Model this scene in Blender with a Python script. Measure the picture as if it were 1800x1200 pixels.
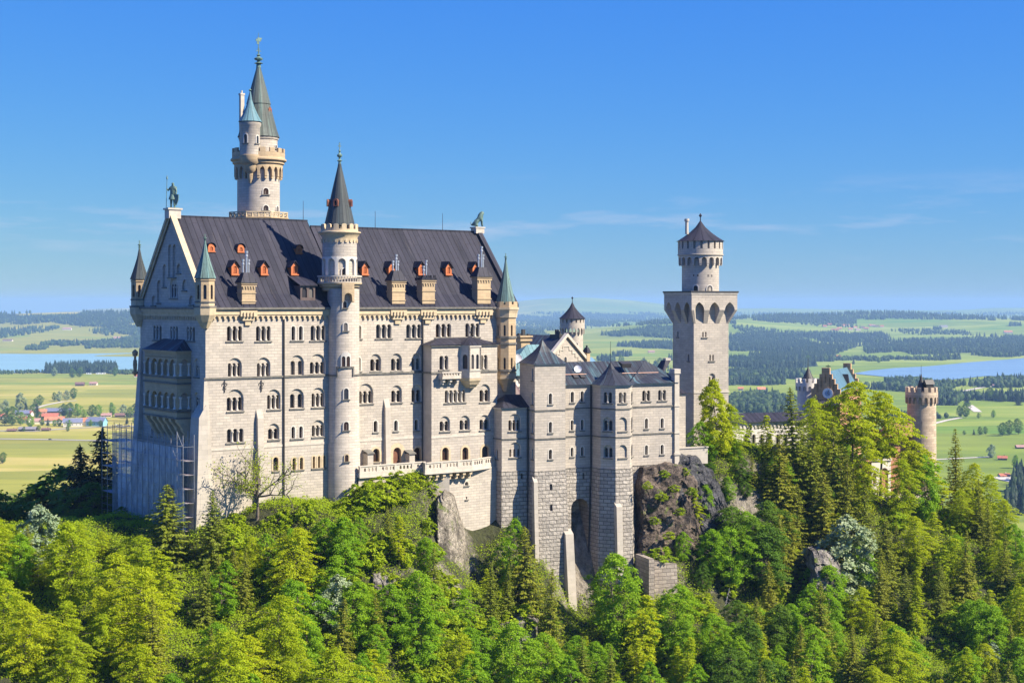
import bpy, bmesh, math, random
import numpy as np
from mathutils import Vector, Matrix
from mathutils.geometry import delaunay_2d_cdt

R = math.radians
PI = math.pi
for o in list(bpy.data.objects):
    bpy.data.objects.remove(o)
SC = bpy.context.scene
COL = SC.collection

# ------------------------------------------------------------------ camera, sky, sun, exposure
F, CX, CY = 2700.0, 900.0, 532.0          # focal length and eye level in photo pixels (1800 x 1200)
cam = bpy.data.cameras.new('camera')
cam_o = bpy.data.objects.new('camera', cam)
COL.objects.link(cam_o)
cam_o.location = (0, 0, 0)
cam_o.rotation_euler = (R(90), 0, 0)
cam.sensor_width = 36
cam.lens = F / 1800 * 36
cam.shift_y = -(600 - CY) / 1800
cam.clip_start = 1
cam.clip_end = 90000
SC.camera = cam_o
SC.render.resolution_x, SC.render.resolution_y = 1024, 682

SUN_EL, SUN_AZ = 41.5, -19.0             # azimuth measured from +X, counter-clockwise
world = bpy.data.worlds.new('World')
SC.world = world
world.use_nodes = True
wn = world.node_tree
bg = wn.nodes['Background']
sky = wn.nodes.new('ShaderNodeTexSky')
sky.sky_type = 'NISHITA'
sky.sun_disc = False
sky.sun_elevation = R(SUN_EL)
sky.sun_rotation = R(90 - SUN_AZ)
sky.altitude = 900
sky.air_density = 1.0
sky.dust_density = 0.0
sky.ozone_density = 2.0
# the clear deep blue of the day: a tone curve per channel on the physical sky
spl = wn.nodes.new('ShaderNodeSeparateColor'); hs = wn.nodes.new('ShaderNodeCombineColor')
wn.links.new(sky.outputs[0], spl.inputs[0])
for i, (p_, k_) in enumerate(((1.23, .114), (.74, .503), (.149, 3.20))):
    a_ = wn.nodes.new('ShaderNodeMath'); a_.operation = 'POWER'; a_.inputs[1].default_value = p_; wn.links.new(spl.outputs[i], a_.inputs[0])
    b_ = wn.nodes.new('ShaderNodeMath'); b_.operation = 'MULTIPLY'; b_.inputs[1].default_value = k_; wn.links.new(a_.outputs[0], b_.inputs[0]); wn.links.new(b_.outputs[0], hs.inputs[i])
    if i == 2:      # blue pales a little towards the horizon, where red grows
        c_ = wn.nodes.new('ShaderNodeMath'); c_.operation = 'MULTIPLY_ADD'; c_.inputs[1].default_value = -.16; wn.links.new(spl.outputs[0], c_.inputs[0]); wn.links.new(b_.outputs[0], c_.inputs[2]); wn.links.new(c_.outputs[0], hs.inputs[2])
# a few thin wisps of cloud low in the sky
tc = wn.nodes.new('ShaderNodeTexCoord')
mp = wn.nodes.new('ShaderNodeMapping'); mp.inputs['Scale'].default_value = (6, 6, 42)
nz = wn.nodes.new('ShaderNodeTexNoise'); nz.inputs['Scale'].default_value = 1.3; nz.inputs['Detail'].default_value = 6; nz.inputs['Roughness'].default_value = .6
rp = wn.nodes.new('ShaderNodeValToRGB')
rp.color_ramp.elements[0].position = .55; rp.color_ramp.elements[1].position = .80
sx = wn.nodes.new('ShaderNodeSeparateXYZ')
band = wn.nodes.new('ShaderNodeValToRGB')
cr = band.color_ramp
cr.elements[0].position = .02; cr.elements[0].color = (0, 0, 0, 1)
cr.elements[1].position = .05; cr.elements[1].color = (.6, .6, .6, 1)
e = cr.elements.new(.085); e.color = (0, 0, 0, 1)
mul = wn.nodes.new('ShaderNodeMath'); mul.operation = 'MULTIPLY'
mixw = wn.nodes.new('ShaderNodeMixRGB'); mixw.inputs[2].default_value = (3.1, 3.2, 3.9, 1)
L = wn.links.new
L(tc.outputs['Generated'], mp.inputs['Vector']); L(mp.outputs[0], nz.inputs['Vector']); L(nz.outputs[0], rp.inputs[0])
L(tc.outputs['Generated'], sx.inputs[0]); L(sx.outputs['Z'], band.inputs[0])
L(rp.outputs[0], mul.inputs[0]); L(band.outputs[0], mul.inputs[1])
L(mul.outputs[0], mixw.inputs[0]); L(hs.outputs[0], mixw.inputs[1]); L(mixw.outputs[0], bg.inputs['Color'])
bg.inputs['Strength'].default_value = 0.10

sun = bpy.data.lights.new('sun', 'SUN')
sun.energy = 4.7
sun.angle = R(0.5)
sun.color = (1.0, .90, .74)
sun_o = bpy.data.objects.new('sun', sun)
COL.objects.link(sun_o)
sd = Vector((math.cos(R(SUN_AZ)) * math.cos(R(SUN_EL)), math.sin(R(SUN_AZ)) * math.cos(R(SUN_EL)), math.sin(R(SUN_EL))))
sun_o.rotation_euler = sd.to_track_quat('Z', 'Y').to_euler()
sun_o.location = sd * 400
SC.view_settings.view_transform = 'Standard'
SC.view_settings.look = 'None'
SC.view_settings.exposure = 1.20
SC.view_settings.gamma = 1
SC.render.engine = 'CYCLES'
SC.cycles.use_denoising = True
SC.cycles.max_bounces = 6
SC.cycles.diffuse_bounces = 3
SC.cycles.transmission_bounces = 4
SC.cycles.volume_bounces = 0
SC.cycles.caustics_reflective = False
SC.cycles.caustics_refractive = False

# ------------------------------------------------------------------ materials
def new_mat(name):
    m = bpy.data.materials.new(name); m.use_nodes = True
    nt = m.node_tree
    return m, nt, nt.nodes, nt.links.new, nt.nodes['Principled BSDF']

def rgb(c): return (c[0], c[1], c[2], 1)

def mixc(N, Lk, fac, a, b, blend='MIX'):
    n = N.new('ShaderNodeMixRGB'); n.blend_type = blend
    for i, v in ((0, fac), (1, a), (2, b)):
        if hasattr(v, 'is_linked') or hasattr(v, 'node'): Lk(v, n.inputs[i])
        else: n.inputs[i].default_value = v if i == 0 else rgb(v)
    return n.outputs[0]

def noise(N, Lk, vec, scale, detail=4, rough=.55):
    n = N.new('ShaderNodeTexNoise'); n.inputs['Scale'].default_value = scale
    n.inputs['Detail'].default_value = detail; n.inputs['Roughness'].default_value = rough
    if vec is not None: Lk(vec, n.inputs['Vector'])
    return n.outputs['Fac']

def ramp(N, Lk, x, p0, p1, c0=(0, 0, 0), c1=(1, 1, 1)):
    n = N.new('ShaderNodeValToRGB'); e = n.color_ramp.elements
    e[0].position = p0; e[1].position = p1; e[0].color = rgb(c0); e[1].color = rgb(c1)
    Lk(x, n.inputs[0]); return n.outputs[0]

def math_n(N, Lk, op, a, b=None):
    n = N.new('ShaderNodeMath'); n.operation = op
    if op == 'MULTIPLY_ADD': n.inputs[2].default_value = .5
    for i, v in ((0, a), (1, b)):
        if v is None: continue
        if hasattr(v, 'node'): Lk(v, n.inputs[i])
        else: n.inputs[i].default_value = v
    return n.outputs[0]

def mapping(N, Lk, vec, scale):
    n = N.new('ShaderNodeMapping'); n.inputs['Scale'].default_value = scale
    Lk(vec, n.inputs['Vector']); return n.outputs[0]

def bump(N, Lk, h, dist, P, strength=1):
    n = N.new('ShaderNodeBump'); n.inputs['Distance'].default_value = dist; n.inputs['Strength'].default_value = strength
    Lk(h, n.inputs['Height']); Lk(n.outputs[0], P.inputs['Normal'])

def stone(name, c1, c2, mortar, bw=1.0, bh=.45, msize=.02, bumpd=.02, stain=.35, stain_c=(.30, .28, .26), rough_bump=0):
    m, nt, N, Lk, P = new_mat(name)
    uv = N.new('ShaderNodeUVMap').outputs[0]
    b = N.new('ShaderNodeTexBrick'); Lk(uv, b.inputs['Vector'])
    b.inputs['Color1'].default_value = rgb(c1); b.inputs['Color2'].default_value = rgb(c2); b.inputs['Mortar'].default_value = rgb(mortar)
    b.inputs['Scale'].default_value = 1; b.inputs['Mortar Size'].default_value = msize; b.inputs['Mortar Smooth'].default_value = .3
    b.inputs['Brick Width'].default_value = bw; b.inputs['Row Height'].default_value = bh; b.inputs['Bias'].default_value = -.1
    g = N.new('ShaderNodeTexCoord').outputs['Object']
    st = noise(N, Lk, mapping(N, Lk, uv, (.22, .05, 1)), 1.0, 6, .65)
    col = mixc(N, Lk, math_n(N, Lk, 'MULTIPLY', ramp(N, Lk, st, .45, .75), stain), b.outputs[0], stain_c)
    pt = noise(N, Lk, mapping(N, Lk, uv, (.11, .13, 1)), 1.0, 3, .5)
    col = mixc(N, Lk, .5, col, ramp(N, Lk, pt, .32, .68, (.74, .74, .75), (1.12, 1.10, 1.06)), 'MULTIPLY')
    sk = noise(N, Lk, mapping(N, Lk, uv, (1.1, .07, 1)), 1.0, 5, .7)
    col = mixc(N, Lk, ramp(N, Lk, sk, .60, .80, (0, 0, 0), (.42, .42, .42)), col, stain_c)
    fine = noise(N, Lk, g, .9, 5, .6)
    col = mixc(N, Lk, .25, col, ramp(N, Lk, fine, .25, .75, (.35, .33, .31), (1, 1, 1)), 'MULTIPLY')
    Lk(col, P.inputs['Base Color'])
    P.inputs['Roughness'].default_value = .9
    h = math_n(N, Lk, 'SUBTRACT', 1.0, b.outputs['Fac'])
    if rough_bump:
        h = math_n(N, Lk, 'ADD', h, math_n(N, Lk, 'MULTIPLY', noise(N, Lk, g, 2.3, 3, .6), rough_bump))
    bump(N, Lk, h, bumpd, P)
    return m

def plain(name, c, rough=.85, var=.3, scale=1.5, metallic=0, streak=False):
    m, nt, N, Lk, P = new_mat(name)
    g = N.new('ShaderNodeTexCoord').outputs['Object']
    if streak: g = mapping(N, Lk, g, (1, 1, .15))
    f = noise(N, Lk, g, scale, 5, .6)
    d = tuple(x * (1 - var) for x in c); l = tuple(min(1, x * (1 + var)) for x in c)
    Lk(ramp(N, Lk, f, .3, .7, d, l), P.inputs['Base Color'])
    P.inputs['Roughness'].default_value = rough; P.inputs['Metallic'].default_value = metallic
    return m

def seamed(name, dark, light, line, spacing=.95, green=None, gpos=(.5, .72), rough=.5):
    """sheet metal roof with standing seams running up the slope (u = across, v = along)"""
    m, nt, N, Lk, P = new_mat(name)
    uv = N.new('ShaderNodeUVMap').outputs[0]
    s = N.new('ShaderNodeSeparateXYZ'); Lk(uv, s.inputs[0])
    q = math_n(N, Lk, 'MULTIPLY', s.outputs[0], 1 / spacing)
    fr = math_n(N, Lk, 'FRACT', q)
    seam = math_n(N, Lk, 'LESS_THAN', fr, .11)
    cell = math_n(N, Lk, 'FLOOR', q)
    wn_ = N.new('ShaderNodeTexWhiteNoise'); wn_.noise_dimensions = '1D'; Lk(cell, wn_.inputs['W'])
    q2 = math_n(N, Lk, 'FRACT', math_n(N, Lk, 'ADD', math_n(N, Lk, 'MULTIPLY', s.outputs[1], 1 / 3.1), wn_.outputs[0]))
    cross = math_n(N, Lk, 'LESS_THAN', q2, .02)
    st = noise(N, Lk, mapping(N, Lk, uv, (.55, .10, 1)), 1.0, 6, .6)
    base = ramp(N, Lk, st, .3, .7, dark, light)
    base = mixc(N, Lk, math_n(N, Lk, 'MULTIPLY', wn_.outputs[0], .25), base, tuple(x * 1.5 for x in light))
    if green:
        st2 = noise(N, Lk, mapping(N, Lk, uv, (1.6, .12, 1)), 1.0, 5, .6)
        base = mixc(N, Lk, ramp(N, Lk, st2, gpos[0], gpos[1]), base, green)
    base = mixc(N, Lk, math_n(N, Lk, 'MAXIMUM', math_n(N, Lk, 'MULTIPLY', seam, .75), math_n(N, Lk, 'MULTIPLY', cross, .5)), base, line)
    Lk(base, P.inputs['Base Color'])
    P.inputs['Roughness'].default_value = rough; P.inputs['Specular IOR Level'].default_value = .12
    bump(N, Lk, seam, .05, P, .6)
    return m

M = {}
M['wall'] = stone('limestone_ashlar', (.53, .468, .385), (.425, .38, .318), (.33, .295, .245), 1.10, .42, .024, .015, .40, (.32, .285, .25))
M['wall_smooth'] = stone('limestone_smooth', (.49, .442, .37), (.43, .39, .325), (.36, .325, .27), 1.6, .7, .012, .008, .5, (.42, .36, .29))
M['wall_blue'] = M['wall']
M['rough'] = stone('limestone_rusticated', (.45, .405, .345), (.31, .28, .24), (.16, .145, .125), 1.25, .60, .05, .30, .4, (.25, .22, .19), .8)
M['trim'] = plain('pale_stone_trim', (.47, .42, .345), .85, .14)
M['white'] = plain('white_stone_trim', (.56, .52, .45), .85, .08)
M['sand'] = stone('sandstone', (.52, .39, .23), (.45, .335, .20), (.36, .265, .16), 1.1, .5, .015, .01, .3, (.34, .26, .18))
M['sandtrim'] = plain('sandstone_trim', (.48, .38, .24), .85, .16)
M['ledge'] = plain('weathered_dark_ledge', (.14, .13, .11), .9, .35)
M['roof'] = seamed('dark_metal_roof', (.016, .0165, .0235), (.043, .0415, .055), (.007, .006, .008), .95, (.10, .085, .08), (.60, .9), .60)
M['roofg'] = seamed('blue_green_metal_roof', (.026, .028, .036), (.048, .052, .064), (.010, .010, .012), .8, (.10, .19, .22), (.52, .78), .45)
M['copper'] = seamed('green_copper_roof', (.045, .058, .054), (.11, .17, .155), (.03, .04, .04), .5, (.20, .34, .31), (.40, .66), .55)
M['copperdark'] = seamed('dark_copper_roof', (.035, .04, .042), (.075, .085, .085), (.02, .022, .024), .45, (.14, .20, .18), (.55, .85), .5)
M['coppergreen'] = seamed('bright_copper_roof', (.075, .15, .175), (.13, .235, .26), (.035, .06, .07), .9, (.24, .24, .17), (.66, .85), .5)
M['bronze'] = plain('verdigris_bronze', (.10, .17, .14), .6, .5, 3)
def pane_mat():
    m, nt, N, Lk, P = new_mat('dark_window')
    oi = N.new('ShaderNodeObjectInfo'); c = ramp(N, Lk, oi.outputs['Random'], .2, .75, (.035, .017, .010), (.030, .034, .042)); c = mixc(N, Lk, math_n(N, Lk, 'GREATER_THAN', oi.outputs['Random'], .86), c, (.13, .115, .10))  # sky reflection painted into the grey-blue panes; the palest read as reflecting curtains
    Lk(c, P.inputs['Base Color']); P.inputs['Roughness'].default_value = .35; P.inputs['Specular IOR Level'].default_value = .35; return m
M['glass'] = pane_mat()
M['wood'] = plain('red_brown_wood', (.16, .06, .03), .7, .3)
M['orange'] = plain('orange_painted_wood', (.47, .135, .04), .7, .15)
M['pipe'] = plain('steel_flue', (.55, .55, .55), .35, .1, 2, .7)
M['iron'] = plain('dark_iron', (.035, .032, .03), .6, .2)
M['brickred'] = stone('red_brick', (.50, .22, .12), (.40, .17, .09), (.40, .30, .22), .5, .2, .02, .01, .3, (.30, .16, .10))
M['brown'] = stone('brown_sandstone', (.66, .41, .22), (.52, .32, .17), (.30, .20, .12), .9, .4, .02, .015, .4, (.20, .14, .09))
M['buff'] = stone('mottled_tower_stone', (.60, .47, .33), (.40, .31, .22), (.30, .24, .18), 1.3, .5, .02, .02, .4, (.36, .28, .22))
M['clock'] = plain('white_enamel', (.8, .8, .78), .4, .03)
M['plaster'] = plain('white_plaster', (.62, .58, .52), .9, .08)

# ------------------------------------------------------------------ pixel helpers and frames
class Fr:
    def __init__(s, X, Y, deg):
        s.X, s.Y, s.a = X, Y, R(deg)
        s.u = (math.cos(s.a), math.sin(s.a)); s.v = (-math.sin(s.a), math.cos(s.a))
    def wx(s, a, d): return s.X + a * s.u[0] + d * s.v[0]
    def wy(s, a, d): return s.Y + a * s.u[1] + d * s.v[1]
    def at(s, px, d):
        t = (px - CX) / F
        return (t * (s.Y + d * s.v[1]) - s.X - d * s.v[0]) / (s.u[0] - t * s.u[1])
    def side(s, px, a):
        t = (px - CX) / F
        return (t * (s.Y + a * s.u[1]) - s.X - a * s.u[0]) / (s.v[0] - t * s.v[1])
    def z(s, py, a, d): return (CY - py) * s.wy(a, d) / F
    def on(s, px, py, d):
        a = s.at(px, d); return a, s.z(py, a, d)
    def local(s, X, Y):
        x, y = X - s.X, Y - s.Y
        return x * s.u[0] + y * s.u[1], x * s.v[0] + y * s.v[1]

def ray(px, Y): return (px - CX) / F * Y
def zpx(py, Y): return (CY - py) * Y / F

# ------------------------------------------------------------------ objects
def props(o, label=None, cat=None, group=None, kind=None):
    if label: o['label'] = label
    if cat: o['category'] = cat
    if group: o['group'] = group
    if kind: o['kind'] = kind
    return o

class Thing:
    def __init__(s, name, label, cat, fr, a=0, d=0, zb=0, group=None):
        s.fr, s.a0, s.d0, s.zb = fr, a, d, zb
        s.o = bpy.data.objects.new(name, None); COL.objects.link(s.o)
        s.o.location = (fr.wx(a, d), fr.wy(a, d), zb); s.o.rotation_euler = (0, 0, fr.a)
        s.o.empty_display_size = 1
        props(s.o, label, cat, group)

def inside(x, y, poly):
    c = False; n = len(poly); j = n - 1
    for i in range(n):
        xi, yi = poly[i][0], poly[i][1]; xj, yj = poly[j][0], poly[j][1]
        if (yi > y) != (yj > y) and x < (xj - xi) * (y - yi) / (yj - yi) + xi: c = not c
        j = i
    return c

class MB:
    def __init__(s): s.v, s.f, s.uv, s.m, s.sm = [], [], [], [], []
    def add(s, vs, fs, uvs=None, m=0, smooth=False):
        b = len(s.v); s.v += [tuple(v) for v in vs]
        for i, f in enumerate(fs):
            s.f.append(tuple(b + k for k in f)); s.uv.append(uvs[i] if uvs else None); s.m.append(m); s.sm.append(smooth)
    def box(s, x0, x1, y0, y1, z0, z1, m=0):
        if x0 > x1: x0, x1 = x1, x0
        if y0 > y1: y0, y1 = y1, y0
        if z0 > z1: z0, z1 = z1, z0
        vs = [(x0, y0, z0), (x1, y0, z0), (x1, y1, z0), (x0, y1, z0), (x0, y0, z1), (x1, y0, z1), (x1, y1, z1), (x0, y1, z1)]
        s.add(vs, [(3, 2, 1, 0), (4, 5, 6, 7), (0, 1, 5, 4), (1, 2, 6, 5), (2, 3, 7, 6), (3, 0, 4, 7)], m=m)
    def hexa(s, vs, m=0):
        """eight corners: four below, four above, each anticlockwise from above"""
        s.add(vs, [(3, 2, 1, 0), (4, 5, 6, 7), (0, 1, 5, 4), (1, 2, 6, 5), (2, 3, 7, 6), (3, 0, 4, 7)], m=m)
    def prism(s, poly, z0, z1, m=0, poly2=None, caps=True):
        n = len(poly); p2 = poly2 or poly
        vs = [(x, y, z0) for x, y in poly] + [(x, y, z1) for x, y in p2]
        fs = [(i, (i + 1) % n, n + (i + 1) % n, n + i) for i in range(n)]
        if caps: fs += [tuple(range(n - 1, -1, -1)), tuple(range(n, 2 * n))]
        s.add(vs, fs, m=m)
    def lathe(s, cx, cy, prof, n=32, m=0, a0=0.0, smooth=True, seam=None):
        k = len(prof); vs = []; fs = []; uvs = []
        rmax = max(p[0] for p in prof)
        for i in range(n + 1):
            a = a0 + 2 * PI * i / n
            for r, z in prof: vs.append((cx + r * math.cos(a), cy + r * math.sin(a), z))
        for i in range(n):
            for j in range(k - 1):
                fs.append((i * k + j, (i + 1) * k + j, (i + 1) * k + j + 1, i * k + j + 1))
                w = 2 * PI * rmax / n if seam is None else seam
                L0 = sum(math.hypot(prof[q + 1][0] - prof[q][0], prof[q + 1][1] - prof[q][1]) for q in range(j))
                L1 = L0 + math.hypot(prof[j + 1][0] - prof[j][0], prof[j + 1][1] - prof[j][1])
                if abs(prof[j][0] - prof[j + 1][0]) < .2 * abs(prof[j][1] - prof[j + 1][1]) and seam is None:
                    L0, L1 = prof[j][1], prof[j + 1][1]
                uvs.append([(i * w, L0), ((i + 1) * w, L0), ((i + 1) * w, L1), (i * w, L1)])
        s.add(vs, fs, uvs, m, smooth)
    def tube(s, p, q, r, r2=None, n=6, m=0):
        p, q = Vector(p), Vector(q); r2 = r if r2 is None else r2
        d = (q - p); 
        if d.length < 1e-6: return
        d.normalize(); x = d.orthogonal().normalized(); y = d.cross(x)
        vs = []
        for c, rr in ((p, r), (q, r2)):
            for i in range(n):
                a = 2 * PI * i / n; vs.append(c + (x * math.cos(a) + y * math.sin(a)) * rr)
        fs = [(i, (i + 1) % n, n + (i + 1) % n, n + i) for i in range(n)] + [tuple(range(n - 1, -1, -1)), tuple(range(n, 2 * n))]
        s.add(vs, fs, m=m, smooth=n > 6)
    def panel(s, outline, holes, fmap, depth=0, m=0, mr=None, thick=None, edges=False):
        """a wall sheet with openings: outline and holes in (x, z), fmap(x, z, depth inwards) -> point; reveals DEPTH deep"""
        pts, ed = [], []
        for poly in [outline] + holes:
            b = len(pts); n = len(poly)
            pts += [Vector((p[0], p[1])) for p in poly]; ed += [(b + i, b + (i + 1) % n) for i in range(n)]
        r = delaunay_2d_cdt(pts, ed, [], 1, 1e-4)
        V2, F2 = r[0], r[2]
        if holes: F2 = [f for f in F2 if not any(inside(sum(V2[i].x for i in f) / len(f), sum(V2[i].y for i in f) / len(f), h) for h in holes)]
        uvs = [[(V2[i].x, V2[i].y) for i in f] for f in F2]
        s.add([fmap(p.x, p.y, 0) for p in V2], [tuple(f) for f in F2], uvs, m)
        if thick: s.add([fmap(p.x, p.y, thick) for p in V2], [tuple(reversed(f)) for f in F2], [list(reversed(q)) for q in uvs], m)
        mr = m if mr is None else mr
        if depth:
            for h in holes: s.rim(h, fmap, 0, depth, mr, False)
        if thick: s.rim(outline, fmap, 0, thick, m, True)
    def rim(s, poly, fmap, d0, d1, m=0, out=True):
        n = len(poly)
        vs = [fmap(p[0], p[1], d0) for p in poly] + [fmap(p[0], p[1], d1) for p in poly]
        fs = []
        for i in range(n):
            j = (i + 1) % n
            fs.append((i, n + i, n + j, j) if out else (i, j, n + j, n + i))
        s.add(vs, fs, m=m)
    def build(s, name, mats, parent=None, zb=None, off=None, smooth=None):
        """link the collected faces as ONE mesh object; parent is a Thing or a part object"""
        if not isinstance(mats, (list, tuple)): mats = [mats]
        par = parent
        ox = oy = oz = 0
        if isinstance(parent, Thing):
            ox, oy, oz, par = parent.a0, parent.d0, parent.zb, parent.o
        elif parent is not None and 'off' in parent:
            ox, oy, oz = parent['off']
        vs = [(x - ox, y - oy, z - oz) for x, y, z in s.v]
        me = bpy.data.meshes.new(name); me.from_pydata(vs, [], s.f)
        uvl = me.uv_layers.new(name='UVMap')
        data = np.zeros(len(me.loops) * 2, np.float32); k = 0
        for i, f in enumerate(s.f):
            q = s.uv[i]
            if q is None:
                p = [Vector(s.v[j]) for j in f]
                nrm = Vector((0, 0, 0))
                for a in range(len(p)):
                    b, c = p[a], p[(a + 1) % len(p)]
                    nrm += Vector(((b.y - c.y) * (b.z + c.z), (b.z - c.z) * (b.x + c.x), (b.x - c.x) * (b.y + c.y)))
                nrm = nrm.normalized() if nrm.length > 1e-9 else Vector((0, 0, 1))
                if abs(nrm.z) > .97: q = [(a.x, a.y) for a in p]
                else:
                    t = Vector((-nrm.y, nrm.x, 0)).normalized(); w = nrm.cross(t)
                    if w.z < 0: w = -w
                    q = [(a.dot(t), a.dot(w)) for a in p]
            for a, b in q: data[k] = a; data[k + 1] = b; k += 2
        uvl.data.foreach_set('uv', data)
        me.polygons.foreach_set('material_index', np.array(s.m, np.int32))
        me.polygons.foreach_set('use_smooth', np.array([bool(x) if smooth is None else smooth for x in s.sm]))
        for m in mats: me.materials.append(M[m] if isinstance(m, str) else m)
        if any(s.sm) and hasattr(me, 'set_sharp_from_angle'): me.set_sharp_from_angle(angle=R(40))
        me.update()
        o = bpy.data.objects.new(name, me); COL.objects.link(o)
        if par is not None: o.parent = par
        if parent is not None: o['off'] = (float(ox), float(oy), float(oz))
        return o

def arch(x0, x1, z0, z1, n=8, pointed=False):
    r = (x1 - x0) / 2; xm = (x0 + x1) / 2
    pts = [(x0, z0), (x1, z0)]
    if pointed:
        w = x1 - x0; h = min(z1 - z0, w * .95); zs = z1 - h; k = h / (w * .866)
        for i in range(n // 2 + 1):
            t = PI / 3 * i / (n // 2); pts.append((x0 + w * math.cos(t), zs + k * w * math.sin(t)))
        for i in range(n // 2 - 1, -1, -1):
            t = PI / 3 * i / (n // 2); pts.append((x1 - w * math.cos(t), zs + k * w * math.sin(t)))
        return pts
    r2 = min(r, z1 - z0); zs = z1 - r2
    for i in range(n + 1):
        a = PI * i / n; pts.append((xm + r * math.cos(a), zs + r2 * math.sin(a)))
    return pts

def rect(x0, x1, z0, z1): return [(x0, z0), (x1, z0), (x1, z1), (x0, z1)]

class Seg:
    """a vertical wall from P to Q (left to right seen from outside) in a frame; inwards is to the left of P->Q"""
    def __init__(s, fr, P, Q):
        s.P, s.Q = P, Q
        dx, dy = Q[0] - P[0], Q[1] - P[1]; s.L = math.hypot(dx, dy)
        s.t = (dx / s.L, dy / s.L); s.n = (-s.t[1], s.t[0])
        s.fr = Fr(fr.wx(*P), fr.wy(*P), math.degrees(fr.a + math.atan2(dy, dx)))
    def map(s, x, z, dep=0): return (s.P[0] + s.t[0] * x + s.n[0] * dep, s.P[1] + s.t[1] * x + s.n[1] * dep, z)
    def x(s, px, dep=0): return s.fr.at(px, dep)
    def z(s, py, x, dep=0): return s.fr.z(py, x, dep)

def column(mb, c, z0, z1, r, m=0, n=8):
    h = z1 - z0
    mb.lathe(c[0], c[1], [(0, z0), (r * 1.7, z0), (r * 1.7, z0 + .10 * h), (r, z0 + .16 * h), (r * .92, z0 + .78 * h), (r * 1.3, z0 + .83 * h), (r * 1.9, z0 + .93 * h), (r * 1.9, z1), (0, z1)], n, m)

def build_windows(thing, seg, wins, wall_m='wall', trim='white'):
    """make each window a part (stone surround) with its panes and colonnettes as sub-parts; returns the holes for the wall"""
    holes = []
    for w in wins:
        px0, px1, pt, pb, n = w[:5]
        opt = w[5] if len(w) > 5 else {}; RD = opt.get('dep', .5 if abs(seg.t[1]) < .9 else .2)
        x0, x1 = seg.x(px0), seg.x(px1); xm = (x0 + x1) / 2
        zt, zb = seg.z(pt, xm), seg.z(pb, xm)
        tm = opt.get('trim', trim)
        base = 0.0
        fm = lambda x, z, dep: seg.map(x, z, dep)
        mb = MB()
        bl = opt.get('blind')
        if bl is not None:
            zbl = seg.z(bl, xm); base = .28
            hole = arch(x0 - .12, x1 + .12, zb, zbl, 12)
            mb.rim(hole, fm, 0, base, 0, False)
        gap = opt.get('gap', .22 if n > 1 else 0)
        lw = (x1 - x0 - gap * (n - 1)) / n
        lights = []
        if opt.get('closed'): lights = []
        else:
            for i in range(n):
                a = x0 + i * (lw + gap); lights.append(arch(a, a + lw, zb + .001 * 0, zt, 8))
        f2 = lambda x, z, dep: seg.map(x, z, base + dep)
        if bl is not None:
            inner = [(x, z) for x, z in hole]
            if lights:
                lights2 = [[(x, z + .04 if abs(z - zb) < 1e-6 else z) for x, z in l] for l in lights]
                mb.panel(inner, lights2, f2, RD, 1)
                lights = lights2
            else: mb.panel(inner, [], f2, 0, 1)
            holes.append(hole)
        else:
            for l in lights: mb.rim(l, f2, 0, RD, 0, False); holes.append(l)
            fr = opt.get('frame', .14)
            if fr:      # narrow raised surround
                for l in lights:
                    if n == 1 or gap > .45:
                        o2 = arch(l[0][0] - fr, l[1][0] + fr, zb - .02, zt + fr, 8)
                        hh = [(x, z + .02 if i < 2 else z) for i, (x, z) in enumerate(l)]
                        mb.panel(o2, [hh], lambda x, z, dep: seg.map(x, z, dep - .05), .05, 0); mb.rim(o2, lambda x, z, dep: seg.map(x, z, dep - .05), 0, .05, 0, True)
                if n > 1 and gap <= .45:
                    o2 = rect(x0 - fr, x1 + fr, zt - .3, zt + fr)
                    o2 = [(x0 - fr, zt - lw * .5), (x0 - .01, zt - lw * .5)]
        # sill
        a, b = x0 - .22, x1 + .22
        c = [seg.map(a, 0, -.16), seg.map(b, 0, -.16), seg.map(b, 0, .0), seg.map(a, 0, .0)]
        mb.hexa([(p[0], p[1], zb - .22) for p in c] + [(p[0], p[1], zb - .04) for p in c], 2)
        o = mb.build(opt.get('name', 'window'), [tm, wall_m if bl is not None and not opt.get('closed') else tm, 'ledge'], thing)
        if opt.get('lab'): o['label'] = opt['lab']
        if lights:
            pm = MB()
            for l in lights:
                pm.panel([(x, z) for x, z in l], [], lambda x, z, dep: seg.map(x, z, base + RD - .03), 0)
                # glazing bars
                xa, xb = l[0][0], l[1][0]
            pm.build('pane', opt.get('pane', 'glass'), o)
            if n > 1 and gap < .45 and opt.get('col', True):
                cols = [x0 + i * (lw + gap) - gap / 2 for i in range(1, n)]
                if opt.get('ends', False): cols = [x0 + .07] + cols + [x1 - .07]
                zc = zt - lw / 2
                for xc in cols:
                    cm = MB(); p = seg.map(xc, 0, base + min(.03, RD - .1))
                    column(cm, p, zb + .02, zc, .125)
                    cm.build('colonnette', 'trim', o)
    return holes

def wall(thing, seg, z0, z1, wins=(), mat='wall', trim='white', outline=None, name='wall', x0=0, x1=None, extra=()):
    x1 = seg.L if x1 is None else x1
    holes = build_windows(thing, seg, wins, mat, trim)
    mb = MB()
    mb.panel(outline or rect(x0, x1, z0, z1), holes + list(extra), seg.map, 0)
    return mb.build(name, mat, thing)

def strip(mb, seg, x0, x1, z0, z1, out, m=0, inn=0.0):
    c = [seg.map(x0, 0, -out), seg.map(x1, 0, -out), seg.map(x1, 0, inn), seg.map(x0, 0, inn)]
    mb.hexa([(p[0], p[1], z0) for p in c] + [(p[0], p[1], z1) for p in c], m)

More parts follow.
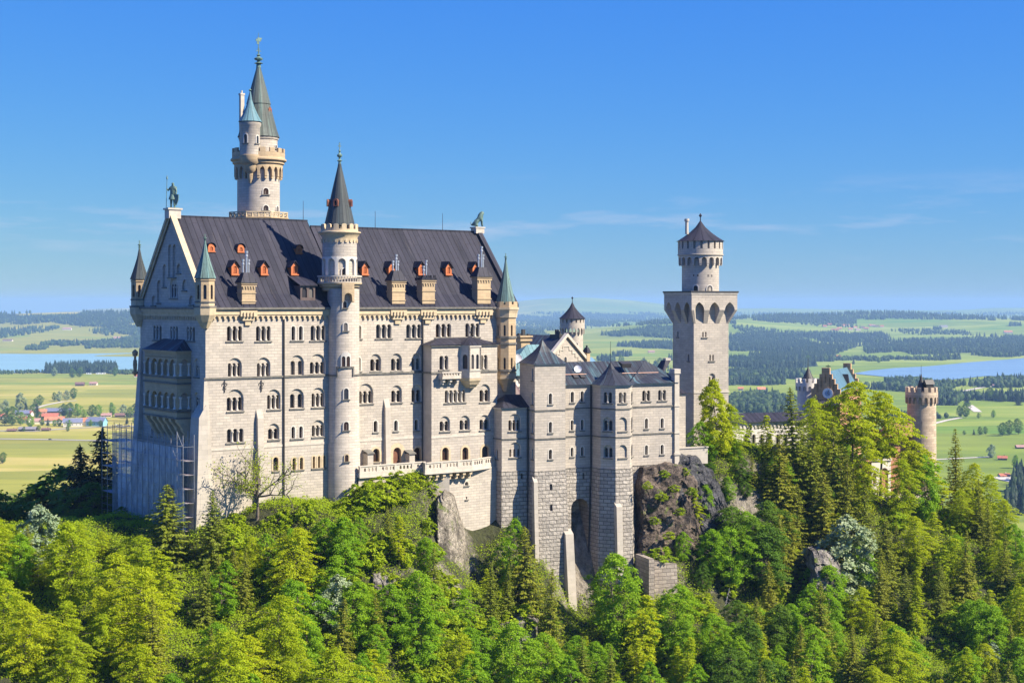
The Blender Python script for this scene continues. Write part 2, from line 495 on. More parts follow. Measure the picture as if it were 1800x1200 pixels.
def corbel_table(mb, seg, x0, x1, z0, z1, out, pitch, m=0, pointed=False):
    """row of little arches standing OUT proud of the wall"""
    n = max(1, round((x1 - x0) / pitch)); w = (x1 - x0) / n
    fm = lambda x, z, dep: seg.map(x, z, dep - out)
    poly = [(x0, z1)]
    for i in range(n):
        a = x0 + i * w; g = w * .16
        poly += [(a, z0), (a + g, z0)]
        r = (w - 2 * g) / 2; zs = min(z1 - r * 1.15, z0 + (z1 - z0) * .35)
        for k in range(7):
            t = PI - PI * k / 6; poly.append((a + w / 2 + r * math.cos(t), zs + r * math.sin(t)))
        poly.append((a + w - g, z0))
    poly += [(x1, z0), (x1, z1)]
    # remove duplicates
    q = []
    for p in poly:
        if not q or (abs(p[0] - q[-1][0]) > 1e-4 or abs(p[1] - q[-1][1]) > 1e-4): q.append(p)
    q.reverse()
    mb.panel(q, [], fm, 0, m); mb.rim(q, fm, 0, out, m, True)

def cyl_map(cx, cy, r, a_mid=-PI / 2):
    """x runs to the right round a drum, starting at angle a_mid"""
    return lambda x, z, dep: (cx + (r - dep) * math.cos(a_mid + x / r), cy + (r - dep) * math.sin(a_mid + x / r), z)

def ring_arcade(mb, cx, cy, r, z0, z1, n, hz0, hz1, frac, depth, m=0, mback=None, pointed=False, a0=0, rin=None):
    """a ring of n bays each with an arched opening, the drum seen behind it"""
    w = 2 * PI * r / n
    for i in range(n):
        fm = cyl_map(cx, cy, r, a0 + 2 * PI * i / n)
        g = w * (1 - frac) / 2
        h = arch(g, w - g, hz0, hz1, 8, pointed)
        if abs(hz0 - z0) < 1e-6:
            out = [(0, z0), (g, z0)] + list(reversed(h[2:])) + [(w - g, z0), (w, z0), (w, z1), (w / 2, z1), (0, z1)]
            q = []
            for p in out:
                if not q or abs(p[0] - q[-1][0]) > 1e-4 or abs(p[1] - q[-1][1]) > 1e-4: q.append(p)
            mb.panel(q, [], fm, 0, m)
            mb.rim(q, fm, 0, depth, m, True)
        else:
            mb.panel([(0, z0), (w / 2, z0), (w, z0), (w, z1), (w / 2, z1), (0, z1)], [h], fm, depth, m)

def merlons(mb, cx, cy, r, z0, z1, n, duty, th, m=0, a0=0, roundtop=False):
    w = 2 * PI * r / n
    for i in range(n):
        fm = cyl_map(cx, cy, r, a0 + 2 * PI * i / n)
        W = w * duty
        if roundtop: o = [(0, z0), (W / 2, z0), (W, z0), (W, z1 - .15 * W)] + [(W / 2 + W / 2 * math.cos(t), z1 - .15 * W + .25 * W * math.sin(t)) for t in (PI / 4, PI / 2, 3 * PI / 4)] + [(0, z1 - .15 * W)]
        else: o = [(0, z0), (W / 2, z0), (W, z0), (W, z1), (W / 2, z1), (0, z1)]
        mb.panel(o, [], fm, 0, m, thick=th)

def cyl_window(thing_or_part, cx, cy, r, a, z0, z1, w, trim='white', n=1, name='window', blindz=None):
    """small arched window let into a drum at angle a: raised surround, dark pane, sill"""
    mb = MB(); fm = cyl_map(cx, cy, r + .10, a)
    fr = .16
    lights = []
    g = .18; lw = (w - g * (n - 1)) / n
    for i in range(n):
        x = -w / 2 + i * (lw + g); lights.append(arch(x, x + lw, z0 + .02, z1, 7))
    top = (z1 + fr) if blindz is None else blindz
    mb.panel(arch(-w / 2 - fr, w / 2 + fr, z0, top, 8), lights, fm, .09, 0)
    mb.rim(arch(-w / 2 - fr, w / 2 + fr, z0, top, 8), fm, 0, .2, 0, True)
    q = [fm(-w / 2 - .25, 0, -.12), fm(w / 2 + .25, 0, -.12), fm(w / 2 + .25, 0, .1), fm(-w / 2 - .25, 0, .1)]
    mb.hexa([(p[0], p[1], z0 - .18) for p in q] + [(p[0], p[1], z0 - .01) for p in q], 1)
    if not isinstance(thing_or_part, Thing):
        for l in lights: mb.panel(l, [], lambda x, z, d: fm(x, z, .075), 0, 2)
        return mb.build(name, [trim, 'ledge', 'glass'], thing_or_part)
    o = mb.build(name, [trim, 'ledge'], thing_or_part)
    pm = MB()
    for l in lights: pm.panel(l, [], lambda x, z, d: fm(x, z, .075), 0)
    pm.build('pane', 'glass', o)
    return o

def spire_finial(mb, cx, cy, z, h, m=0, r=.3):
    mb.lathe(cx, cy, [(0, z - .2), (r * .55, z - .2), (r * .5, z + .12 * h), (r * 1.0, z + .16 * h), (r * .4, z + .22 * h), (r * .35, z + .3 * h), (r * .9, z + .35 * h), (r, z + .42 * h), (r * .4, z + .5 * h), (r * .25, z + .55 * h), (r * .5, z + .6 * h), (r * .16, z + .66 * h), (r * .12, z + h), (0, z + h)], 8, m)
    mb.box(cx - r * .6, cx + r * .6, cy - .04, cy + .04, z + .80 * h, z + .84 * h, m)
    mb.box(cx - r * .35, cx + r * .35, cy - .05, cy + .05, z + .9 * h, z + .93 * h, m)

def cone(mb, cx, cy, r, z0, z1, n=16, m=0, flare=0.0, rtop=.06, a0=0.0, seam=None, smooth=False):
    prof = [(0, z0 - .02), (r, z0)]
    for t in (.12, .25, .45, .7, 1):
        k = 1 - t
        prof.append((max(rtop, r * (k - flare * k * t * 2.2)), z0 + (z1 - z0) * t))
    mb.lathe(cx, cy, prof, n, m, a0, smooth, seam if seam else 2 * PI * r / n)
# ------------------------------------------------------------------ the palace hall
def camang(fr, cx, cy):
    lx, ly = fr.local(0, 0); return math.atan2(ly - cy, lx - cx)
def pxang(fr, cx, cy, r, px):
    X, Y = fr.wx(cx, cy), fr.wy(cx, cy)
    c = CX + F * X / Y; q = (px - c) / (r * F / Y)
    return camang(fr, cx, cy) + math.asin(max(-.98, min(.98, q)))
def rotoct(cx, cy, r, n=8, a0=PI / 8): return [(cx + r * math.cos(a0 + 2 * PI * i / n), cy + r * math.sin(a0 + 2 * PI * i / n)) for i in range(n)]

PF = Fr(-43.9, 220, 36.4)
ZE, SE, DEP = -.85, 55.3, 23.4
RL, RR, SL = 12.95, 12.05, 22.9
pal = Thing('palace_hall', 'long pale stone palace hall with steep dark roof, round stair turret and west gable', 'castle building', PF, 0, 0, -36)

south = Seg(PF, (0, 0), (SE, 0))
# south wall windows: px left, px right, py top of the lights, py sill, lights, options
S = []
S += [(399, 425.5, 573, 599, 3), (450, 475.5, 573, 599, 3), (512, 532, 573, 598, 2, {'gap': .6}), (546, 572, 572, 598, 3)]
S += [(402, 424, 638, 662, 3, {'blind': 629}), (453, 474, 638, 662, 3, {'blind': 628}), (512, 533, 634, 659, 2, {'blind': 624, 'gap': .5}), (546, 571, 636, 657, 3, {'blind': 622})]
S += [(400, 427, 698, 722, 3, {'blind': 684}), (471, 492, 694, 719, 3, {'blind': 684}), (511, 533, 692, 717, 2, {'blind': 683, 'gap': .5}), (549, 570, 691, 715, 3, {'blind': 681})]
S += [(399, 428, 753, 777, 3), (472.5, 490, 753, 772, 2, {'blind': 744}), (512, 532, 749, 770, 2, {'gap': .7}), (549.5, 569.5, 747, 767, 3, {'blind': 738})]
S += [(480, 489, 803, 827, 1, {'trim': 'sandtrim', 'frame': .25}), (514, 532.5, 804, 825, 2, {'trim': 'sandtrim', 'gap': .7, 'frame': .25}), (549.5, 572, 801, 822, 3, {'trim': 'sandtrim', 'gap': .5, 'frame': .22})]
S += [(629, 635, 572, 595, 1), (661, 688, 570, 594.5, 3), (714, 740.5, 570, 594, 3), (766, 793, 569, 592.5, 3), (818, 843, 568, 592, 3)]
S += [(628, 634, 628, 652, 1), (652, 669, 631, 652, 2, {'blind': 622}), (688.5, 705.5, 630, 651.5, 2, {'blind': 621}), (724.5, 738.5, 630, 650.5, 2, {'blind': 621})]
S += [(631, 655, 687, 709, 3, {'blind': 674}), (689, 705.5, 686, 707, 2, {'blind': 677}), (724.5, 740, 685, 706, 2, {'blind': 676})]
S += [(656.5, 663.5, 739, 759, 1), (692.5, 699, 738.5, 757, 1), (728.5, 735, 737, 756, 1)]
S += [(655, 667, 788, 811.5, 1, {'trim': 'sandtrim', 'frame': .35}), (727.5, 740, 786, 809, 1, {'trim': 'sandtrim', 'frame': .35}),
      (691, 705, 786, 818, 1, {'trim': 'sandtrim', 'frame': .7, 'name': 'door', 'pane': 'wood', 'lab': 'round-arched brown door opening on the terrace'})]
wall(pal, south, -48, ZE, S)
# plain foot of the wall, one step proud
xa, xb = south.x(361), south.x(577)
mb = MB()
zf = south.z(788, 1); 
strip(mb, south, .0, SE, zf - .35, zf, .06)
mb.build('plinth_course', 'trim', pal)
# string course under the second row
mb = MB(); zc = south.z(664, 0)
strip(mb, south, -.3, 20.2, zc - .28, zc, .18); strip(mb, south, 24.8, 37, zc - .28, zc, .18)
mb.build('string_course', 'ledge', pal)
# cornice with little arches
mb = MB()
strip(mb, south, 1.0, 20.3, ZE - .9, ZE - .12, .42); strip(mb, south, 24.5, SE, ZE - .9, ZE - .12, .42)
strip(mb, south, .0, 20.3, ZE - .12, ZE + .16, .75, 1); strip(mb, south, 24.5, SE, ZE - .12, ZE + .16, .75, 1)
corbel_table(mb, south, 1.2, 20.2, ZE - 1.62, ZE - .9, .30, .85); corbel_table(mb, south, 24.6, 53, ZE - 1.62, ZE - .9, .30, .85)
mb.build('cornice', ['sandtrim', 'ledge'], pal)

# west gable wall
west = Seg(PF, (0, DEP), (0, 0))
def wx_(px): return west.x(px)
G = [(269.5, 284, 572, 597, 3, {'gap': .25}), (299, 312.5, 573, 598, 3, {'gap': .25}), (328, 342.5, 574, 598.5, 3, {'gap': .25})]
G += [(299, 311.5, 499, 523.5, 3, {'blind': 487})]
G += [(341.5, 350, 642, 662, 2, {'blind': 630}), (341.5, 350, 698, 722, 2, {'blind': 689})]
G += [(344, 348, 756, 777, 1), (266, 270, 752, 766, 1)]
for a, b, t, q in ((296, 301.5, 431, 487), (304, 309, 431, 487), (286.5, 292, 466, 504), (311, 317.5, 465, 480), (276.5, 282.5, 494, 532), (321, 328, 493, 510), (267, 273.5, 521, 536), (333, 340, 521, 535)):
    G.append((a, b, t, q, 1, {'closed': True, 'blind': t - 1.5, 'name': 'blind_arch', 'trim': 'wall', 'col': False}))
W0 = DEP
out = [(0, -48), (W0, -48), (W0, ZE + .3), (W0 / 2, RL + .35), (0, ZE + .3)]
wall(pal, west, 0, 0, G, outline=out)
mb = MB()
strip(mb, west, -.2, W0 + .2, ZE - .55, ZE - .1, .55); strip(mb, west, -.2, W0 + .2, ZE - .1, ZE + .2, .75, 1)
corbel_table(mb, west, 1.2, W0 - 1.2, ZE - 1.7, ZE - .55, .28, .62)
zc2 = south.z(664, 0); strip(mb, west, 0, 7, zc2 - .28, zc2, .18, 1)
mb.build('cornice', ['sandtrim', 'ledge'], pal)
# raking coping of the gable
for sgn in (0, 1):
    mb = MB()
    y0, y1 = (-.5, DEP / 2) if sgn == 0 else (DEP + .5, DEP / 2)
    z0, z1 = ZE + .1, RL + .75
    for o1, o2, dz in ((-.55, .35, .35), (-.32, -.28, -.35)):
        vs = []
        for zz in (-.42, .28):
            for (x, y, z) in ((o1, y0, z0), (o2, y0, z0), (o2, y1, z1), (o1, y1, z1)):
                vs.append((x, y, z + zz + (dz - .35) * .9))
        mb.hexa(vs)
    mb.build('gable_coping', 'sandtrim', pal)
# rear and east walls
east = Seg(PF, (SE, 0), (SE, DEP - 2)); wall(pal, east, 0, 0, (), outline=[(0, -48), (DEP - 2, -48), (DEP - 2, ZE), ((DEP - 2) / 2, RR + .3), (0, ZE)])
north = Seg(PF, (SE, DEP - .1), (0, DEP)); wall(pal, north, -48, ZE, ())

# roofs
def gable_roof(x0, x1, zr, dep, name='roof', mat='roof', fl=0.0):
    mb = MB(); e = .75
    k = (zr - ZE) / (dep / 2)
    prof = [(-e, ZE + .16), (1.6, ZE + .55 + 1.6 * k * .86), (dep / 2, zr), (dep - 1.6, ZE + .55 + 1.6 * k * .86), (dep + e, ZE + .16)]
    n = len(prof)
    vs = [(x0, y, z) for y, z in prof] + [(x1, y, z) for y, z in prof]
    fs = [(i, n + i, n + i + 1, i + 1) for i in range(n - 1)] + [tuple(range(n)), tuple(range(2 * n - 1, n - 1, -1)), (0, n - 1, 2 * n - 1, n)]
    mb.add(vs, fs)
    mb.box(x0, x1, dep / 2 - .14, dep / 2 + .14, zr - .1, zr + .14)
    return mb.build(name, mat, pal)
gable_roof(.35, SL, RL, DEP)
gable_roof(SL + .01, SE - .4, RR, DEP - 2)
def roof_pt(px, py, zr=None, dep=None):
    """the point of the south roof slope seen at a pixel"""
    t = (px - CX) / F; left = px < 545
    zr = (RL if left else RR); dep = DEP if left else DEP - 2
    k = (zr - ZE - .55) / (dep / 2 - 0) * .97
    lo, hi = -1.0, 13.0
    for _ in range(50):
        d = (lo + hi) / 2; a = PF.at(px, d); z = PF.z(py, a, d)
        if z > ZE + .65 + k * d: lo = d
        else: hi = d
    return PF.at(px, d), d, ZE + .65 + k * d
# east gable coping, brown metal
mb = MB()
for y0, y1 in ((-.4, (DEP - 2) / 2), (DEP - 1.6, (DEP - 2) / 2)):
    vs = []
    for zz in (-.3, .55):
        for (x, y, z) in ((SE - .6, y0, ZE + .1), (SE + .3, y0, ZE + .1), (SE + .3, y1, RR + .2), (SE - .6, y1, RR + .2)): vs.append((x, y, z + zz))
    mb.hexa(vs)
mb.build('gable_coping', 'roof', pal)
# pedestals of the two roof statues
mb = MB(); d = DEP / 2
mb.box(-.75, 1.15, d - .8, d + .8, RL - .4, RL + .9); mb.box(-.95, 1.35, d - .95, d + .95, RL + .9, RL + 1.15)
mb.build('statue_pedestal', 'trim', pal)
d2 = (DEP - 2) / 2; sLion = PF.at(853.5, d2)
mb = MB(); mb.box(SE - 1.0, SE + .7, d2 - .8, d2 + .8, RR - .3, RR + .6); mb.box(SE - 1.15, SE + .85, d2 - .9, d2 + .9, RR + .6, RR + .8)
mb.build('statue_pedestal', 'trim', pal)
# lightning rods on the ridge
for px, zt, zr, d in ((533, 353, RL, DEP / 2), (659.5, 371, RR, d2), (778, 375, RR, d2)):
    a = PF.at(px, d); mb = MB(); mb.tube((a, d, zr), (a, d, PF.z(zt, a, d)), .05, .03, 5); mb.build('lightning_rod', 'iron', pal)

# dormers
def dormer(px, py0, py1, w, h, gab=True):
    """orange dormer: front wall standing on the slope, little roof running back into it"""
    a, d, z = roof_pt(px, py1)
    front = d - .15
    hw = w / 2; zt = z + h * (.62 if gab else .55)
    seg = Seg(PF, (a - hw, front), (a + hw, front))
    back = d + h * .9 + .3
    mb = MB()
    lw = w * .46
    hole = arch(hw - lw / 2, hw + lw / 2, z + h * .16, z + h * (.66 if gab else .62), 7)
    if gab: out = [(0, z - .1), (w, z - .1), (w, zt), (hw, z + h), (0, zt)]
    else: out = [(0, z - .1), (w, z - .1), (w, zt)] + [(hw + hw * math.cos(t), zt + h * .42 * math.sin(t)) for t in (PI / 4, PI / 2, 3 * PI / 4)] + [(0, zt)]
    mb.panel(out, [hole], seg.map, .2)
    mb.rim(out, seg.map, 0, back - front, 0, True)
    mb.box(a - hw - .08, a + hw + .08, front - .16, front, z + h * .02, z + h * .10)
    # barge boards
    o = mb.build('dormer', 'orange', pal)
    rm = MB()
    if gab:
        for sg in (-1, 1):
            vs = []
            for zz in (0, .12):
                for x, y, q in ((a, front - .28, z + h + .06), (a + sg * (hw + .22), front - .28, zt - .14), (a + sg * (hw + .22), back, zt - .14), (a, back, z + h + .06)):
                    vs.append((x, y, q + zz))
            rm.hexa(vs)
    else:
        pts = [(a + (hw + .14) * math.cos(t), zt + (h * .42 + .12) * math.sin(t)) for t in [PI * i / 8 for i in range(9)]]
        vs = [(x, front - .2, q) for x, q in pts] + [(x, back, q) for x, q in pts]
        rm.add(vs, [(i, i + 1, 10 + i, 9 + i) for i in range(8)])
    rm.build('dormer_roof', 'roof', o)
    pm = MB(); pm.panel(hole, [], lambda x, q, dep: seg.map(x, q, .18), 0)
    # lattice
    pm.build('pane', 'glass', o)
    lm = MB()
    for k in range(-3, 4):
        x = hw + k * lw * .2
        for sg in (-1, 1):
            p = seg.map(x - .32 * sg * .5, z + h * .18, .12); q = seg.map(x + .32 * sg * .5, z + h * .62, .12)
            if abs(x - hw) < lw * .42: lm.tube(p, q, .025, n=4)
    lm.build('lattice', 'orange', o)
for px in (412.5, 464, 517, 641, 688, 740, 788, 835): dormer(px, 460, 484.5, 1.15, 2.15)
for px, p1 in ((371, 443.5), (423, 444.5), (525, 446)): dormer(px, 430, p1, 1.1, 1.35, False)
# wide dark lead dormer with two lights
a, d, z = roof_pt(540.5, 527); seg = Seg(PF, (a - 1.25, d - .1), (a + 1.25, d - .1))
mb = MB(); hs_ = [arch(.28, 1.1, z + .35, z + 1.85), arch(1.4, 2.22, z + .35, z + 1.85)]
mb.panel(rect(0, 2.5, z - .1, z + 2.15), hs_, seg.map, .2); mb.rim(rect(0, 2.5, z - .1, z + 2.15), seg.map, 0, 2.6, 0, True)
o = mb.build('dormer', plain('brown_lead', (.10, .07, .06), .5, .2), pal); o['label'] = 'wide brown lead dormer with two arched lights'
mb = MB(); mb.hexa([(a - 1.5, d - .4, z + 2.1), (a + 1.5, d - .4, z + 2.1), (a + 1.5, d + 3.6, z + 3.6), (a - 1.5, d + 3.6, z + 3.6)] + [(a - 1.5, d - .4, z + 2.25), (a + 1.5, d - .4, z + 2.25), (a + 1.5, d + 3.6, z + 3.75), (a - 1.5, d + 3.6, z + 3.75)])
mb.build('dormer_roof', 'roof', o)
for h in hs_:
    mb = MB(); mb.panel(h, [], lambda x, q, dep: seg.map(x, q, .18), 0); mb.build('pane', 'glass', o)

# chimneys on the eaves
def chimney(px0, px1, pybase, pytop, hood, pipetop, style):
    d0 = -.45; xa, xb = PF.at(px0, d0), PF.at(px1, d0); w = xb - xa; xm = (xa + xb) / 2
    dd = 1.6; d1 = d0 + dd; z0 = ZE - .3; zt = PF.z(pytop, xm, d0); zh = PF.z(hood, xm, d0); zp = PF.z(pipetop, xm, d0)
    mb = MB()
    mb.box(xa, xb, d0, d1, z0, zt)
    for zz in (.32, .62): mb.box(xa - .1, xb + .1, d0 - .1, d1 + .1, z0 + (zt - z0) * zz, z0 + (zt - z0) * zz + .16)
    mb.box(xa - .06, xb + .06, d0 - .06, d1 + .06, z0, z0 + 1.0, 1)
    mb.box(xa - .16, xb + .16, d0 - .16, d1 + .16, zt - .55, zt - .35)
    n = 5
    for i in range(n):
        q = xa + w * (i + .5) / n; mb.box(q - .10, q + .10, d0 - .14, d0, zt - .9, zt - .55)
    mb.box(xa - .2, xb + .2, d0 - .2, d1 + .2, zt - .18, zt)
    o = mb.build('chimney', ['sand', 'roof'], pal)
    # stepped corbel below the eaves
    cb = MB()
    steps = ((0, .9, 1.0), (.9, 1.5, .72), (1.5, 2.2, .34)) if style != 'block' else ((0, .8, 1.12), (.8, 1.5, .8), (1.5, 2.1, .55))
    for za, zb_, f in steps: cb.box(xm - w / 2 * f * 1.25, xm + w / 2 * f * 1.25, -.48 * f - .1, .05, ZE - .25 - zb_, ZE - .25 - za)
    for i in range(4):
        q = xm - w * .5 + w * (i + .5) / 4; cb.box(q - .14, q + .14, -.78, -.5, ZE - 1.2, ZE - .55)
    cb.build('corbel', 'sandtrim', o)
    hm = MB()
    if style == 'crown':
        hm.box(xa - .25, xb + .25, d0 - .25, d1 + .25, zt, zt + .35)
        for i in range(4):
            q = xa - .2 + (w + .4) * (i + .5) / 4; hm.box(q - .16, q + .16, d0 - .25, d0, zt + .35, zt + .75); hm.box(q - .16, q + .16, d1, d1 + .25, zt + .35, zt + .75)
    else:
        k = .28
        hm.prism([(xa - .3, d0 - .3), (xb + .3, d0 - .3), (xb + .3, d1 + .3), (xa - .3, d1 + .3)], zt, zh, 0, [(xm - w * k, d0 + .35), (xm + w * k, d0 + .35), (xm + w * k, d1 - .35), (xm - w * k, d1 - .35)])
    hm.build('chimney_hood', 'roof', o)
    tops = [(0, zp, .30), (-.45, zp - (zp - zh) * .38, .26), (.45, zp - (zp - zh) * .38, .26)] if style != 'crown' else [(-.35, zp - .9, .28), (.15, zp, .26)]
    for dx, zz, r in tops:
        pm = MB(); dm = (d0 + d1) / 2 + (.15 if dx else -.05); r *= .8
        pm.lathe(xm + dx, dm, [(r * .62, zh - .4), (r * .62, zz - .85), (r, zz - .8), (r * .9, zz - .55), (r * .65, zz - .5), (r * .7, zz - .32), (r * 1.05, zz - .28), (r * 1.05, zz), (0, zz)], 10)
        pm.build('flue_pipe', 'pipe', o)
chimney(425.5, 449, 540, 497, 479, 441, 'hood')
chimney(689.5, 712, 540, 493.5, 475.5, 447, 'hood')
chimney(742.5, 764.5, 540, 492, 484, 457, 'crown')
chimney(839.5, 862.5, 534, 486.5, 469.5, 433, 'hood')
# down pipes
for px, p1 in ((499, 935), (743, 818)):
    mb = MB(); x = south.x(px, -.12); mb.tube((x, -.14, ZE - .2), (x, -.14, south.z(p1, x)), .14, n=8); mb.build('downpipe', 'iron', pal)
# wall anchors
for px, py in ((394.5, 679), (459, 678)):
    mb = MB(); x = south.x(px); z = south.z(py, x)
    mb.box(x - .07, x + .07, -.14, 0, z - .85, z + .85); mb.box(x - .16, x + .16, -.17, 0, z - .1, z + .1)
    for sg in (-1, 1):
        for k in (1, -1):
            p = [(x, -.1, z + k * .30)]
            for i in range(7):
                t = i / 6 * PI * 1.3; q_ = .20 if k > 0 else .12; p.append((x + sg * q_ * (1 - math.cos(t)), -.1, z + k * .30 + q_ * math.sin(t) * k))
            for i in range(7): mb.tube(p[i], p[i + 1], .04, n=5)
    mb.build('wall_anchor', 'iron', pal)
# buttresses
def buttress(seg, pxa, pxb, pytop, out0, out1, zb=-48, name='buttress', mat='wall_smooth', slope=1.6, thing=None):
    xa, xb = seg.x(pxa), seg.x(pxb); zt = seg.z(pytop, xa)
    mb = MB()
    lo = [seg.map(xa, 0, -out1), seg.map(xb, 0, -out1), seg.map(xb, 0, .1), seg.map(xa, 0, .1)]
    hi = [seg.map(xa, 0, -out0), seg.map(xb, 0, -out0), seg.map(xb, 0, .1), seg.map(xa, 0, .1)]
    mb.hexa([(p[0], p[1], zb) for p in lo] + [(p[0], p[1], zt - slope) for p in hi])
    top = [(hi[0][0], hi[0][1], zt - slope), (hi[1][0], hi[1][1], zt - slope), (hi[2][0], hi[2][1], zt - slope), (hi[3][0], hi[3][1], zt - slope)]
    mb.hexa(top + [(hi[3][0] * .98 + hi[0][0] * .02, hi[3][1] * .98 + hi[0][1] * .02, zt), (hi[2][0] * .98 + hi[1][0] * .02, hi[2][1] * .98 + hi[1][1] * .02, zt), (hi[2][0], hi[2][1], zt), (hi[3][0], hi[3][1], zt)])
    return mb.build(name, mat, thing or pal)
buttress(south, 450, 460.5, 716, .55, 1.5)
buttress(south, 674.5, 683.5, 698, .5, 1.3)
# splayed foot of the south-west corner
mb = MB(); zt = south.z(670, 0); zk = -22.0
mb.hexa([(-2.1, -1.5, -48), (2.3, -1.0, -48), (2.3, .2, -48), (-2.1, 4.2, -48), (-.25, -.12, zt), (.25, -.05, zt), (.25, .1, zt), (-.25, .35, zt)])
mb.build('corner_buttress', 'wall_smooth', pal)
mb = MB(); mb.hexa([(-2.5, -1.4, -48), (.2, -1.4, -48), (.2, 3.2, -48), (-2.5, 3.2, -48), (-1.15, -.35, -16.4), (.2, -.35, -16.4), (.2, 2.4, -16.4), (-1.15, 2.4, -16.4)])
mb.hexa([(-1.15, -.35, -16.4), (.2, -.35, -16.4), (.2, 2.4, -16.4), (-1.15, 2.4, -16.4), (-.05, -.3, -14.6), (.2, -.3, -14.6), (.2, 2.3, -14.6), (-.05, 2.3, -14.6)])
mb.build('buttress', 'wall_smooth', pal)
mb = MB(); mb.hexa([(-2.2, DEP - 1.5, -48), (.2, DEP - 1.5, -48), (.2, DEP + 2.6, -48), (-2.2, DEP + 2.6, -48), (-.15, DEP - .8, -7), (.2, DEP - .8, -7), (.2, DEP + .1, -7), (-.15, DEP + .1, -7)])
mb.build('buttress', 'wall_smooth', pal)

# corner turrets (oriels) of the west gable
def corner_turret(cx, cy, r, pyb, pyw, pyr, pya, pyf, mats, win_px=None):
    zz = lambda p: PF.z(p, cx, cy)
    zb, zw, zr, za, zf = zz(pyb), zz(pyw), zz(pyr), zz(pya), zz(pyf)
    a0 = camang(PF, cx, cy) + PI / 8
    poly = lambda k: rotoct(cx, cy, r * k, 8, a0)
    mb = MB()
    mb.prism(poly(.35), zb, zb + (ZE - 1 - zb) * .5, 0, poly(.72)); mb.prism(poly(.74), zb + (ZE - 1 - zb) * .5, ZE - .9, 0, poly(1.12))
    mb.prism(poly(1.12), ZE - .9, ZE + .15, 0, poly(1.18)); mb.prism(poly(1.22), ZE + .15, ZE + .4, 1)
    mb.prism(poly(1.02), ZE + .4, zw, 0); mb.prism(poly(1.1), zw - .15, zw + .05, 1)
    o = mb.build('corner_turret', ['sandtrim', 'ledge'], pal)
    bm = MB(); pts = poly(1.0); holes_all = []
    for i in range(8):
        P, Q = pts[i], pts[(i + 1) % 8]
        sg = Seg(PF, P, Q); L_ = sg.L
        h = arch(L_ * .3, L_ * .7, zw + .35, zw + (zr - zw) * .72, 7)
        bm.panel(rect(0, L_, zw, zr), [h], sg.map, .25, 0)
        hp = MB(); hp.panel(h, [], lambda x, z, dep: sg.map(x, z, .24), 0); hp.build('pane', 'glass', o)
    bm.prism(poly(1.08), zr - .35, zr - .15, 0); bm.prism(poly(1.0), zr - .4, zr, 0)
    bm.build('turret_wall', 'sand', o)
    rm = MB(); cone(rm, cx, cy, r * 1.16, zr, za, 8, 0, .1, .1, a0, seam=.9)
    ro = rm.build('turret_spire', mats, o)
    fm = MB(); spire_finial(fm, cx, cy, za, zf - za, 0, .28); fm.build('finial', 'bronze', o)
corner_turret(-.15, -.15, 1.45, 577, 530, 489, 423, 411, 'copper')
corner_turret(-.15, DEP, 1.35, 574, 526, 491, 436, 422, 'copperdark')

# south-east corner turret, tall and buff
cx, cy, r = PF.at(889, -.4), -.4, 1.72
tz = lambda p: PF.z(p, cx, cy)
a0 = camang(PF, cx, cy) + PI / 8 - .12
poly = lambda k: rotoct(cx, cy, r * k, 8, a0)
mb = MB()
mb.prism(poly(.25), tz(688), tz(676), 0, poly(.5)); mb.prism(poly(.52), tz(676), tz(665), 0, poly(.95)); mb.prism(poly(1.1), tz(665), tz(661), 0); mb.prism(poly(1.0), tz(661), tz(655), 0, poly(1.04))
for p in (650, 603, 592): mb.prism(poly(1.1), tz(p + 2), tz(p - 1.5), 1)
mb.prism(poly(1.12), tz(558), tz(550), 0, poly(1.16)); mb.prism(poly(1.3), tz(544), tz(540), 0); mb.prism(poly(1.14), tz(551), tz(543), 0, poly(1.28))
mb.prism(poly(.80), tz(668), tz(541), 0)
o = mb.build('corner_turret', ['sandtrim', 'ledge'], pal); o['label'] = 'tall buff sandstone corner turret with battlements'
pts = poly(1.0); bm = MB()
for i in range(8):
    sg = Seg(PF, pts[i], pts[(i + 1) % 8]); hl = [arch(sg.L * .36, sg.L * .64, tz(590), tz(571), 6), arch(sg.L * .36, sg.L * .64, tz(648), tz(628), 6)]
    bm.panel(rect(0, sg.L, tz(661), tz(550)), hl, sg.map, .3)
    for h in hl: hp = MB(); hp.panel(h, [], lambda x, z, dep: sg.map(x, z, .28), 0); hp.build('pane', 'glass', o)
    sb = Seg(PF, poly(1.16)[i], poly(1.16)[(i + 1) % 8])
    bm.panel(rect(0, sb.L, tz(540), tz(535)), [], sb.map, 0, thick=.3)
    for k in (.0, .62): bm.panel(rect(sb.L * k, sb.L * (k + .38), tz(535), tz(530)), [], sb.map, 0, thick=.3)
bm.build('turret_wall', 'sand', o)
rm = MB(); cone(rm, cx, cy, r * .98, tz(533), tz(455), 8, 0, .06, .1, a0, seam=.9); rm.build('turret_spire', 'copper', o)
fm = MB(); spire_finial(fm, cx, cy, tz(456), tz(445) - tz(456), 0, .28); fm.build('finial', 'bronze', o)

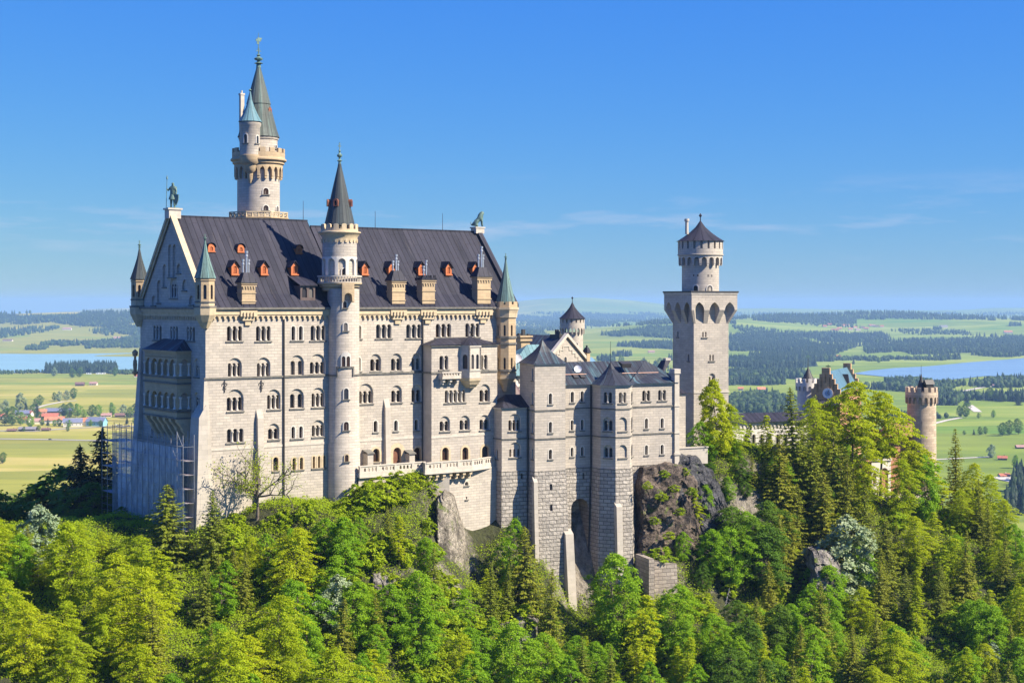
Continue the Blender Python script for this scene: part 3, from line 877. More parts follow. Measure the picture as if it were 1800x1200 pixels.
# round stair turret in the middle of the south front
cx, cy, r = PF.at(603.5, -.35), -.35, 2.42
tz = lambda p: PF.z(p, cx, cy)
mb = MB(); mb.lathe(cx, cy, [(r + .14, -48), (r + .12, tz(779)), (r, tz(776)), (r, tz(508))], 40)
st = mb.build('stair_turret', 'wall', pal)
for px, p0, p1, w in ((606, 530, 541, .55), (607.5, 567, 581, .6), (608.5, 681, 700, .7), (608.5, 739, 754, .75)):
    cyl_window(st, cx, cy, r, pxang(PF, cx, cy, r, px), tz(p1), tz(p0), w)
cyl_window(st, cx, cy, r + .12, pxang(PF, cx, cy, r, 609), tz(808), tz(796), .55, 'sandtrim')
cyl_window(st, cx, cy, r, pxang(PF, cx, cy, r, 608), tz(643), tz(625), 1.25, 'white', 2, blindz=tz(617))
mb = MB(); aw = pxang(PF, cx, cy, r, 607)
fm = cyl_map(cx, cy, r + .16, aw)
def arcstrip(x0, x1, z0, z1, k=6):
    for i in range(k):
        a, b = x0 + (x1 - x0) * i / k, x0 + (x1 - x0) * (i + 1) / k
        p = [fm(a, 0, 0), fm(b, 0, 0), fm(b, 0, .25), fm(a, 0, .25)]
        mb.hexa([(q[0], q[1], z0) for q in p] + [(q[0], q[1], z1) for q in p])
arcstrip(-3.6, -1.25, tz(660), tz(657)); arcstrip(1.25, 3.6, tz(659.5), tz(656.5)); arcstrip(-1.25, 1.25, tz(646), tz(643)); arcstrip(-1.45, -1.2, tz(660), tz(643), 1); arcstrip(1.2, 1.45, tz(660), tz(643), 1)
mb.build('string_course', 'ledge', st)
# upper drum
ux, uy, ur = PF.at(597, .75), .75, 2.62
uz = lambda p: PF.z(p, ux, uy)
mb = MB(); mb.lathe(ux, uy, [(ur - .05, uz(500)), (ur, uz(484)), (ur - .28, uz(484)), (ur - .28, uz(456)), (ur, uz(456)), (ur, uz(416))], 40)
mb.build('turret_drum', 'wall', st)
mb = MB(); ca = camang(PF, ux, uy)
ring_arcade(mb, ux, uy, ur + .06, uz(484), uz(452), 10, uz(484), uz(455), .70, .34, 0, a0=ca - .18)
mb.build('blind_arcade', 'white', st)
cyl_window(st, ux, uy, ur - .28, pxang(PF, ux, uy, ur, 606), uz(484), uz(472), .75)
mb = MB(); n = 60
mb.lathe(ux, uy, [(ur, uz(426)), (ur + .10, uz(422)), (ur + .10, uz(417)), (ur + .5, uz(411)), (ur + .62, uz(410)), (ur + .62, uz(408)), (ur + .2, uz(407)), (ur + .2, uz(403.5)), (ur - .3, uz(403.5))], 40, 0)
for i in range(22):
    a = 2 * PI * i / 22; fmm = cyl_map(ux, uy, ur + .16, a); mb.panel(arch(-.17, .17, uz(427), uz(421)), [], fmm, 0, 0, thick=.2)
merlons(mb, ux, uy, ur + .2, uz(403.5), uz(395), 14, .6, .32, 0, ca + .12, True)
mb.build('battlement', 'sandtrim', st)
# balcony
mb = MB()
mb.lathe(ux, uy, [(r, uz(512)), (r + .25, uz(510)), (r + .3, uz(506)), (r + .6, uz(504)), (r + .65, uz(501)), (r + .95, uz(499.5)), (r + 1.0, uz(497)), (r - .4, uz(497))], 40)
mb.build('balcony_corbel', 'sandtrim', st)
mb = MB(); br = r + .95
mb.lathe(ux, uy, [(br - .3, uz(497)), (br, uz(497)), (br, uz(495.5)), (br - .3, uz(495.5))], 40); mb.lathe(ux, uy, [(br - .32, uz(487)), (br + .04, uz(487)), (br + .04, uz(484.5)), (br - .32, uz(484.5)), (br - .32, uz(487))], 40)
for i in range(44):
    a = 2 * PI * i / 44; mb.lathe(ux + (br - .15) * math.cos(a), uy + (br - .15) * math.sin(a), [(.05, uz(496)), (.11, uz(493.5)), (.05, uz(490)), (.09, uz(486.5))], 6)
mb.build('balustrade', 'trim', st)
# square oriel under the balcony
ao = pxang(PF, cx, cy, r, 610); fo = cyl_map(cx, cy, r + .85, ao)
mb = MB()
o2 = [(-.95, tz(497)), (-.95, tz(531)), (-.62, tz(529)), (-.6, tz(523))] + [(-.6 * math.cos(t), tz(521.5) + .55 * math.sin(t)) for t in (.5, 1.0, PI / 2, PI - 1.0, PI - .5)] + [(.6, tz(523)), (.62, tz(529)), (.95, tz(531)), (.95, tz(497))]
mb.panel(o2, [], fo, 0, 0); mb.rim(o2, fo, 0, .95, 0, True)
mb.build('oriel', 'sand', st)
# spire
mb = MB(); mb.lathe(ux, uy, [(2.33, uz(397)), (2.25, uz(392)), (1.7, uz(364)), (1.05, uz(330)), (.32, uz(294)), (.24, uz(288))], 24, 0, 0, False, seam=.45)
sp = mb.build('turret_spire', 'copperdark', st)
mb = MB(); spire_finial(mb, ux, uy, uz(289), uz(250) - uz(289), 0, .42); mb.build('finial', 'bronze', st)
for px in (576.5, 590.5, 616.5):
    ad = pxang(PF, ux, uy, 1.75, px); c, s_ = math.cos(ad), math.sin(ad)
    sg = Seg(PF, (ux + 1.95 * c + .38 * s_, uy + 1.95 * s_ - .38 * c), (ux + 1.95 * c - .38 * s_, uy + 1.95 * s_ + .38 * c))
    mb = MB(); h = arch(.2, .56, uz(362.5), uz(354)); out = arch(0, .76, uz(363.5), uz(350.5), 7)
    mb.panel(out, [h], sg.map, .1, 0); mb.rim(out, sg.map, 0, 1.0, 0, True)
    o = mb.build('dormer', plain('rust_copper', (.20, .07, .035), .6, .3), st)

# projecting wing with bay, oriel and balcony
WD = -2.6
xw0, xw1 = PF.at(758.5, WD), PF.at(874, WD)
wf = Seg(PF, (xw0, WD), (xw1, WD))
zw = wf.z(606.5, 0)
Wn = [(772.5, 788, 625, 649.5, 2, {'gap': .12, 'ends': False}), (842.5, 857, 623.5, 649, 2, {'gap': .12, 'ends': False})]
Wn += [(782, 818, 685, 707, 5), (844, 860.5, 685, 706, 2, {'blind': 675})]
Wn += [(774, 790, 740, 757.5, 2, {'blind': 731}), (809, 825, 738, 755.5, 2, {'blind': 730}), (844, 860, 737, 755, 2, {'blind': 729})]
Wn += [(777, 788.5, 786, 809, 1, {'trim': 'sandtrim', 'frame': .35}), (812.5, 823, 785.5, 808, 1, {'trim': 'sandtrim', 'frame': .35}), (847, 859.5, 783, 806.5, 1, {'trim': 'sandtrim', 'frame': .35})]
wall(pal, wf, -40, zw, Wn)
ws = Seg(PF, (xw0, .05), (xw0, WD)); wall(pal, ws, -40, zw, (), 'wall_smooth')
we = Seg(PF, (xw1, WD), (xw1, .05)); wall(pal, we, -40, zw, ())
mb = MB(); zc = wf.z(653.5, 0)
strip(mb, wf, -.15, wf.L, zc - .3, zc, .16); strip(mb, ws, 0, ws.L, zc - .3, zc, .16)
strip(mb, wf, -.2, wf.L + .1, zw - .25, zw + .02, .3)
mb.build('string_course', 'ledge', pal)
mb = MB(); zp = wf.z(767, 0); strip(mb, wf, -.05, wf.L, zp - .3, zp, .07); mb.build('plinth_course', 'trim', pal)
mb = MB(); e = .45; zr2 = PF.z(593, (xw0 + xw1) / 2, 0)
vs = [(xw0 - e, WD - e, zw), (xw1 + .3, WD - e, zw), (xw1 + .3, -.01, zw), (xw0 - e, -.01, zw), (xw0 + 3.0, -.01, zr2), (xw1 - 3.0, -.01, zr2)]
mb.add(vs, [(0, 1, 5, 4), (1, 2, 5), (3, 0, 4), (2, 3, 4, 5), (3, 2, 1, 0)])
mb.build('lean_to_roof', 'roof', pal)
# polygonal oriel
xo = xw0 + wf.x(826.5); P = [(xo - 1.9, WD), (xo - 1.15, WD - 1.5), (xo + .95, WD - 1.5), (xo + 1.75, WD)]
zo0, zo1 = wf.z(651, xo - xw0), wf.z(606, xo - xw0)
om = MB()
op = None
segs = [Seg(PF, P[i], P[i + 1]) for i in range(3)]
hs3 = []
for sg in segs:
    n = 2 if sg.L > 2 else 1; k = .24; hl = []
    for i in range(n):
        w = (sg.L - k * (n + 1)) / n; a = k + i * (w + k); hl.append(arch(a + w * .12, a + w * .88, zo0 + .3, zo0 + 2.6, 7))
    om.panel(rect(0, sg.L, zo0 - 1.1, zo1), hl, sg.map, .25); hs3.append(hl)
    strip(om, sg, -.05, sg.L + .05, zo0 - .02, zo0 + .16, .12); strip(om, sg, -.05, sg.L + .05, zo1 - .3, zo1, .14); strip(om, sg, -.05, sg.L + .05, zo0 - 1.15, zo0 - .95, .12)
    for a in (0, sg.L): p = sg.map(a, 0, 0); om.lathe(p[0], p[1], [(.13, zo0), (.13, zo1)], 8)
oo = om.build('oriel', 'trim', pal); oo['label'] = 'white polygonal oriel with pointed dark roof'
for sg, hl in zip(segs, hs3):
    for h in hl: hp = MB(); hp.panel(h, [], lambda x, z, dep: sg.map(x, z, .23), 0); hp.build('pane', 'glass', oo)
mb = MB(); sc_ = lambda k: [(xo + (p[0] - xo) * k, WD + (p[1] - WD) * k) for p in P]
mb.prism(sc_(1.02), zo0 - 1.6, zo0 - 1.1, 0, sc_(1.08)); mb.prism(sc_(.78), zo0 - 2.2, zo0 - 1.6, 0, sc_(.98)); mb.prism(sc_(.5), zo0 - 2.7, zo0 - 2.2, 0, sc_(.72))
mb.build('oriel_corbel', 'sandtrim', oo)
mb = MB(); q = [(xo + (p[0] - xo) * 1.15, WD + (p[1] - WD) * 1.15) for p in P] + [(xo + 1.8, -.3), (xo - 1.9, -.3)]
n = len(q); vs = [(x, y, zo1) for x, y in q] + [(xo, WD - .1, zo1 + 1.45)]
mb.add(vs, [(i, (i + 1) % n, n) for i in range(n)] + [tuple(range(n - 1, -1, -1))]); mb.tube((xo, WD - .1, zo1 + 1.4), (xo, WD - .1, zo1 + 2.6), .07, .03); mb.lathe(xo, WD - .1, [(0, zo1 + 1.8), (.2, zo1 + 2.0), (0, zo1 + 2.2)], 8)
mb.build('oriel_roof', 'roof', oo)
# stone balcony left of the oriel
xa, xb = wf.x(770), wf.x(803); zt = wf.z(653.5, xa); zb_ = wf.z(664, xa)
mb = MB(); out_ = 1.25
strip(mb, wf, xa, xb, zb_ - .15, zb_ + .12, out_); strip(mb, wf, xa - .08, xb, zt - .18, zt + .02, out_ + .08, inn=-out_ + .25)
sgb = Seg(PF, (xw0 + xa, WD - out_), (xw0 + xb, WD - out_))
hl = [arch(.25 + i * (sgb.L - .4) / 6, .25 + i * (sgb.L - .4) / 6 + .32, zb_ + .35, zb_ + .85, 5) for i in range(6)]
mb.panel(rect(0, sgb.L, zb_ + .1, zt - .15), hl, sgb.map, .15, thick=.16)
sgl = Seg(PF, (xw0 + xa, WD), (xw0 + xa, WD - out_)); mb.panel(rect(0, sgl.L, zb_ + .1, zt - .15), [], sgl.map, 0, thick=.16)
for k in (.08, .45, .82):
    x = xa + (xb - xa) * k; strip(mb, wf, x, x + .42, zb_ - .65, zb_ - .15, .95); strip(mb, wf, x, x + .42, zb_ - 1.05, zb_ - .65, .55)
mb.build('balcony', 'trim', pal)
# sloped little door hoods by the terrace door
for px in (643, 716):
    mb = MB(); x = south.x(px); z0 = south.z(818, x); z1 = z0 + 2.0
    mb.box(x - .5, x + .5, -1.4, 0, z0 - 1.5, z1 - .1, 0); mb.hexa([(x - .65, -1.6, z1 - .1), (x + .65, -1.6, z1 - .1), (x + .65, 0, z1 + .35), (x - .65, 0, z1 + .35), (x - .65, -1.6, z1 + .05), (x + .65, -1.6, z1 + .05), (x + .65, 0, z1 + .5), (x - .65, 0, z1 + .5)], 1)
    mb.build('stair_hood', ['wall_smooth', 'ledge'], pal)

# two-storey loggia on the west gable
d0, d1 = 4.95, 16.7; pr = 2.15
lf = Seg(PF, (-pr, d1), (-pr, d0)); ls = Seg(PF, (-pr, d0), (0, d0)); ln = Seg(PF, (0, d1), (-pr, d1))
lz = lambda p: PF.z(p, -pr, d0)
lm = MB(); zt = lz(618.5)
for sg, n in ((lf, 5), (ls, 1), (ln, 1)):
    hl = []
    for (pa, pb) in ((632, 661.5), (691, 719.5)):
        if n == 5:
            for i in range(5): w = (sg.L - .9) / 5; a = .35 + i * w; hl.append(arch(a + .22, a + w - .06, lz(pb), lz(pa), 8))
        else: hl.append(arch(sg.L * .28, sg.L * .80, lz(pb), lz(pa), 8))
    lm.panel(rect(0, sg.L, lz(737), zt), hl, sg.map, .4)
    strip(lm, sg, -.2, sg.L + .2, zt - .1, zt + .12, .3)
    corbel_table(lm, sg, .3, sg.L - .3, zt - .95, zt - .6, .06, .35)
    for p in (664, 674, 722, 735): strip(lm, sg, -.16, sg.L + (.16 if sg is lf else 0), lz(p) - .16, lz(p) + .1, .18, 1)
lo = lm.build('loggia', ['sand', 'ledge'], pal); lo['label'] = 'two-storey arcaded stone loggia on the gable'
for sg, n in ((lf, 5), (ls, 1)):
    for (pa, pb) in ((632, 661.5), (691, 719.5)):
        xs = [.35 + i * (sg.L - .9) / 5 + .08 for i in range(6)] if n == 5 else [sg.L * .24, sg.L * .84]
        for x in xs:
            cm = MB(); p = sg.map(min(x, sg.L - .15), 0, -.14 if n == 5 else -.06); column(cm, p, lz(pb), lz(pa) - .55, .15); cm.build('column', 'white', lo)
mb = MB(); mb.box(-pr, 0, d0, d1, lz(666), lz(663)); mb.box(-pr, 0, d0, d1, lz(726), lz(723)); mb.build('loggia_floor', 'trim', lo)
mb = MB(); e = .35; vs = [(-pr - e, d0 - e, zt + .12), (-pr - e, d1 + e, zt + .12), (0, d1 + e, zt + .12), (0, d0 - e, zt + .12), (-.02, d0 + 2.2, zt + 1.75), (-.02, d1 - 2.2, zt + 1.75)]
mb.add(vs, [(1, 0, 4, 5), (0, 3, 4), (2, 1, 5), (3, 2, 5, 4), (0, 1, 2, 3)]); mb.build('loggia_roof', 'roofg', lo)
# rounded corbels carrying it
for i in range(6):
    y = d0 + .35 + (d1 - d0 - .7) * i / 5; mb = MB(); prof = [(-pr, lz(737)), (-pr + .05, lz(742)), (-pr + .75, lz(752)), (-pr + .9, lz(757)), (-.75, lz(766)), (-.35, lz(775)), (0, lz(782)), (0, lz(737))]
    n = len(prof); w = .42; vs = [(x, y - w, z) for x, z in prof] + [(x, y + w, z) for x, z in prof]
    mb.add(vs, [(i, (i + 1) % n, n + (i + 1) % n, n + i) for i in range(n)] + [tuple(range(n - 1, -1, -1)), tuple(range(n, 2 * n))]); mb.build('corbel', 'sandtrim', lo)
# small statue bracket on the far corner of the loggia is part of the wall decoration
mb = MB(); mb.lathe(-1.2, DEP - .8, [(q_, -11.3 + (z_ + 14) * .577) for q_, z_ in ((.1, -14), (.45, -13.2), (.5, -12.9), (.26, -12.7), (.36, -11), (.30, -9.8), (.17, -9.5), (.23, -9.1), (.14, -8.8), (.4, -8.6), (.5, -7.6), (.1, -6.9))], 8); mb.build('corner_figure', 'brown', pal)

# statues (stand on the roof, so they are things of their own)
def skin_figure(name, label, cat, fr, a, d, z, verts, edges, radii, mat, extra=None, rot=0.0):
    me = bpy.data.meshes.new(name); me.from_pydata(verts, edges, [])
    o = bpy.data.objects.new(name, me); COL.objects.link(o)
    md = o.modifiers.new('skin', 'SKIN'); md.use_smooth_shade = True
    for v, rr in zip(me.skin_vertices[0].data, radii): v.radius = (rr, rr)
    me.skin_vertices[0].data[0].use_root = True
    o.modifiers.new('sub', 'SUBSURF').levels = 1; o.modifiers['sub'].render_levels = 1
    dg = bpy.context.evaluated_depsgraph_get(); m2 = bpy.data.meshes.new_from_object(o.evaluated_get(dg))
    o.modifiers.clear(); o.data = m2; m2.materials.clear(); m2.materials.append(M[mat])
    o.location = (fr.wx(a, d), fr.wy(a, d), z); o.rotation_euler = (0, 0, rot)
    props(o, label, cat)
    if extra:
        for nm, mbx in extra:
            e = mbx.build(nm, mat, None); e.parent = o
    return o
kz = RL + 1.15
kv = [(0, 0, 1.95), (0, 0, 2.5), (0, 0, 3.05), (0, 0, 3.38), (.02, -.03, 3.62), (.02, -.03, 3.85), (-.22, 0, 1.8), (-.25, -.06, .95), (-.3, 0, .1), (-.32, -.25, .05), (.2, 0, 1.8), (.24, .02, .95), (.24, .1, .1), (.26, -.18, .05), (-.42, 0, 3.1), (-.78, -.05, 2.6), (-.82, -.3, 3.0), (.42, 0, 3.1), (.62, -.02, 2.5), (.66, -.2, 2.05)]
ke = [(0, 1), (1, 2), (2, 3), (3, 4), (4, 5), (0, 6), (6, 7), (7, 8), (8, 9), (0, 10), (10, 11), (11, 12), (12, 13), (2, 14), (14, 15), (15, 16), (2, 17), (17, 18), (18, 19)]
kr = [.36, .34, .38, .15, .24, .2, .26, .19, .14, .1, .26, .19, .14, .1, .18, .14, .1, .18, .14, .1]
ex = []
m1 = MB(); m1.tube((-.95, -.3, 0), (-.80, -.32, 4.4), .045, n=6); m1.lathe(-.79, -.32, [(.12, 4.3), (.14, 4.5), (0, 5.0)], 6); ex.append(('spear', m1))
m1 = MB(); sh = [(.25, 2.1), (1.15, 2.0), (1.1, 1.2), (.7, .35), (.3, 1.1)]
m1.add([(x, -.34, z) for x, z in sh] + [(x, -.2, z) for x, z in sh], [(0, 4, 3, 2, 1), (5, 6, 7, 8, 9)] + [(i, (i + 1) % 5, 5 + (i + 1) % 5, 5 + i) for i in range(5)]); ex.append(('shield', m1))
m1 = MB(); m1.lathe(0, 0, [(.0, 2.1), (.42, 2.05), (.58, 1.55), (.62, 1.3), (0, 1.35)], 12); ex.append(('tunic', m1))
m1 = MB(); m1.box(-.75, .75, -.6, .6, 0, .08); ex.append(('statue_base', m1))
skin_figure('knight_statue', 'green bronze knight with spear and shield on the west gable peak', 'statue', PF, .2, DEP / 2, kz, kv, ke, kr, 'bronze', ex, R(-18))
lv = [(0, 0, 1.0), (.35, 0, 1.5), (.6, 0, 2.05), (.85, 0, 2.45), (1.2, 0, 2.4), (-.45, 0, .75), (-.75, 0, .4), (.75, .22, 1.2), (.8, .24, .55), (.9, .24, .1), (.75, -.22, 1.2), (.8, -.24, .55), (.9, -.24, .1), (-.3, .35, .4), (.1, .4, .12), (-.3, -.35, .4), (.1, -.4, .12), (-1.05, 0, .3), (-1.1, .1, .9)]
le = [(0, 1), (1, 2), (2, 3), (3, 4), (0, 5), (5, 6), (1, 7), (7, 8), (8, 9), (1, 10), (10, 11), (11, 12), (5, 13), (13, 14), (5, 15), (15, 16), (6, 17), (17, 18)]
lr = [.42, .46, .5, .42, .2, .45, .34, .2, .15, .15, .2, .15, .15, .28, .15, .28, .15, .08, .07]
skin_figure('lion_statue', 'green bronze seated lion on the east end of the palace ridge', 'statue', PF, SE - .2, d2, RR + .8, lv, le, lr, 'bronze', None, R(10))

# ------------------------------------------------------------------ tall north tower
NT = Fr(PF.wx(0, 25), PF.wy(0, 25), 36.4)
na = NT.at(454.5, 0)
tow = Thing('tall_round_tower', 'tallest round white tower with green spire and corbelled battlements', 'tower', NT, na, 0, -30)
nz_ = lambda p: NT.z(p, na, 0)
U = NT.wy(na, 0) / F
cx, cy = na, 0
r = 37 * U; ca = camang(NT, cx, cy)
mb = MB(); mb.lathe(cx, cy, [(r, -30), (r, nz_(300))], 40); mb.build('shaft', 'wall', tow)
mb = MB(); rb = 54 * U; pts = rotoct(cx, cy, rb, 8, ca + PI / 8)
mb.prism(pts, 2, nz_(384.5)); mb.prism(rotoct(cx, cy, rb * 1.04, 8, ca + PI / 8), nz_(385.5), nz_(383.5)); mb.build('octagon_base', 'sand', tow)
mb = MB()
for i in range(8):
    sg = Seg(NT, pts[i], pts[(i + 1) % 8]); n = 4; w = sg.L / n
    strip(mb, sg, 0, sg.L, nz_(376), nz_(374), .1, inn=.2)
    for k in range(n):
        for s0, s1 in ((nz_(383.5), nz_(376)), (nz_(376), nz_(383.5))): mb.tube(sg.map(k * w, s0, .05), sg.map((k + 1) * w, s1, .05), .07, n=4)
        p = sg.map(k * w, 0, .05); mb.box(p[0] - .1, p[0] + .1, p[1] - .1, p[1] + .1, nz_(383.5), nz_(376))
mb.build('balustrade', 'sandtrim', tow)
mb = MB(); R2 = 46 * U
ring_arcade(mb, cx, cy, R2 - .35, nz_(312), nz_(291), 20, nz_(312), nz_(295), .66, .75, 0, pointed=True, a0=ca)
mb.lathe(cx, cy, [(r, nz_(296)), (R2 - .4, nz_(292))], 40)
for i in range(20):
    a = ca + 2 * PI * i / 20; fm = cyl_map(cx, cy, R2 - .42, a); mb.panel(arch(-.2, .2, nz_(316), nz_(311), 5), [], fm, 0, thick=.5)
mb.lathe(cx, cy, [(R2 - .42, nz_(291)), (R2 - .1, nz_(289)), (R2 - .1, nz_(286)), (R2 + .25, nz_(283.5)), (R2 + .25, nz_(281)), (R2, nz_(279)), (R2, nz_(270)), (R2 - .4, nz_(270)), (R2 - .4, nz_(283))], 40)
merlons(mb, cx, cy, R2, nz_(270), nz_(262.5), 16, .55, .35, 0, ca + .05)
mb.build('gallery', 'sand', tow)
mb = MB(); r3 = 33 * U; mb.lathe(cx, cy, [(r3, nz_(285)), (r3, nz_(247)), (r3 + .15, nz_(246)), (r3 + .2, nz_(243))], 36); mb.build('upper_drum', 'wall', tow)
mb = MB(); mb.lathe(cx, cy, [(r3 + .35, nz_(242)), (r3 - .1, nz_(228)), (20.5 * U, nz_(184.5)), (21.5 * U, nz_(183.5)), (4.5 * U, nz_(122)), (3.5 * U, nz_(117)), (3.2 * U, nz_(112))], 24, 0, 0, False, seam=.45)
sp = mb.build('main_spire', seamed('aged_copper_roof', (.045, .05, .045), (.11, .13, .115), (.03, .035, .032), .45, (.19, .32, .28), (.52, .8), .5), tow)
mb = MB(); spire_finial(mb, cx, cy, nz_(117), nz_(84) - nz_(117), 0, .75)
mb.tube((cx, cy, nz_(90)), (cx, cy, nz_(58)), .08, .04); mb.box(cx - .5, cx + .45, cy - .06, cy + .06, nz_(73), nz_(69)); mb.box(cx - .2, cx + .6, cy - .05, cy + .05, nz_(69), nz_(66.5)); mb.box(cx - .3, cx + .1, cy - .05, cy + .05, nz_(78), nz_(73))
mb.build('finial', 'bronze', sp)
# lucarne on the spire
ad = ca + 1.05; c, s_ = math.cos(ad), math.sin(ad); rr = 23.5 * U
sg = Seg(NT, (cx + rr * c + .5 * s_, cy + rr * s_ - .5 * c), (cx + rr * c - .5 * s_, cy + rr * s_ + .5 * c))
mb = MB(); o2 = [(0, nz_(206)), (1, nz_(206)), (1, nz_(193)), (.5, nz_(189)), (0, nz_(193))]
mb.panel(o2, [arch(.28, .72, nz_(204), nz_(194))], sg.map, .2); mb.rim(o2, sg.map, 0, 1.6, 0, True); mb.build('lucarne', plain('rust_brown', (.22, .07, .03), .6, .3), sp)
# side turret
sa = pxang(NT, cx, cy, R2, 437.5); cr_ = R2 - 16 * U * .45; tx, ty = cx + cr_ * math.cos(sa), cy + cr_ * math.sin(sa)
rt = 17 * U
mb = MB(); mb.lathe(tx, ty, [(rt, nz_(281)), (rt, nz_(228)), (rt + .15, nz_(226)), (rt + .2, nz_(221.5)), (rt + .05, nz_(220))], 28)
tu = mb.build('side_turret', 'wall', tow)
mb = MB(); mb.lathe(tx, ty, [(.12, nz_(325)), (.45, nz_(317)), (.5, nz_(308)), (1.0, nz_(303)), (1.1, nz_(294)), (1.55, nz_(290)), (1.65, nz_(284)), (rt + .12, nz_(280)), (rt + .12, nz_(277)), (rt - .1, nz_(276))], 24); mb.build('turret_corbel', 'sand', tu)
cyl_window(tu, tx, ty, rt, pxang(NT, tx, ty, rt, 432), nz_(257), nz_(242), .55)
cyl_window(tu, tx, ty, rt, pxang(NT, tx, ty, rt, 452), nz_(257), nz_(244), .5)
mb = MB(); cone(mb, tx, ty, rt + .32, nz_(219), nz_(166), 20, 0, .28, .09, seam=.5); ts = mb.build('turret_roof', 'coppergreen', tu)
mb = MB(); mb.lathe(tx, ty, [(.1, nz_(169)), (.08, nz_(166)), (.27, nz_(164)), (0, nz_(161))], 10); mb.build('finial', 'bronze', tu)
# slim chimney beside it
ac = ca - 1.35; kx, ky = cx + (r3 - .3) * math.cos(ac), cy + (r3 - .3) * math.sin(ac)
mb = MB(); mb.box(kx - .32, kx + .32, ky - .32, ky + .32, nz_(250), nz_(167)); mb.box(kx - .4, kx + .4, ky - .4, ky + .4, nz_(169), nz_(166)); mb.tube((kx, ky, nz_(166)), (kx, ky, nz_(161)), .16, n=8); mb.build('chimney', 'trim', tow)
for px, p0, p1, w in ((467, 333, 344, .9), (467, 363, 372, .9), (486.5, 363.5, 372, .8)):
    cyl_window(tow, cx, cy, r, pxang(NT, cx, cy, r, px), nz_(p1), nz_(p0), w)
cyl_window(tow, cx, cy, r3, pxang(NT, cx, cy, r3, 484), nz_(262), nz_(256), .6)
# ------------------------------------------------------------------ terrace along the palace
ter = Thing('terrace', 'stone terrace with balustrade along the foot of the palace, carried on corbels over the cliff', 'terrace', PF, 25, -3.5, -30)
TD1, TD2 = -3.4, -5.2
ta0, ta1 = PF.at(632, TD1), PF.at(744, TD1); tb0, tb1 = PF.at(747, TD2), PF.at(829, TD2)
zfl = PF.z(833, ta0, TD1)
te = (PF.at(872, -3.0), -3.0)
path = [(ta0, TD1), (ta1, TD1), (tb0, TD2), (tb1, TD2), te]
mb = MB(); fl = path + [(te[0], .0), (ta0, .0)]
mb.prism(fl, zfl - .55, zfl + .05); mb.build('terrace_floor', 'trim', ter)
for i in range(4):
    if i == 1: seg = Seg(PF, path[1], path[2])
    else: seg = Seg(PF, path[i], path[i + 1])
    mb = MB(); n = max(1, round(seg.L / .62)); w = seg.L / n; h = 1.05
    hl = [arch(k * w + w * .22, k * w + w * .78, zfl + .30, zfl + .86, 5) if k % 5 else None for k in range(n)]
    mb.panel(rect(0, seg.L, zfl + .05, zfl + h), [q for q in hl if q], seg.map, .2, thick=.24)
    strip(mb, seg, -.06, seg.L + .06, zfl + h, zfl + h + .16, .1, inn=.34); strip(mb, seg, -.06, seg.L + .06, zfl - .62, zfl - .4, .16); strip(mb, seg, -.02, seg.L + .02, zfl - .40, zfl + .2, .06)
    for k in range(0, n + 1, 5): strip(mb, seg, max(0, k * w - .2), min(seg.L, k * w + .2), zfl + .05, zfl + h + .02, .07, inn=.3)
    mb.build('balustrade', 'trim', ter)
sgc = Seg(PF, path[2], path[3])
for i in range(7):
    x = .9 + i * (sgc.L - 1.2) / 6; mb = MB(); strip(mb, sgc, x, x + .5, zfl - 1.15, zfl - .55, -.1, inn=1.4); strip(mb, sgc, x, x + .5, zfl - 1.7, zfl - 1.15, -.5, inn=1.4); mb.build('corbel', 'sandtrim', ter)
mb = MB(); sg = Seg(PF, (ta0, TD1 + .3), (ta1, TD1 + .3)); mb.panel(rect(0, sg.L, -46, zfl - .5), [], sg.map)
sg = Seg(PF, (ta1, TD1 + .3), (PF.at(790, TD2 + .3), TD2 + .3)); mb.panel(rect(0, sg.L, -46, zfl - .5), [], sg.map)
mb.build('retaining_wall', 'wall_smooth', ter)
sg = Seg(PF, (PF.at(788, TD2 + .35), TD2 + .35), (PF.at(874, -3.4), -3.4))
sg2 = Seg(PF, (PF.at(788, -3.8), -3.8), (PF.at(874, -3.6), -3.6))
H2 = [(817, 823, 846, 853, 1, {'frame': .2}), (819, 821.5, 872, 877, 1, {'frame': 0})]
wall(ter, sg2, -60, zfl - .5, H2, 'wall', 'trim', name='retaining_wall')

# ------------------------------------------------------------------ bower wing (the lower front building)
KF = Fr(3.63, 245, 26)
kem = Thing('bower_wing', 'lower pale stone wing with square tower, octagonal bay and dark roofs on tall rusticated foundations', 'castle building', KF, 0, 0, -40)
DA = 2.2
zK = lambda py, a, d: KF.z(py, a, d)
A1 = (KF.at(882, DA), DA); A0 = (KF.at(864.5, 5.2), 5.2)
B0, B1 = (0, 0), (KF.at(994, 0), 0)
c1 = KF.at(1040, DA)
D1 = (c1, DA); rt2 = math.sqrt(.5); sd_ = 2.7
D2 = (c1, DA - sd_ - .1); D3 = (D2[0] + sd_ * rt2, D2[1] - sd_ * rt2); D4 = (D3[0] + sd_, D3[1]); D5 = (D4[0] + sd_ * rt2, D4[1] + sd_ * rt2)
DE_ = .9
E0 = (KF.at(1113.5, DE_), DE_); E1 = (KF.at(1191, DE_), DE_)
D2 = (KF.at(1055.5, D2[1]), D2[1]); D3 = (KF.at(1082, D3[1]), D3[1]); D4 = (KF.at(1107, D3[1]), D3[1]); D5 = (D4[0] + sd_ * rt2 * .8, D4[1] + sd_ * rt2)
ze_main = zK(675, 15, 1); zbase = zK(822, 12, 1)
zA = zK(717, *A1); zB = zK(640, 0, 0)
sA0, sA, sBl, sB = Seg(KF, A0, A1), Seg(KF, A1, (0, DA)), Seg(KF, (0, DA), B0), Seg(KF, B0, B1)
sBr, sC = Seg(KF, B1, (B1[0], DA)), Seg(KF, (B1[0], DA), D1)
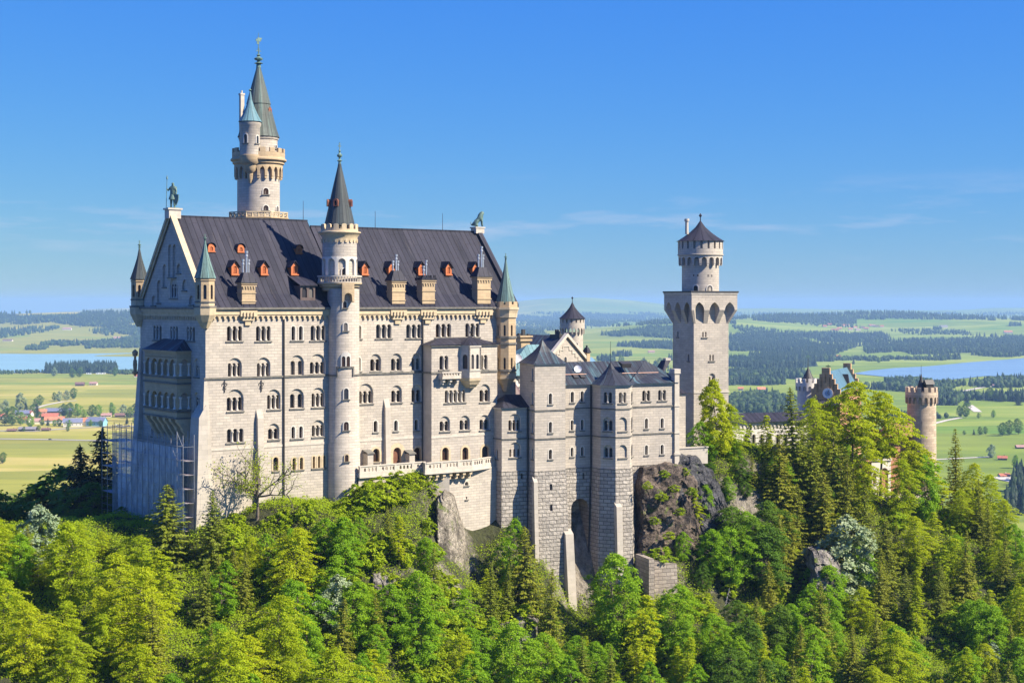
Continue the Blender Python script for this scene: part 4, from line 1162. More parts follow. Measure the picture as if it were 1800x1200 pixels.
sD1, sD2, sD3, sD4 = Seg(KF, D1, D2), Seg(KF, D2, D3), Seg(KF, D3, D4), Seg(KF, D4, D5)
sDE = Seg(KF, D5, (D5[0], DE_)); sE = Seg(KF, (D5[0], DE_), E1); sEr = Seg(KF, E1, (E1[0], 9))
WAn = [(895, 914.5, 738, 757, 3, {'blind': 727}), (896.5, 914.5, 789, 803, 3, {'blind': 777, 'col': False, 'gap': .35})]
wall(kem, sA0, zbase - .02, zA, [(872.5, 875, 790, 806, 1, {'frame': 0})]); wall(kem, sA, zbase, zA, WAn)
wall(kem, sBl, zbase, zB, [(935, 937, 648, 668, 1, {'frame': 0}), (935, 937, 690, 710, 1, {'frame': 0}), (935, 937, 742, 760, 1, {'frame': 0}), (935, 937, 788, 806, 1, {'frame': 0})])
wall(kem, sB, zbase, zB, [(964.5, 970.5, 691, 710, 1), (964.5, 970.5, 741, 760, 1), (964.5, 970.5, 789.5, 806.5, 1)])
wall(kem, sBr, zbase, zB, ())
wall(kem, sC, zbase, ze_main, [(1003, 1009, 688, 707, 1), (1020.5, 1026, 687, 706, 1), (1003, 1008, 738, 756, 1), (1021, 1026, 737, 755.5, 1), (1003, 1008, 786, 802, 1), (1021, 1026, 785, 801, 1)])
wall(kem, sD1, zbase, ze_main, ())
wall(kem, sD2, zbase, ze_main, [(1061, 1075.5, 689, 708, 2), (1061, 1075.5, 739, 757, 2, {'blind': 733}), (1062, 1075.5, 787, 804, 2, {'blind': 782, 'col': False})])
wall(kem, sD3, zbase, ze_main, [(1088, 1101, 689, 708, 2), (1088, 1101, 735, 757, 1, {'blind': 733, 'closed': True, 'name': 'blind_arch', 'trim': 'wall'}), (1088, 1101, 783, 804, 1, {'blind': 781.5, 'closed': True, 'name': 'blind_arch', 'trim': 'wall'})])
wall(kem, sD4, zbase, ze_main, [(1109.5, 1112, 687, 707, 1, {'frame': 0}), (1109.5, 1112, 732, 756, 1, {'frame': 0}), (1109.5, 1112, 780, 802, 1, {'frame': 0})])
wall(kem, sDE, zbase, ze_main, ())
wall(kem, sE, zbase, ze_main, [(1129, 1143, 686, 704.5, 2), (1157, 1171, 685, 703.5, 2), (1133.5, 1139, 735, 753, 1), (1161, 1166.5, 734.5, 752, 1), (1133.5, 1139, 782, 799, 1), (1161, 1166.5, 781, 798, 1)])
wall(kem, sEr, -30, ze_main + 1.5, ())
mb = MB()
allseg = [sA0, sA, sBl, sB, sBr, sC, sD1, sD2, sD3, sD4, sDE, sE]
z1, z2 = zK(720.5, 0, 0), zK(770.5, 0, 0)
for k, sg in enumerate(allseg):
    strip(mb, sg, -.04, sg.L + .04, z2 - .22, z2, .13)
    if k > 1: strip(mb, sg, -.04, sg.L + .04, z1 - .22, z1, .13)
mb.build('string_course', 'ledge', kem)
mb = MB()
for sg in allseg[5:]: strip(mb, sg, -.04, sg.L + .04, ze_main - .3, ze_main, .14)
for sg in allseg[2:5]: strip(mb, sg, -.04, sg.L + .04, zB - .2, zB, .2)
for sg in allseg[:2]: strip(mb, sg, -.04, sg.L + .04, zA - .2, zA, .2)
mb.build('eaves', 'trim', kem)
mb = MB(); x = sE.L; strip(mb, sE, x - .75, x + .15, zbase - 2, ze_main + 2.2, .35, inn=.8); strip(mb, sE, x - .9, x + .3, ze_main + 1.5, ze_main + 2.3, .5, inn=.9); strip(mb, sE, x - .9, x + .3, zbase + 1.5, zbase + 1.9, .5)
for z in (z1, z2): strip(mb, sE, x - .85, x + .25, z - .25, z + .02, .46)
mb.build('corner_pilaster', 'trim', kem)
# foundations of great rough blocks, battered outwards
def batter(sg, z0, z1, out0, out1, ends=(0, 0), holes=(), mat='rough', name='foundation'):
    fm = lambda x, z, dep: sg.map(x, z, dep - (out0 + (out1 - out0) * (z1 - z) / (z1 - z0)))
    mb = MB(); o0, o1 = ends
    mb.panel([(-o0 - .08, z0), (sg.L + o1 + .08, z0), (sg.L + .08, z1), (-.08, z1)], list(holes), fm, .6)
    mb.panel(rect(-.08, sg.L + .08, z1 - .01, z1), [], fm); 
    strip(mb, sg, -.06, sg.L + .06, z1 - .05, z1 + .12, .12)
    return mb.build(name, mat, kem)
zf0 = -66
batter(sA0, zf0, zbase, .1, .8, (0, .3)); h = rect(sA.x(915), sA.x(918.5), sA.z(841, 3), sA.z(832, 3)); batter(sA, zf0, zbase, .1, .8, (.4, 0), [h])
mb = MB(); mb.panel(h, [], lambda x, z, d: sA.map(x, z, .3)); mb.build('window', 'glass', kem)
batter(sBl, zf0, zbase, .1, 1.0, (0, 1.0))
hb = [rect(sB.x(965.5), sB.x(970), sB.z(861, 3), sB.z(850, 3)), rect(sB.x(965.5), sB.x(970), sB.z(897, 3), sB.z(886, 3))]
batter(sB, zf0, zbase, .1, 1.2, (1.0, .9), hb)
for h in hb: mb = MB(); mb.panel(h, [], lambda x, z, d: sB.map(x, z, .1)); mb.build('window', 'glass', kem)
batter(sBr, zf0, zbase, .05, .8, (.8, 0))
hx0, hx1 = sC.x(1003.5), sC.x(1034)
hc = [arch(hx0, hx1, sC.z(1118, 3), sC.z(876, 3), 12), rect(sC.x(1023.5), sC.x(1027), sC.z(842, 4), sC.z(831, 4))]
batter(sC, zf0, zbase, .08, .12, (0, 0), hc)
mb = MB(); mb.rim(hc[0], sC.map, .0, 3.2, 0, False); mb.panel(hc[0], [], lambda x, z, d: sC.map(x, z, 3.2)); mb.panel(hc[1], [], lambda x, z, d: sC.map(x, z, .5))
o = mb.build('arched_recess', stone('dark_rubble', (.42, .36, .29), (.28, .24, .20), (.18, .15, .13), 1.4, .6, .04, .12, .5, (.22, .17, .13), .8), kem)  # recess lined with rubble a little darker than the foundation blocks
for sg, e in ((sD1, (0, .3)), (sD2, (.35, .35)), (sD3, (.35, .35)), (sD4, (.35, .2)), (sDE, (0, 0))): batter(sg, zf0, zbase, .1, 1.3, e)
batter(sE, -40, zbase, .06, .15); batter(sEr, -40, zbase, .06, .15)
# sloping buttresses against the foundations
for sg, pa, pb, pt, o0, o1 in ((sB, 936, 942.5, 838, .5, 2.2), (sB, 989, 1003, 929, 1.0, 4.2), (sD3, 1079, 1089, 881, .9, 2.4)):
    buttress(sg, pa, pb, pt, o0, o1, -68, thing=kem, slope=.8)
mb = MB(); x = sA.x(929.5, -.2); mb.tube(sA.map(sA.L - .25, zA, -.15), sA.map(sA.L - .25, -48, -.35), .13, n=8); mb.build('downpipe', 'iron', kem)
mb = MB(); mb.tube(sC.map(sC.L - .2, ze_main, -.15), sC.map(sC.L - .2, -30, -.15), .13, n=8); mb.tube(sC.map(sC.L - .35, -30, -.2), sC.map(sC.L - 1.4, -56, -.6), .13, n=8); mb.build('downpipe', 'iron', kem)
# roofs
mb = MB(); zt = zK(692, 0, 6); a = A0; 
vs = [(A0[0] - .4, A0[1] + .2, zA), (A1[0] - .1, A1[1] - .4, zA), (0, DA - .4, zA), (0, 7, zA), (A0[0], 7.5, zA), (A0[0] + 2.6, 5.6, zA + 1.9), (0, 5.2, zA + 1.9)]
mb.add(vs, [(0, 1, 5), (1, 2, 6, 5), (2, 3, 6), (4, 0, 5), (3, 4, 5, 6)]); mb.build('annex_roof', 'roof', kem)
mb = MB(); bw = B1[0]; bd = 5.4; bx, by = bw / 2, bd / 2; zap = zK(598, bx, by)
rings = []
for t, k in ((0, 1.13), (.12, .92), (.28, .70), (.5, .42), (.75, .18), (1, .015)):
    rings.append([(bx + sx_ * bx * k * 1.0, by + sy_ * by * k, zB + (zap - zB) * t) for sx_, sy_ in ((-1, -1), (1, -1), (1, 1), (-1, 1))])
vs = [p for q in rings for p in q]
fs = [(4 * i + j, 4 * i + (j + 1) % 4, 4 * i + 4 + (j + 1) % 4, 4 * i + 4 + j) for i in range(5) for j in range(4)] + [(3, 2, 1, 0)]
mb.add(vs, fs); mb.tube((bx, by, zap - .2), (bx, by, zap + .8), .06, .03); mb.build('tower_roof', 'roofg', kem)
# rear walls of the tower so that it is a whole tower
wall(kem, Seg(KF, (B1[0], bd), (0, bd)), zbase, zB, ()); wall(kem, Seg(KF, (0, bd), (0, DA)), zbase, zB, ()); wall(kem, Seg(KF, (B1[0], DA), (B1[0], bd)), ze_main - 1, zB, ())
# main roof of the wing
mb = MB(); zr = zK(635.5, 12, 6.6); yr = 6.6; yb = 11.5
x0, x1, x2 = bw, KF.at(1134, yr), E1[0]
vs = [(x0, DA - .5, ze_main), (D5[0] + .5, DA - .5, ze_main), (D5[0], DE_ - .5, ze_main), (x2, DE_ - .5, ze_main), (x2, yb, ze_main), (x0, yb, ze_main), (x0, yr, zr), (x1, yr, zr), (x2, 6.0, ze_main + 2.0)]
mb.add(vs, [(0, 1, 7, 6), (1, 2, 3, 8, 7), (3, 4, 8), (4, 5, 6, 7, 8), (5, 0, 6)]); mb.build('main_roof', 'roofg', kem)
mb = MB(); zz = ze_main + (zr - ze_main) * .38
for xa_, xb_ in ((bw + .5, D1[0] - .3), (D5[0] + .5, x2 - 2.2)):
    f_ = .38; y = DA - .5 + (yr - DA + .5) * f_; mb.tube((xa_, y - .1, zz + .28), (xb_, y - .1, zz + .28), .06, n=5)
mb.build('snow_rail', plain('copper_rail', (.45, .18, .10), .5, .2), kem)
ox, oy = (D2[0] + D5[0]) / 2, (D2[1] + D1[1] + 1.0) / 2; zo = zK(637, ox, oy)
oct_ = [D1, D2, D3, D4, D5, (D5[0], DA + 1.6)]; rings = []
for t, k in ((0, 1.12), (.10, .94), (.25, .72), (.45, .47), (.7, .22), (1, .02)):
    rings.append([(ox + (p[0] - ox) * k, oy + (p[1] - oy) * k, ze_main + (zo - ze_main) * t) for p in oct_])
vs = [p for q in rings for p in q]; n = 6
mb = MB(); mb.add(vs, [(n * i + j, n * i + (j + 1) % n, n * i + n + (j + 1) % n, n * i + n + j) for i in range(5) for j in range(n)]); mb.tube((ox, oy, zo), (ox, oy, zK(600, ox, oy)), .05, .03, 5); mb.build('bay_roof', 'roofg', kem)
# roof lights and the satellite dish
mb = MB(); a_ = KF.at(1098, 4); mb.hexa([(a_ - .8, 3.4, ze_main + 2.5), (a_ + .8, 3.4, ze_main + 2.5), (a_ + .8, 4.6, ze_main + 3.2), (a_ - .8, 4.6, ze_main + 3.2), (a_ - .9, 3.2, ze_main + 3.2), (a_ + .9, 3.2, ze_main + 3.2), (a_ + .9, 4.6, ze_main + 3.6), (a_ - .9, 4.6, ze_main + 3.6)]); mb.build('roof_hatch', 'iron', kem)
for px in (1012, 1024):
    mb = MB(); a_ = KF.at(px, 3.2); mb.hexa([(a_ - .4, 3.0, ze_main + .9), (a_ + .4, 3.0, ze_main + .9), (a_ + .4, 3.9, ze_main + 1.55), (a_ - .4, 3.9, ze_main + 1.55), (a_ - .4, 2.9, ze_main + 1.15), (a_ + .4, 2.9, ze_main + 1.15), (a_ + .4, 3.8, ze_main + 1.85), (a_ - .4, 3.8, ze_main + 1.85)]); mb.build('roof_window', 'iron', kem)
def dish(name, label, fr, px, py, d, r):
    a_ = fr.at(px, d); z = fr.z(py, a_, d)
    t = Thing(name, label, 'dish', fr, a_, d, z - r - 1.0)
    mb = MB(); ca_ = camang(fr, a_, d); axis = Vector((math.cos(ca_), math.sin(ca_), .35)).normalized(); x = axis.cross(Vector((0, 0, 1))).normalized(); y = x.cross(axis)
    c = Vector((a_, d, z)); n = 20; vs = []
    for rr, dp in ((.02, -.22), (.5, -.16), (.85, -.06), (1, 0)):
        for i in range(n): q = 2 * PI * i / n; vs.append(c + (x * math.cos(q) + y * math.sin(q)) * rr * r + axis * dp * r * 1.3)
    vs2 = [v - axis * .05 for v in vs]
    fs = [(n * k + i, n * k + (i + 1) % n, n * k + n + (i + 1) % n, n * k + n + i) for k in range(3) for i in range(n)]
    mb.add(vs, fs, smooth=True); mb.add(vs2, [tuple(reversed(f)) for f in fs], smooth=True); mb.build('reflector', 'clock', t)
    mb = MB(); mb.tube(c - axis * .25, c + Vector((0, 0, -r - 1.0)) - axis * .25, .06, n=6); mb.build('mast', 'iron', t)
dish('satellite_dish', 'white round satellite dish on the dark roof of the lower wing', KF, 1016, 648, 4.3, .62)

# small dark roofs between the wing and the square tower
lk = Thing('link_building', 'narrow pale link building with dark lean-to roof beside the square tower', 'building', KF, E1[0] + 1, 6, -30)
e0 = E1[0]; zl = lambda p: zK(p, e0 + 2, 6)
mb = MB(); mb.box(e0 + .35, e0 + 4.2, 5, 12, -30, zl(690)); mb.build('wall', 'wall', lk)
mb = MB(); mb.hexa([(e0 + .3, 4.6, zl(691)), (e0 + 4.6, 4.6, zl(691)), (e0 + 4.6, 12, zl(691)), (e0 + .3, 12, zl(691)), (e0 + .3, 8.0, zl(668)), (e0 + 1.8, 8.0, zl(668)), (e0 + 1.8, 12, zl(668)), (e0 + .3, 12, zl(668))]); mb.build('roof', 'roof', lk)
mb = MB(); mb.tube((e0 + 1.6, 4.85, zl(690)), (e0 + 1.6, 4.85, -28), .12, n=6); mb.build('downpipe', 'iron', lk)
mb = MB(); ex0 = KF.at(1160, 8); mb.hexa([(ex0, 7, ze_main + .5), (e0 + .1, 7, ze_main), (e0 + .1, 11, ze_main), (ex0, 11, ze_main + .5), (ex0 + 1.5, 8.6, zK(634, e0, 8)), (ex0 + 2.6, 8.6, zK(634, e0, 8)), (ex0 + 2.6, 10, zK(634, e0, 8)), (ex0 + 1.5, 10, zK(634, e0, 8))]); mb.box(ex0 + 1.7, ex0 + 2.7, 8.8, 9.8, zK(636, e0, 8), zK(630, e0, 8), 1)
mb.build('rear_roof', ['roof', 'trim'], kem)

# ------------------------------------------------------------------ square tower
QF = Fr(ray(1219.5, 276), 276, 24.8)
qz = lambda p: QF.z(p, 0, 0)
sq = Thing('square_tower', 'tall square pale tower with flared pointed arches and a round dark-capped turret on top', 'tower', QF, 4, 4, -32)
A_ = 7.35
fr_ = Seg(QF, (0, 0), (A_, 0)); lf_ = Seg(QF, (0, A_), (0, 0)); rf_ = Seg(QF, (A_, 0), (A_, A_)); bf_ = Seg(QF, (A_, A_), (0, A_))
ztp = qz(569)
wall(sq, fr_, -34, ztp, [(1234.5, 1242, 583, 592.5, 2, {'gap': .28, 'trim': 'trim', 'col': False}), (1247, 1255, 623, 634, 2, {'gap': .28, 'trim': 'trim', 'col': False}), (1247, 1256.5, 662, 674, 2, {'blind': 656, 'col': False, 'gap': .3})])
wall(sq, lf_, -34, ztp, [(1190.5, 1193, 582, 592, 1, {'trim': 'trim'}), (1209, 1212, 622, 634, 1, {'trim': 'trim'})])
wall(sq, rf_, -34, ztp, ()); wall(sq, bf_, -34, ztp, ())
mb = MB(); zs = qz(689)
for sg in (fr_, lf_): strip(mb, sg, -.12, sg.L + .12, zs - .2, zs + .1, .12)
mb.build('string_course', 'trim', sq)
# flared head with three pointed niches a side
ov = 1.15; zt1 = qz(517); 
for sg in (fr_, lf_, rf_, bf_):
    mb = MB(); Lh = sg.L
    def fl(x, z, dep):
        k = min(1, max(0, (z - ztp) / ((zt1 - ztp) * .46)))
        xx = x if dep == 0 else x
        cxx = Lh / 2 + (x - Lh / 2) * (1 + 2 * ov * k / Lh)
        return sg.map(cxx, z, dep - ov * k)
    w = Lh / 3; hl = [arch(i * w + w * .17, (i + 1) * w - w * .17, ztp + .05, qz(531), 10, True) for i in range(3)]
    out = [(0, ztp)]
    mid = ztp + (zt1 - ztp) * .46
    pts = [(0, ztp), (Lh, ztp), (Lh, mid), (Lh, zt1), (0, zt1), (0, mid)]
    # niches are cut straight through the flare back to the shaft
    hl2 = []
    for h in hl:
        q = []
        n_ = len(h)
        for i in range(n_):
            a_, b_ = h[i], h[(i + 1) % n_]; q.append(a_)
            if (a_[1] - mid) * (b_[1] - mid) < -1e-6: t = (mid - a_[1]) / (b_[1] - a_[1]); q.append((a_[0] + (b_[0] - a_[0]) * t, mid))
        hl2.append(q)
    # split in bays with a horizontal fold at mid
    r_ = []
    segs_lo, segs_hi = [], []
    mb.panel([(0, ztp), (Lh, ztp), (Lh, mid), (0, mid)], [[p for p in q if p[1] <= mid + 1e-6] for q in hl2] if False else [], fl) if False else None
    # lower part: piers between the niches; upper part: sheet with arched notches
    lo_polys, up = [], [(0, mid)]
    for q in hl2:
        xs = [p[0] for p in q if abs(p[1] - mid) < 1e-5]; up += [(min(xs), mid)] + sorted([p for p in q if p[1] > mid + 1e-5], key=lambda p: p[0]) + [(max(xs), mid)]
    up += [(Lh, mid), (Lh, zt1), (0, zt1)]
    mb.panel(up, [], fl)
    xs0 = [0] + [v for i in range(3) for v in (i * w + w * .17, (i + 1) * w - w * .17)] + [Lh]
    for i in range(0, 8, 2): mb.panel([(xs0[i], ztp), (xs0[i + 1], ztp), (xs0[i + 1], mid), (xs0[i], mid)], [], fl)
    for q in hl2:
        n_ = len(q); vs = [fl(p[0], p[1], 0) for p in q]
        vs += [sg.map(Lh / 2 + (p[0] - Lh / 2) * 1.0, p[1], 0) for p in q]
        mb.add(vs, [(i, n_ + i, n_ + (i + 1) % n_, (i + 1) % n_) for i in range(n_)])
    mb.panel(rect(-.05, Lh + .05, ztp, zt1), [], lambda x, z, d: sg.map(x, z, .0))
    mb.build('flared_head', 'wall', sq)
mb = MB(); mb.box(-ov - .1, A_ + ov + .1, -ov - .1, A_ + ov + .1, zt1, qz(514)); mb.box(-ov - .2, A_ + ov + .2, -ov - .2, A_ + ov + .2, qz(514), qz(511.5), 1); mb.build('platform', ['trim', 'iron'], sq)
cx = cy = A_ / 2; 
cz = lambda p: QF.z(p, cx, cy)
U = QF.wy(cx, cy) / F
qc = CX + F * QF.wx(cx, cy) / QF.wy(cx, cy)
r1, r2_ = 32.5 * U, 40 * U; ca = camang(QF, cx, cy)
tu = None
mb = MB(); mb.lathe(cx, cy, [(r1, cz(516)), (r1, cz(455))], 36); tu = mb.build('round_turret', 'wall', sq)
mb = MB(); ring_arcade(mb, cx, cy, r2_ - .15, cz(464), cz(450), 18, cz(464), cz(453), .68, .6, 0, a0=ca)
for i in range(18):
    fm = cyl_map(cx, cy, r2_ - .2, ca + 2 * PI * i / 18); mb.panel(arch(-.18, .18, cz(467), cz(463), 4), [], fm, 0, thick=.5)
mb.lathe(cx, cy, [(r2_ - .15, cz(450)), (r2_ + .05, cz(449)), (r2_ + .05, cz(447.5)), (r2_ - .05, cz(447)), (r2_ - .05, cz(438)), (r2_ - .5, cz(438)), (r2_ - .5, cz(424))], 36)
merlons(mb, cx, cy, r2_ - .05, cz(438), cz(424), 20, .68, .4, 0, ca + .1); mb.build('turret_gallery', 'wall', sq)
mb = MB(); cone(mb, cx, cy, 42.5 * U, cz(424.5), cz(388), 20, 0, .22, .08, seam=.7); mb.lathe(cx, cy, [(.1, cz(389)), (.08, cz(382)), (.3, cz(379)), (0, cz(374.5))], 10); mb.build('turret_roof', 'roof', sq)
mb = MB(); kx, ky = cx + 2.6 * math.cos(ca - 1.25), cy + 2.6 * math.sin(ca - 1.25); mb.lathe(kx, ky, [(.32, cz(412)), (.3, cz(390)), (.45, cz(389)), (.45, cz(385)), (0, cz(385))], 12); mb.build('chimney', 'trim', sq)
for dx, p0, p1, w in ((-8, 483, 486, 1.0), (16.5, 483, 487, 1.0)):
    fm = cyl_map(cx, cy, r1 + .02, pxang(QF, cx, cy, r1, qc + dx)); mb = MB(); mb.panel(rect(-w / 2, w / 2, cz(p1), cz(p0)), [], fm); mb.build('slit', 'glass', sq)
for dx, w in ((-8, .8), (16, 1.1)): cyl_window(sq, cx, cy, r1, pxang(QF, cx, cy, r1, qc + dx), cz(511.5), cz(502), w)

# ------------------------------------------------------------------ knights' house with gable, and its round tower, behind the wing
RF = Fr(ray(961, 312), 312, 48)
rz = lambda p: RF.z(p, 0, 0)
kn = Thing('gabled_house', 'white stepped-frieze gable house with blue-green roof behind the lower wing', 'building', RF, 5, 5, -30)
gw = RF.at(1028, 0); zr, ze = rz(593), rz(634)
gs = Seg(RF, (0, 0), (gw, 0))
wall(kn, gs, -30, ze, [(991.5, 996, 627, 642, 1, {'trim': 'trim'})], outline=[(0, -30), (gw, -30), (gw, ze), (gw / 2, zr), (0, ze)], mat='wall')
mb = MB()
for k in range(5):
    f_ = k / 5; x0_, x1_ = gw * .5 + gw * .40 * f_, gw * .5 + gw * .40 * (f_ + .2); z_ = zr - 1.9 - (zr - ze) * .78 * f_
    for sg in (1, -1): a_, b_ = (x0_, x1_) if sg > 0 else (gw - x1_, gw - x0_); strip(mb, gs, a_, b_, z_ - .12, z_ + .06, .14); c_ = b_ if sg > 0 else a_; strip(mb, gs, c_ - .1, c_ + .1, z_ - .9, z_, .14)
mb.build('stepped_frieze', 'trim', kn)
mb = MB(); L_ = 15
vs = [(-.5, .04, ze - .2), (gw / 2, .04, zr + .35), (gw + .5, .04, ze - .2), (-.5, L_, ze - .2), (gw / 2, L_, zr + .35), (gw + .5, L_, ze - .2)]
mb.add(vs, [(0, 1, 4, 3), (1, 2, 5, 4), (0, 2, 1), (3, 4, 5), (0, 3, 5, 2)]); mb.build('roof', 'roofg', kn)
for sg in (-1, 1):
    mb = MB(); xa_ = gw / 2; xb_ = gw / 2 + sg * (gw / 2 + .6); vs = []
    for zz in (0, .7):
        for x, y, z in ((xa_, -.5, zr + .1), (xb_, -.5, ze - .5), (xb_, .35, ze - .5), (xa_, .35, zr + .1)): vs.append((x, y, z + zz))
    mb.hexa(vs); mb.build('gable_coping', 'trim', kn)
mb = MB(); mb.box(0, .3, 0, L_, -30, ze); mb.box(gw - .3, gw, .02, L_, -30, ze); mb.build('side_wall', 'plaster', kn)
mb = MB()
for k in range(4): mb.box(gw / 2 - .6 + k * .35, gw / 2 - .35 + k * .35, 1.2 + k * .6, 1.6 + k * .6, zr - .2, zr + 1.2 + .3 * (k % 2))
mb.box(gw / 2 - .9, gw / 2 + .9, 1.0, 3.6, zr - .4, zr + .5, 0); mb.build('chimney', 'iron', kn)
mb = MB(); xx = RF.at(1034, -.5); mb.box(xx - .5, xx + .5, -.6, .4, ze - 4, rz(622)); mb.prism([(xx - .7, -.8), (xx + .7, -.8), (xx + .7, .6), (xx - .7, .6)], rz(622), rz(613), 1, [(xx - .3, -.4), (xx + .3, -.4), (xx + .3, .2), (xx - .3, .2)]); mb.tube((xx, -.1, rz(613)), (xx, -.1, rz(609)), .2, n=8, m=1); mb.build('chimney', ['sand', 'roof'], kn)
# bay-roofed pavilion
PV = Fr(ray(905, 277), 277, 30)
pv = Thing('pavilion', 'pale pavilion with bright green hipped copper roof between the palace and the gabled house', 'building', PV, 4, 4, -30)
pz = lambda p: PV.z(p, 0, 0); pw = PV.at(956, 0)
wall(pv, Seg(PV, (-2, 0), (pw, 0)), -30, pz(662), [(916, 921, 668, 690, 1, {'trim': 'white'}), (924, 929, 690, 704, 1, {'trim': 'white'})], mat='plaster'); wall(pv, Seg(PV, (-2, 8), (-2, 0)), -30, pz(662), (), 'plaster')
mb = MB(); sg = Seg(PV, (-2, 0), (pw, 0)); strip(mb, sg, -.2, sg.L, pz(664), pz(659), .3); corbel_table(mb, sg, 0, sg.L, pz(672), pz(664), .2, 1.0); strip(mb, sg, -.1, sg.L, pz(680), pz(678), .2); mb.build('cornice', 'white', pv)
mb = MB(); vs = [(-2.8, -.8, pz(660)), (pw + .5, -.8, pz(660)), (pw + .5, 10, pz(660)), (-2.8, 10, pz(660)), (pw * .75, 3.4, pz(607)), (pw + 1, 3.4, pz(607))]
mb.add(vs, [(0, 1, 5, 4), (3, 0, 4), (2, 3, 4, 5), (1, 2, 5)]); mb.build('roof', 'coppergreen', pv)
mb = MB(); ca_ = PV.at(920, 5); mb.box(ca_ - .95, ca_ + .95, 4.2, 5.8, -12, pz(600)); mb.box(ca_ - 1.25, ca_ + 1.25, 3.9, 6.1, pz(601), pz(597)); mb.box(ca_ - 1.35, ca_ + 1.35, 3.8, 6.2, pz(594), pz(591)); mb.box(ca_ - 1.05, ca_ + 1.05, 4.1, 5.9, pz(597), pz(594))
mb.box(ca_ - .35, ca_ + .25, 4.7, 5.2, pz(591), pz(580), 1); mb.box(ca_ - 1.2, ca_ - .7, 4.6, 5.2, pz(591), pz(587), 1); mb.box(ca_ + .8, ca_ + 1.2, 4.6, 5.2, pz(591), pz(588), 1); mb.build('chimney', ['sand', 'iron'], pv)
dish('satellite_dish', 'white round satellite dish beside the buff corner turret', PV, 910, 630, -.6, .85)
# little round stair tower with brown cone roof
BF = Fr(ray(898, 262), 262, 30)
bt = Thing('stair_tower', 'small round tower with brown conical roof tucked behind the annex', 'tower', BF, 0, 0, -30)
bz = lambda p: BF.z(p, 0, 0)
mb = MB(); mb.lathe(0, 0, [(1.9, -30), (1.9, bz(692))], 24); mb.build('wall', 'wall', bt)
mb = MB(); cone(mb, 0, 0, 2.3, bz(694), bz(662), 20, 0, .05, .08, seam=.8); mb.build('roof', plain('brown_sheet_roof', (.12, .075, .065), .5, .25), bt)
# round tower behind
TF = Fr(ray(1006, 334), 334, 30)
rt_ = Thing('round_tower', 'slim round white tower with dark cone roof behind the gabled house', 'tower', TF, 0, 0, -30)
z_ = lambda p: TF.z(p, 0, 0); U = 334 / F; ca = camang(TF, 0, 0)
mb = MB(); mb.lathe(0, 0, [(18.8 * U, -30), (18.8 * U, z_(590))], 32); mb.build('shaft', 'wall', rt_)
mb = MB(); rr = 21.8 * U; ring_arcade(mb, 0, 0, rr, z_(587), z_(573), 18, z_(587), z_(576), .66, .45, 0, a0=ca, pointed=True)
mb.lathe(0, 0, [(rr, z_(573)), (rr, z_(567)), (rr - .4, z_(567)), (rr - .4, z_(559))], 32); mb.lathe(0, 0, [(18.8 * U, z_(590)), (rr - .45, z_(584))], 32); merlons(mb, 0, 0, rr, z_(567), z_(559.5), 16, .66, .35, 0, ca); mb.build('gallery', 'wall', rt_)
mb = MB(); cone(mb, 0, 0, 24 * U, z_(560), z_(531), 20, 0, .22, .07, seam=.7); mb.lathe(0, 0, [(.08, z_(532)), (.06, z_(526)), (.25, z_(523.5)), (0, z_(521))], 8); mb.build('roof', 'roof', rt_)
cyl_window(rt_, 0, 0, 18.8 * U, pxang(TF, 0, 0, 18.8 * U, 1013.5), z_(611), z_(602), .6)

# ------------------------------------------------------------------ connecting gallery
CF = Fr(ray(1298, 288), 288, 18)
cg = Thing('connecting_gallery', 'long low white gallery with dark pitched roof between square tower and gatehouse', 'building', CF, 5, 3, -34)
gz = lambda p: CF.z(p, 5, 0); gl = CF.at(1420, 0)
wall(cg, Seg(CF, (-6, 0), (gl, 0)), -36, gz(741), [(p, p + 6, 763, 782, 1) for p in (1308, 1322, 1336, 1350, 1364, 1378)], mat='plaster')
mb = MB(); sg = Seg(CF, (-6, 0), (gl, 0)); strip(mb, sg, 0, sg.L, gz(744), gz(740), .25); corbel_table(mb, sg, 0, sg.L, gz(752), gz(744), .15, .8); mb.build('cornice', 'white', cg)
mb = MB(); vs = [(-6, -.6, gz(741)), (gl, -.6, gz(741)), (gl, 6.6, gz(741)), (-6, 6.6, gz(741)), (-6, 3, gz(727)), (gl, 3, gz(727))]
mb.add(vs, [(0, 1, 5, 4), (2, 3, 4, 5), (3, 0, 4), (1, 2, 5), (3, 2, 1, 0)]); mb.build('roof', 'roof', cg)
mb = MB(); mb.box(-6, gl, 6, 6.3, -36, gz(741)); mb.build('rear_wall', 'plaster', cg)
# parapet wall of the court
pw_ = Thing('court_wall', 'low grey parapet wall of the court beside the square tower', 'wall', KF, e0 + 2, 2.5, -34)
mb = MB(); mb.box(e0 + .4, e0 + 7, 2.4, 2.9, KF.z(815, e0 + 5, 2.4), KF.z(787, e0 + 5, 2.4)); mb.box(e0 + .3, e0 + 7.1, 2.25, 3.05, KF.z(787, e0 + 5, 2.4), KF.z(785, e0 + 5, 2.4)); mb.build('wall', 'wall_smooth', pw_)

# masonry buttress wall at the foot of the dark crag
XF = Fr(ray(1143, 246), 246, 18); rw_ = Thing('retaining_wall', 'small weathered grey retaining wall low on the dark crag', 'wall', XF, 2, 1, -60)
xz = lambda p: XF.z(p, 2, 0); xl = XF.at(1190, 0); mb = MB()
mb.hexa([(-.3, -1.2, -62), (xl, -1.2, -62), (xl, 4, -62), (-.3, 4, -62), (0, 0, xz(985)), (xl, 0, xz(992)), (xl, 4, xz(992)), (0, 4, xz(985))]); mb.box(-.9, .05, -1.6, 4, -62, xz(978)); mb.build('wall', bpy.data.materials['dark_rubble'], rw_)

# ------------------------------------------------------------------ gatehouse
GF = Fr(ray(1424, 294), 294, 26)
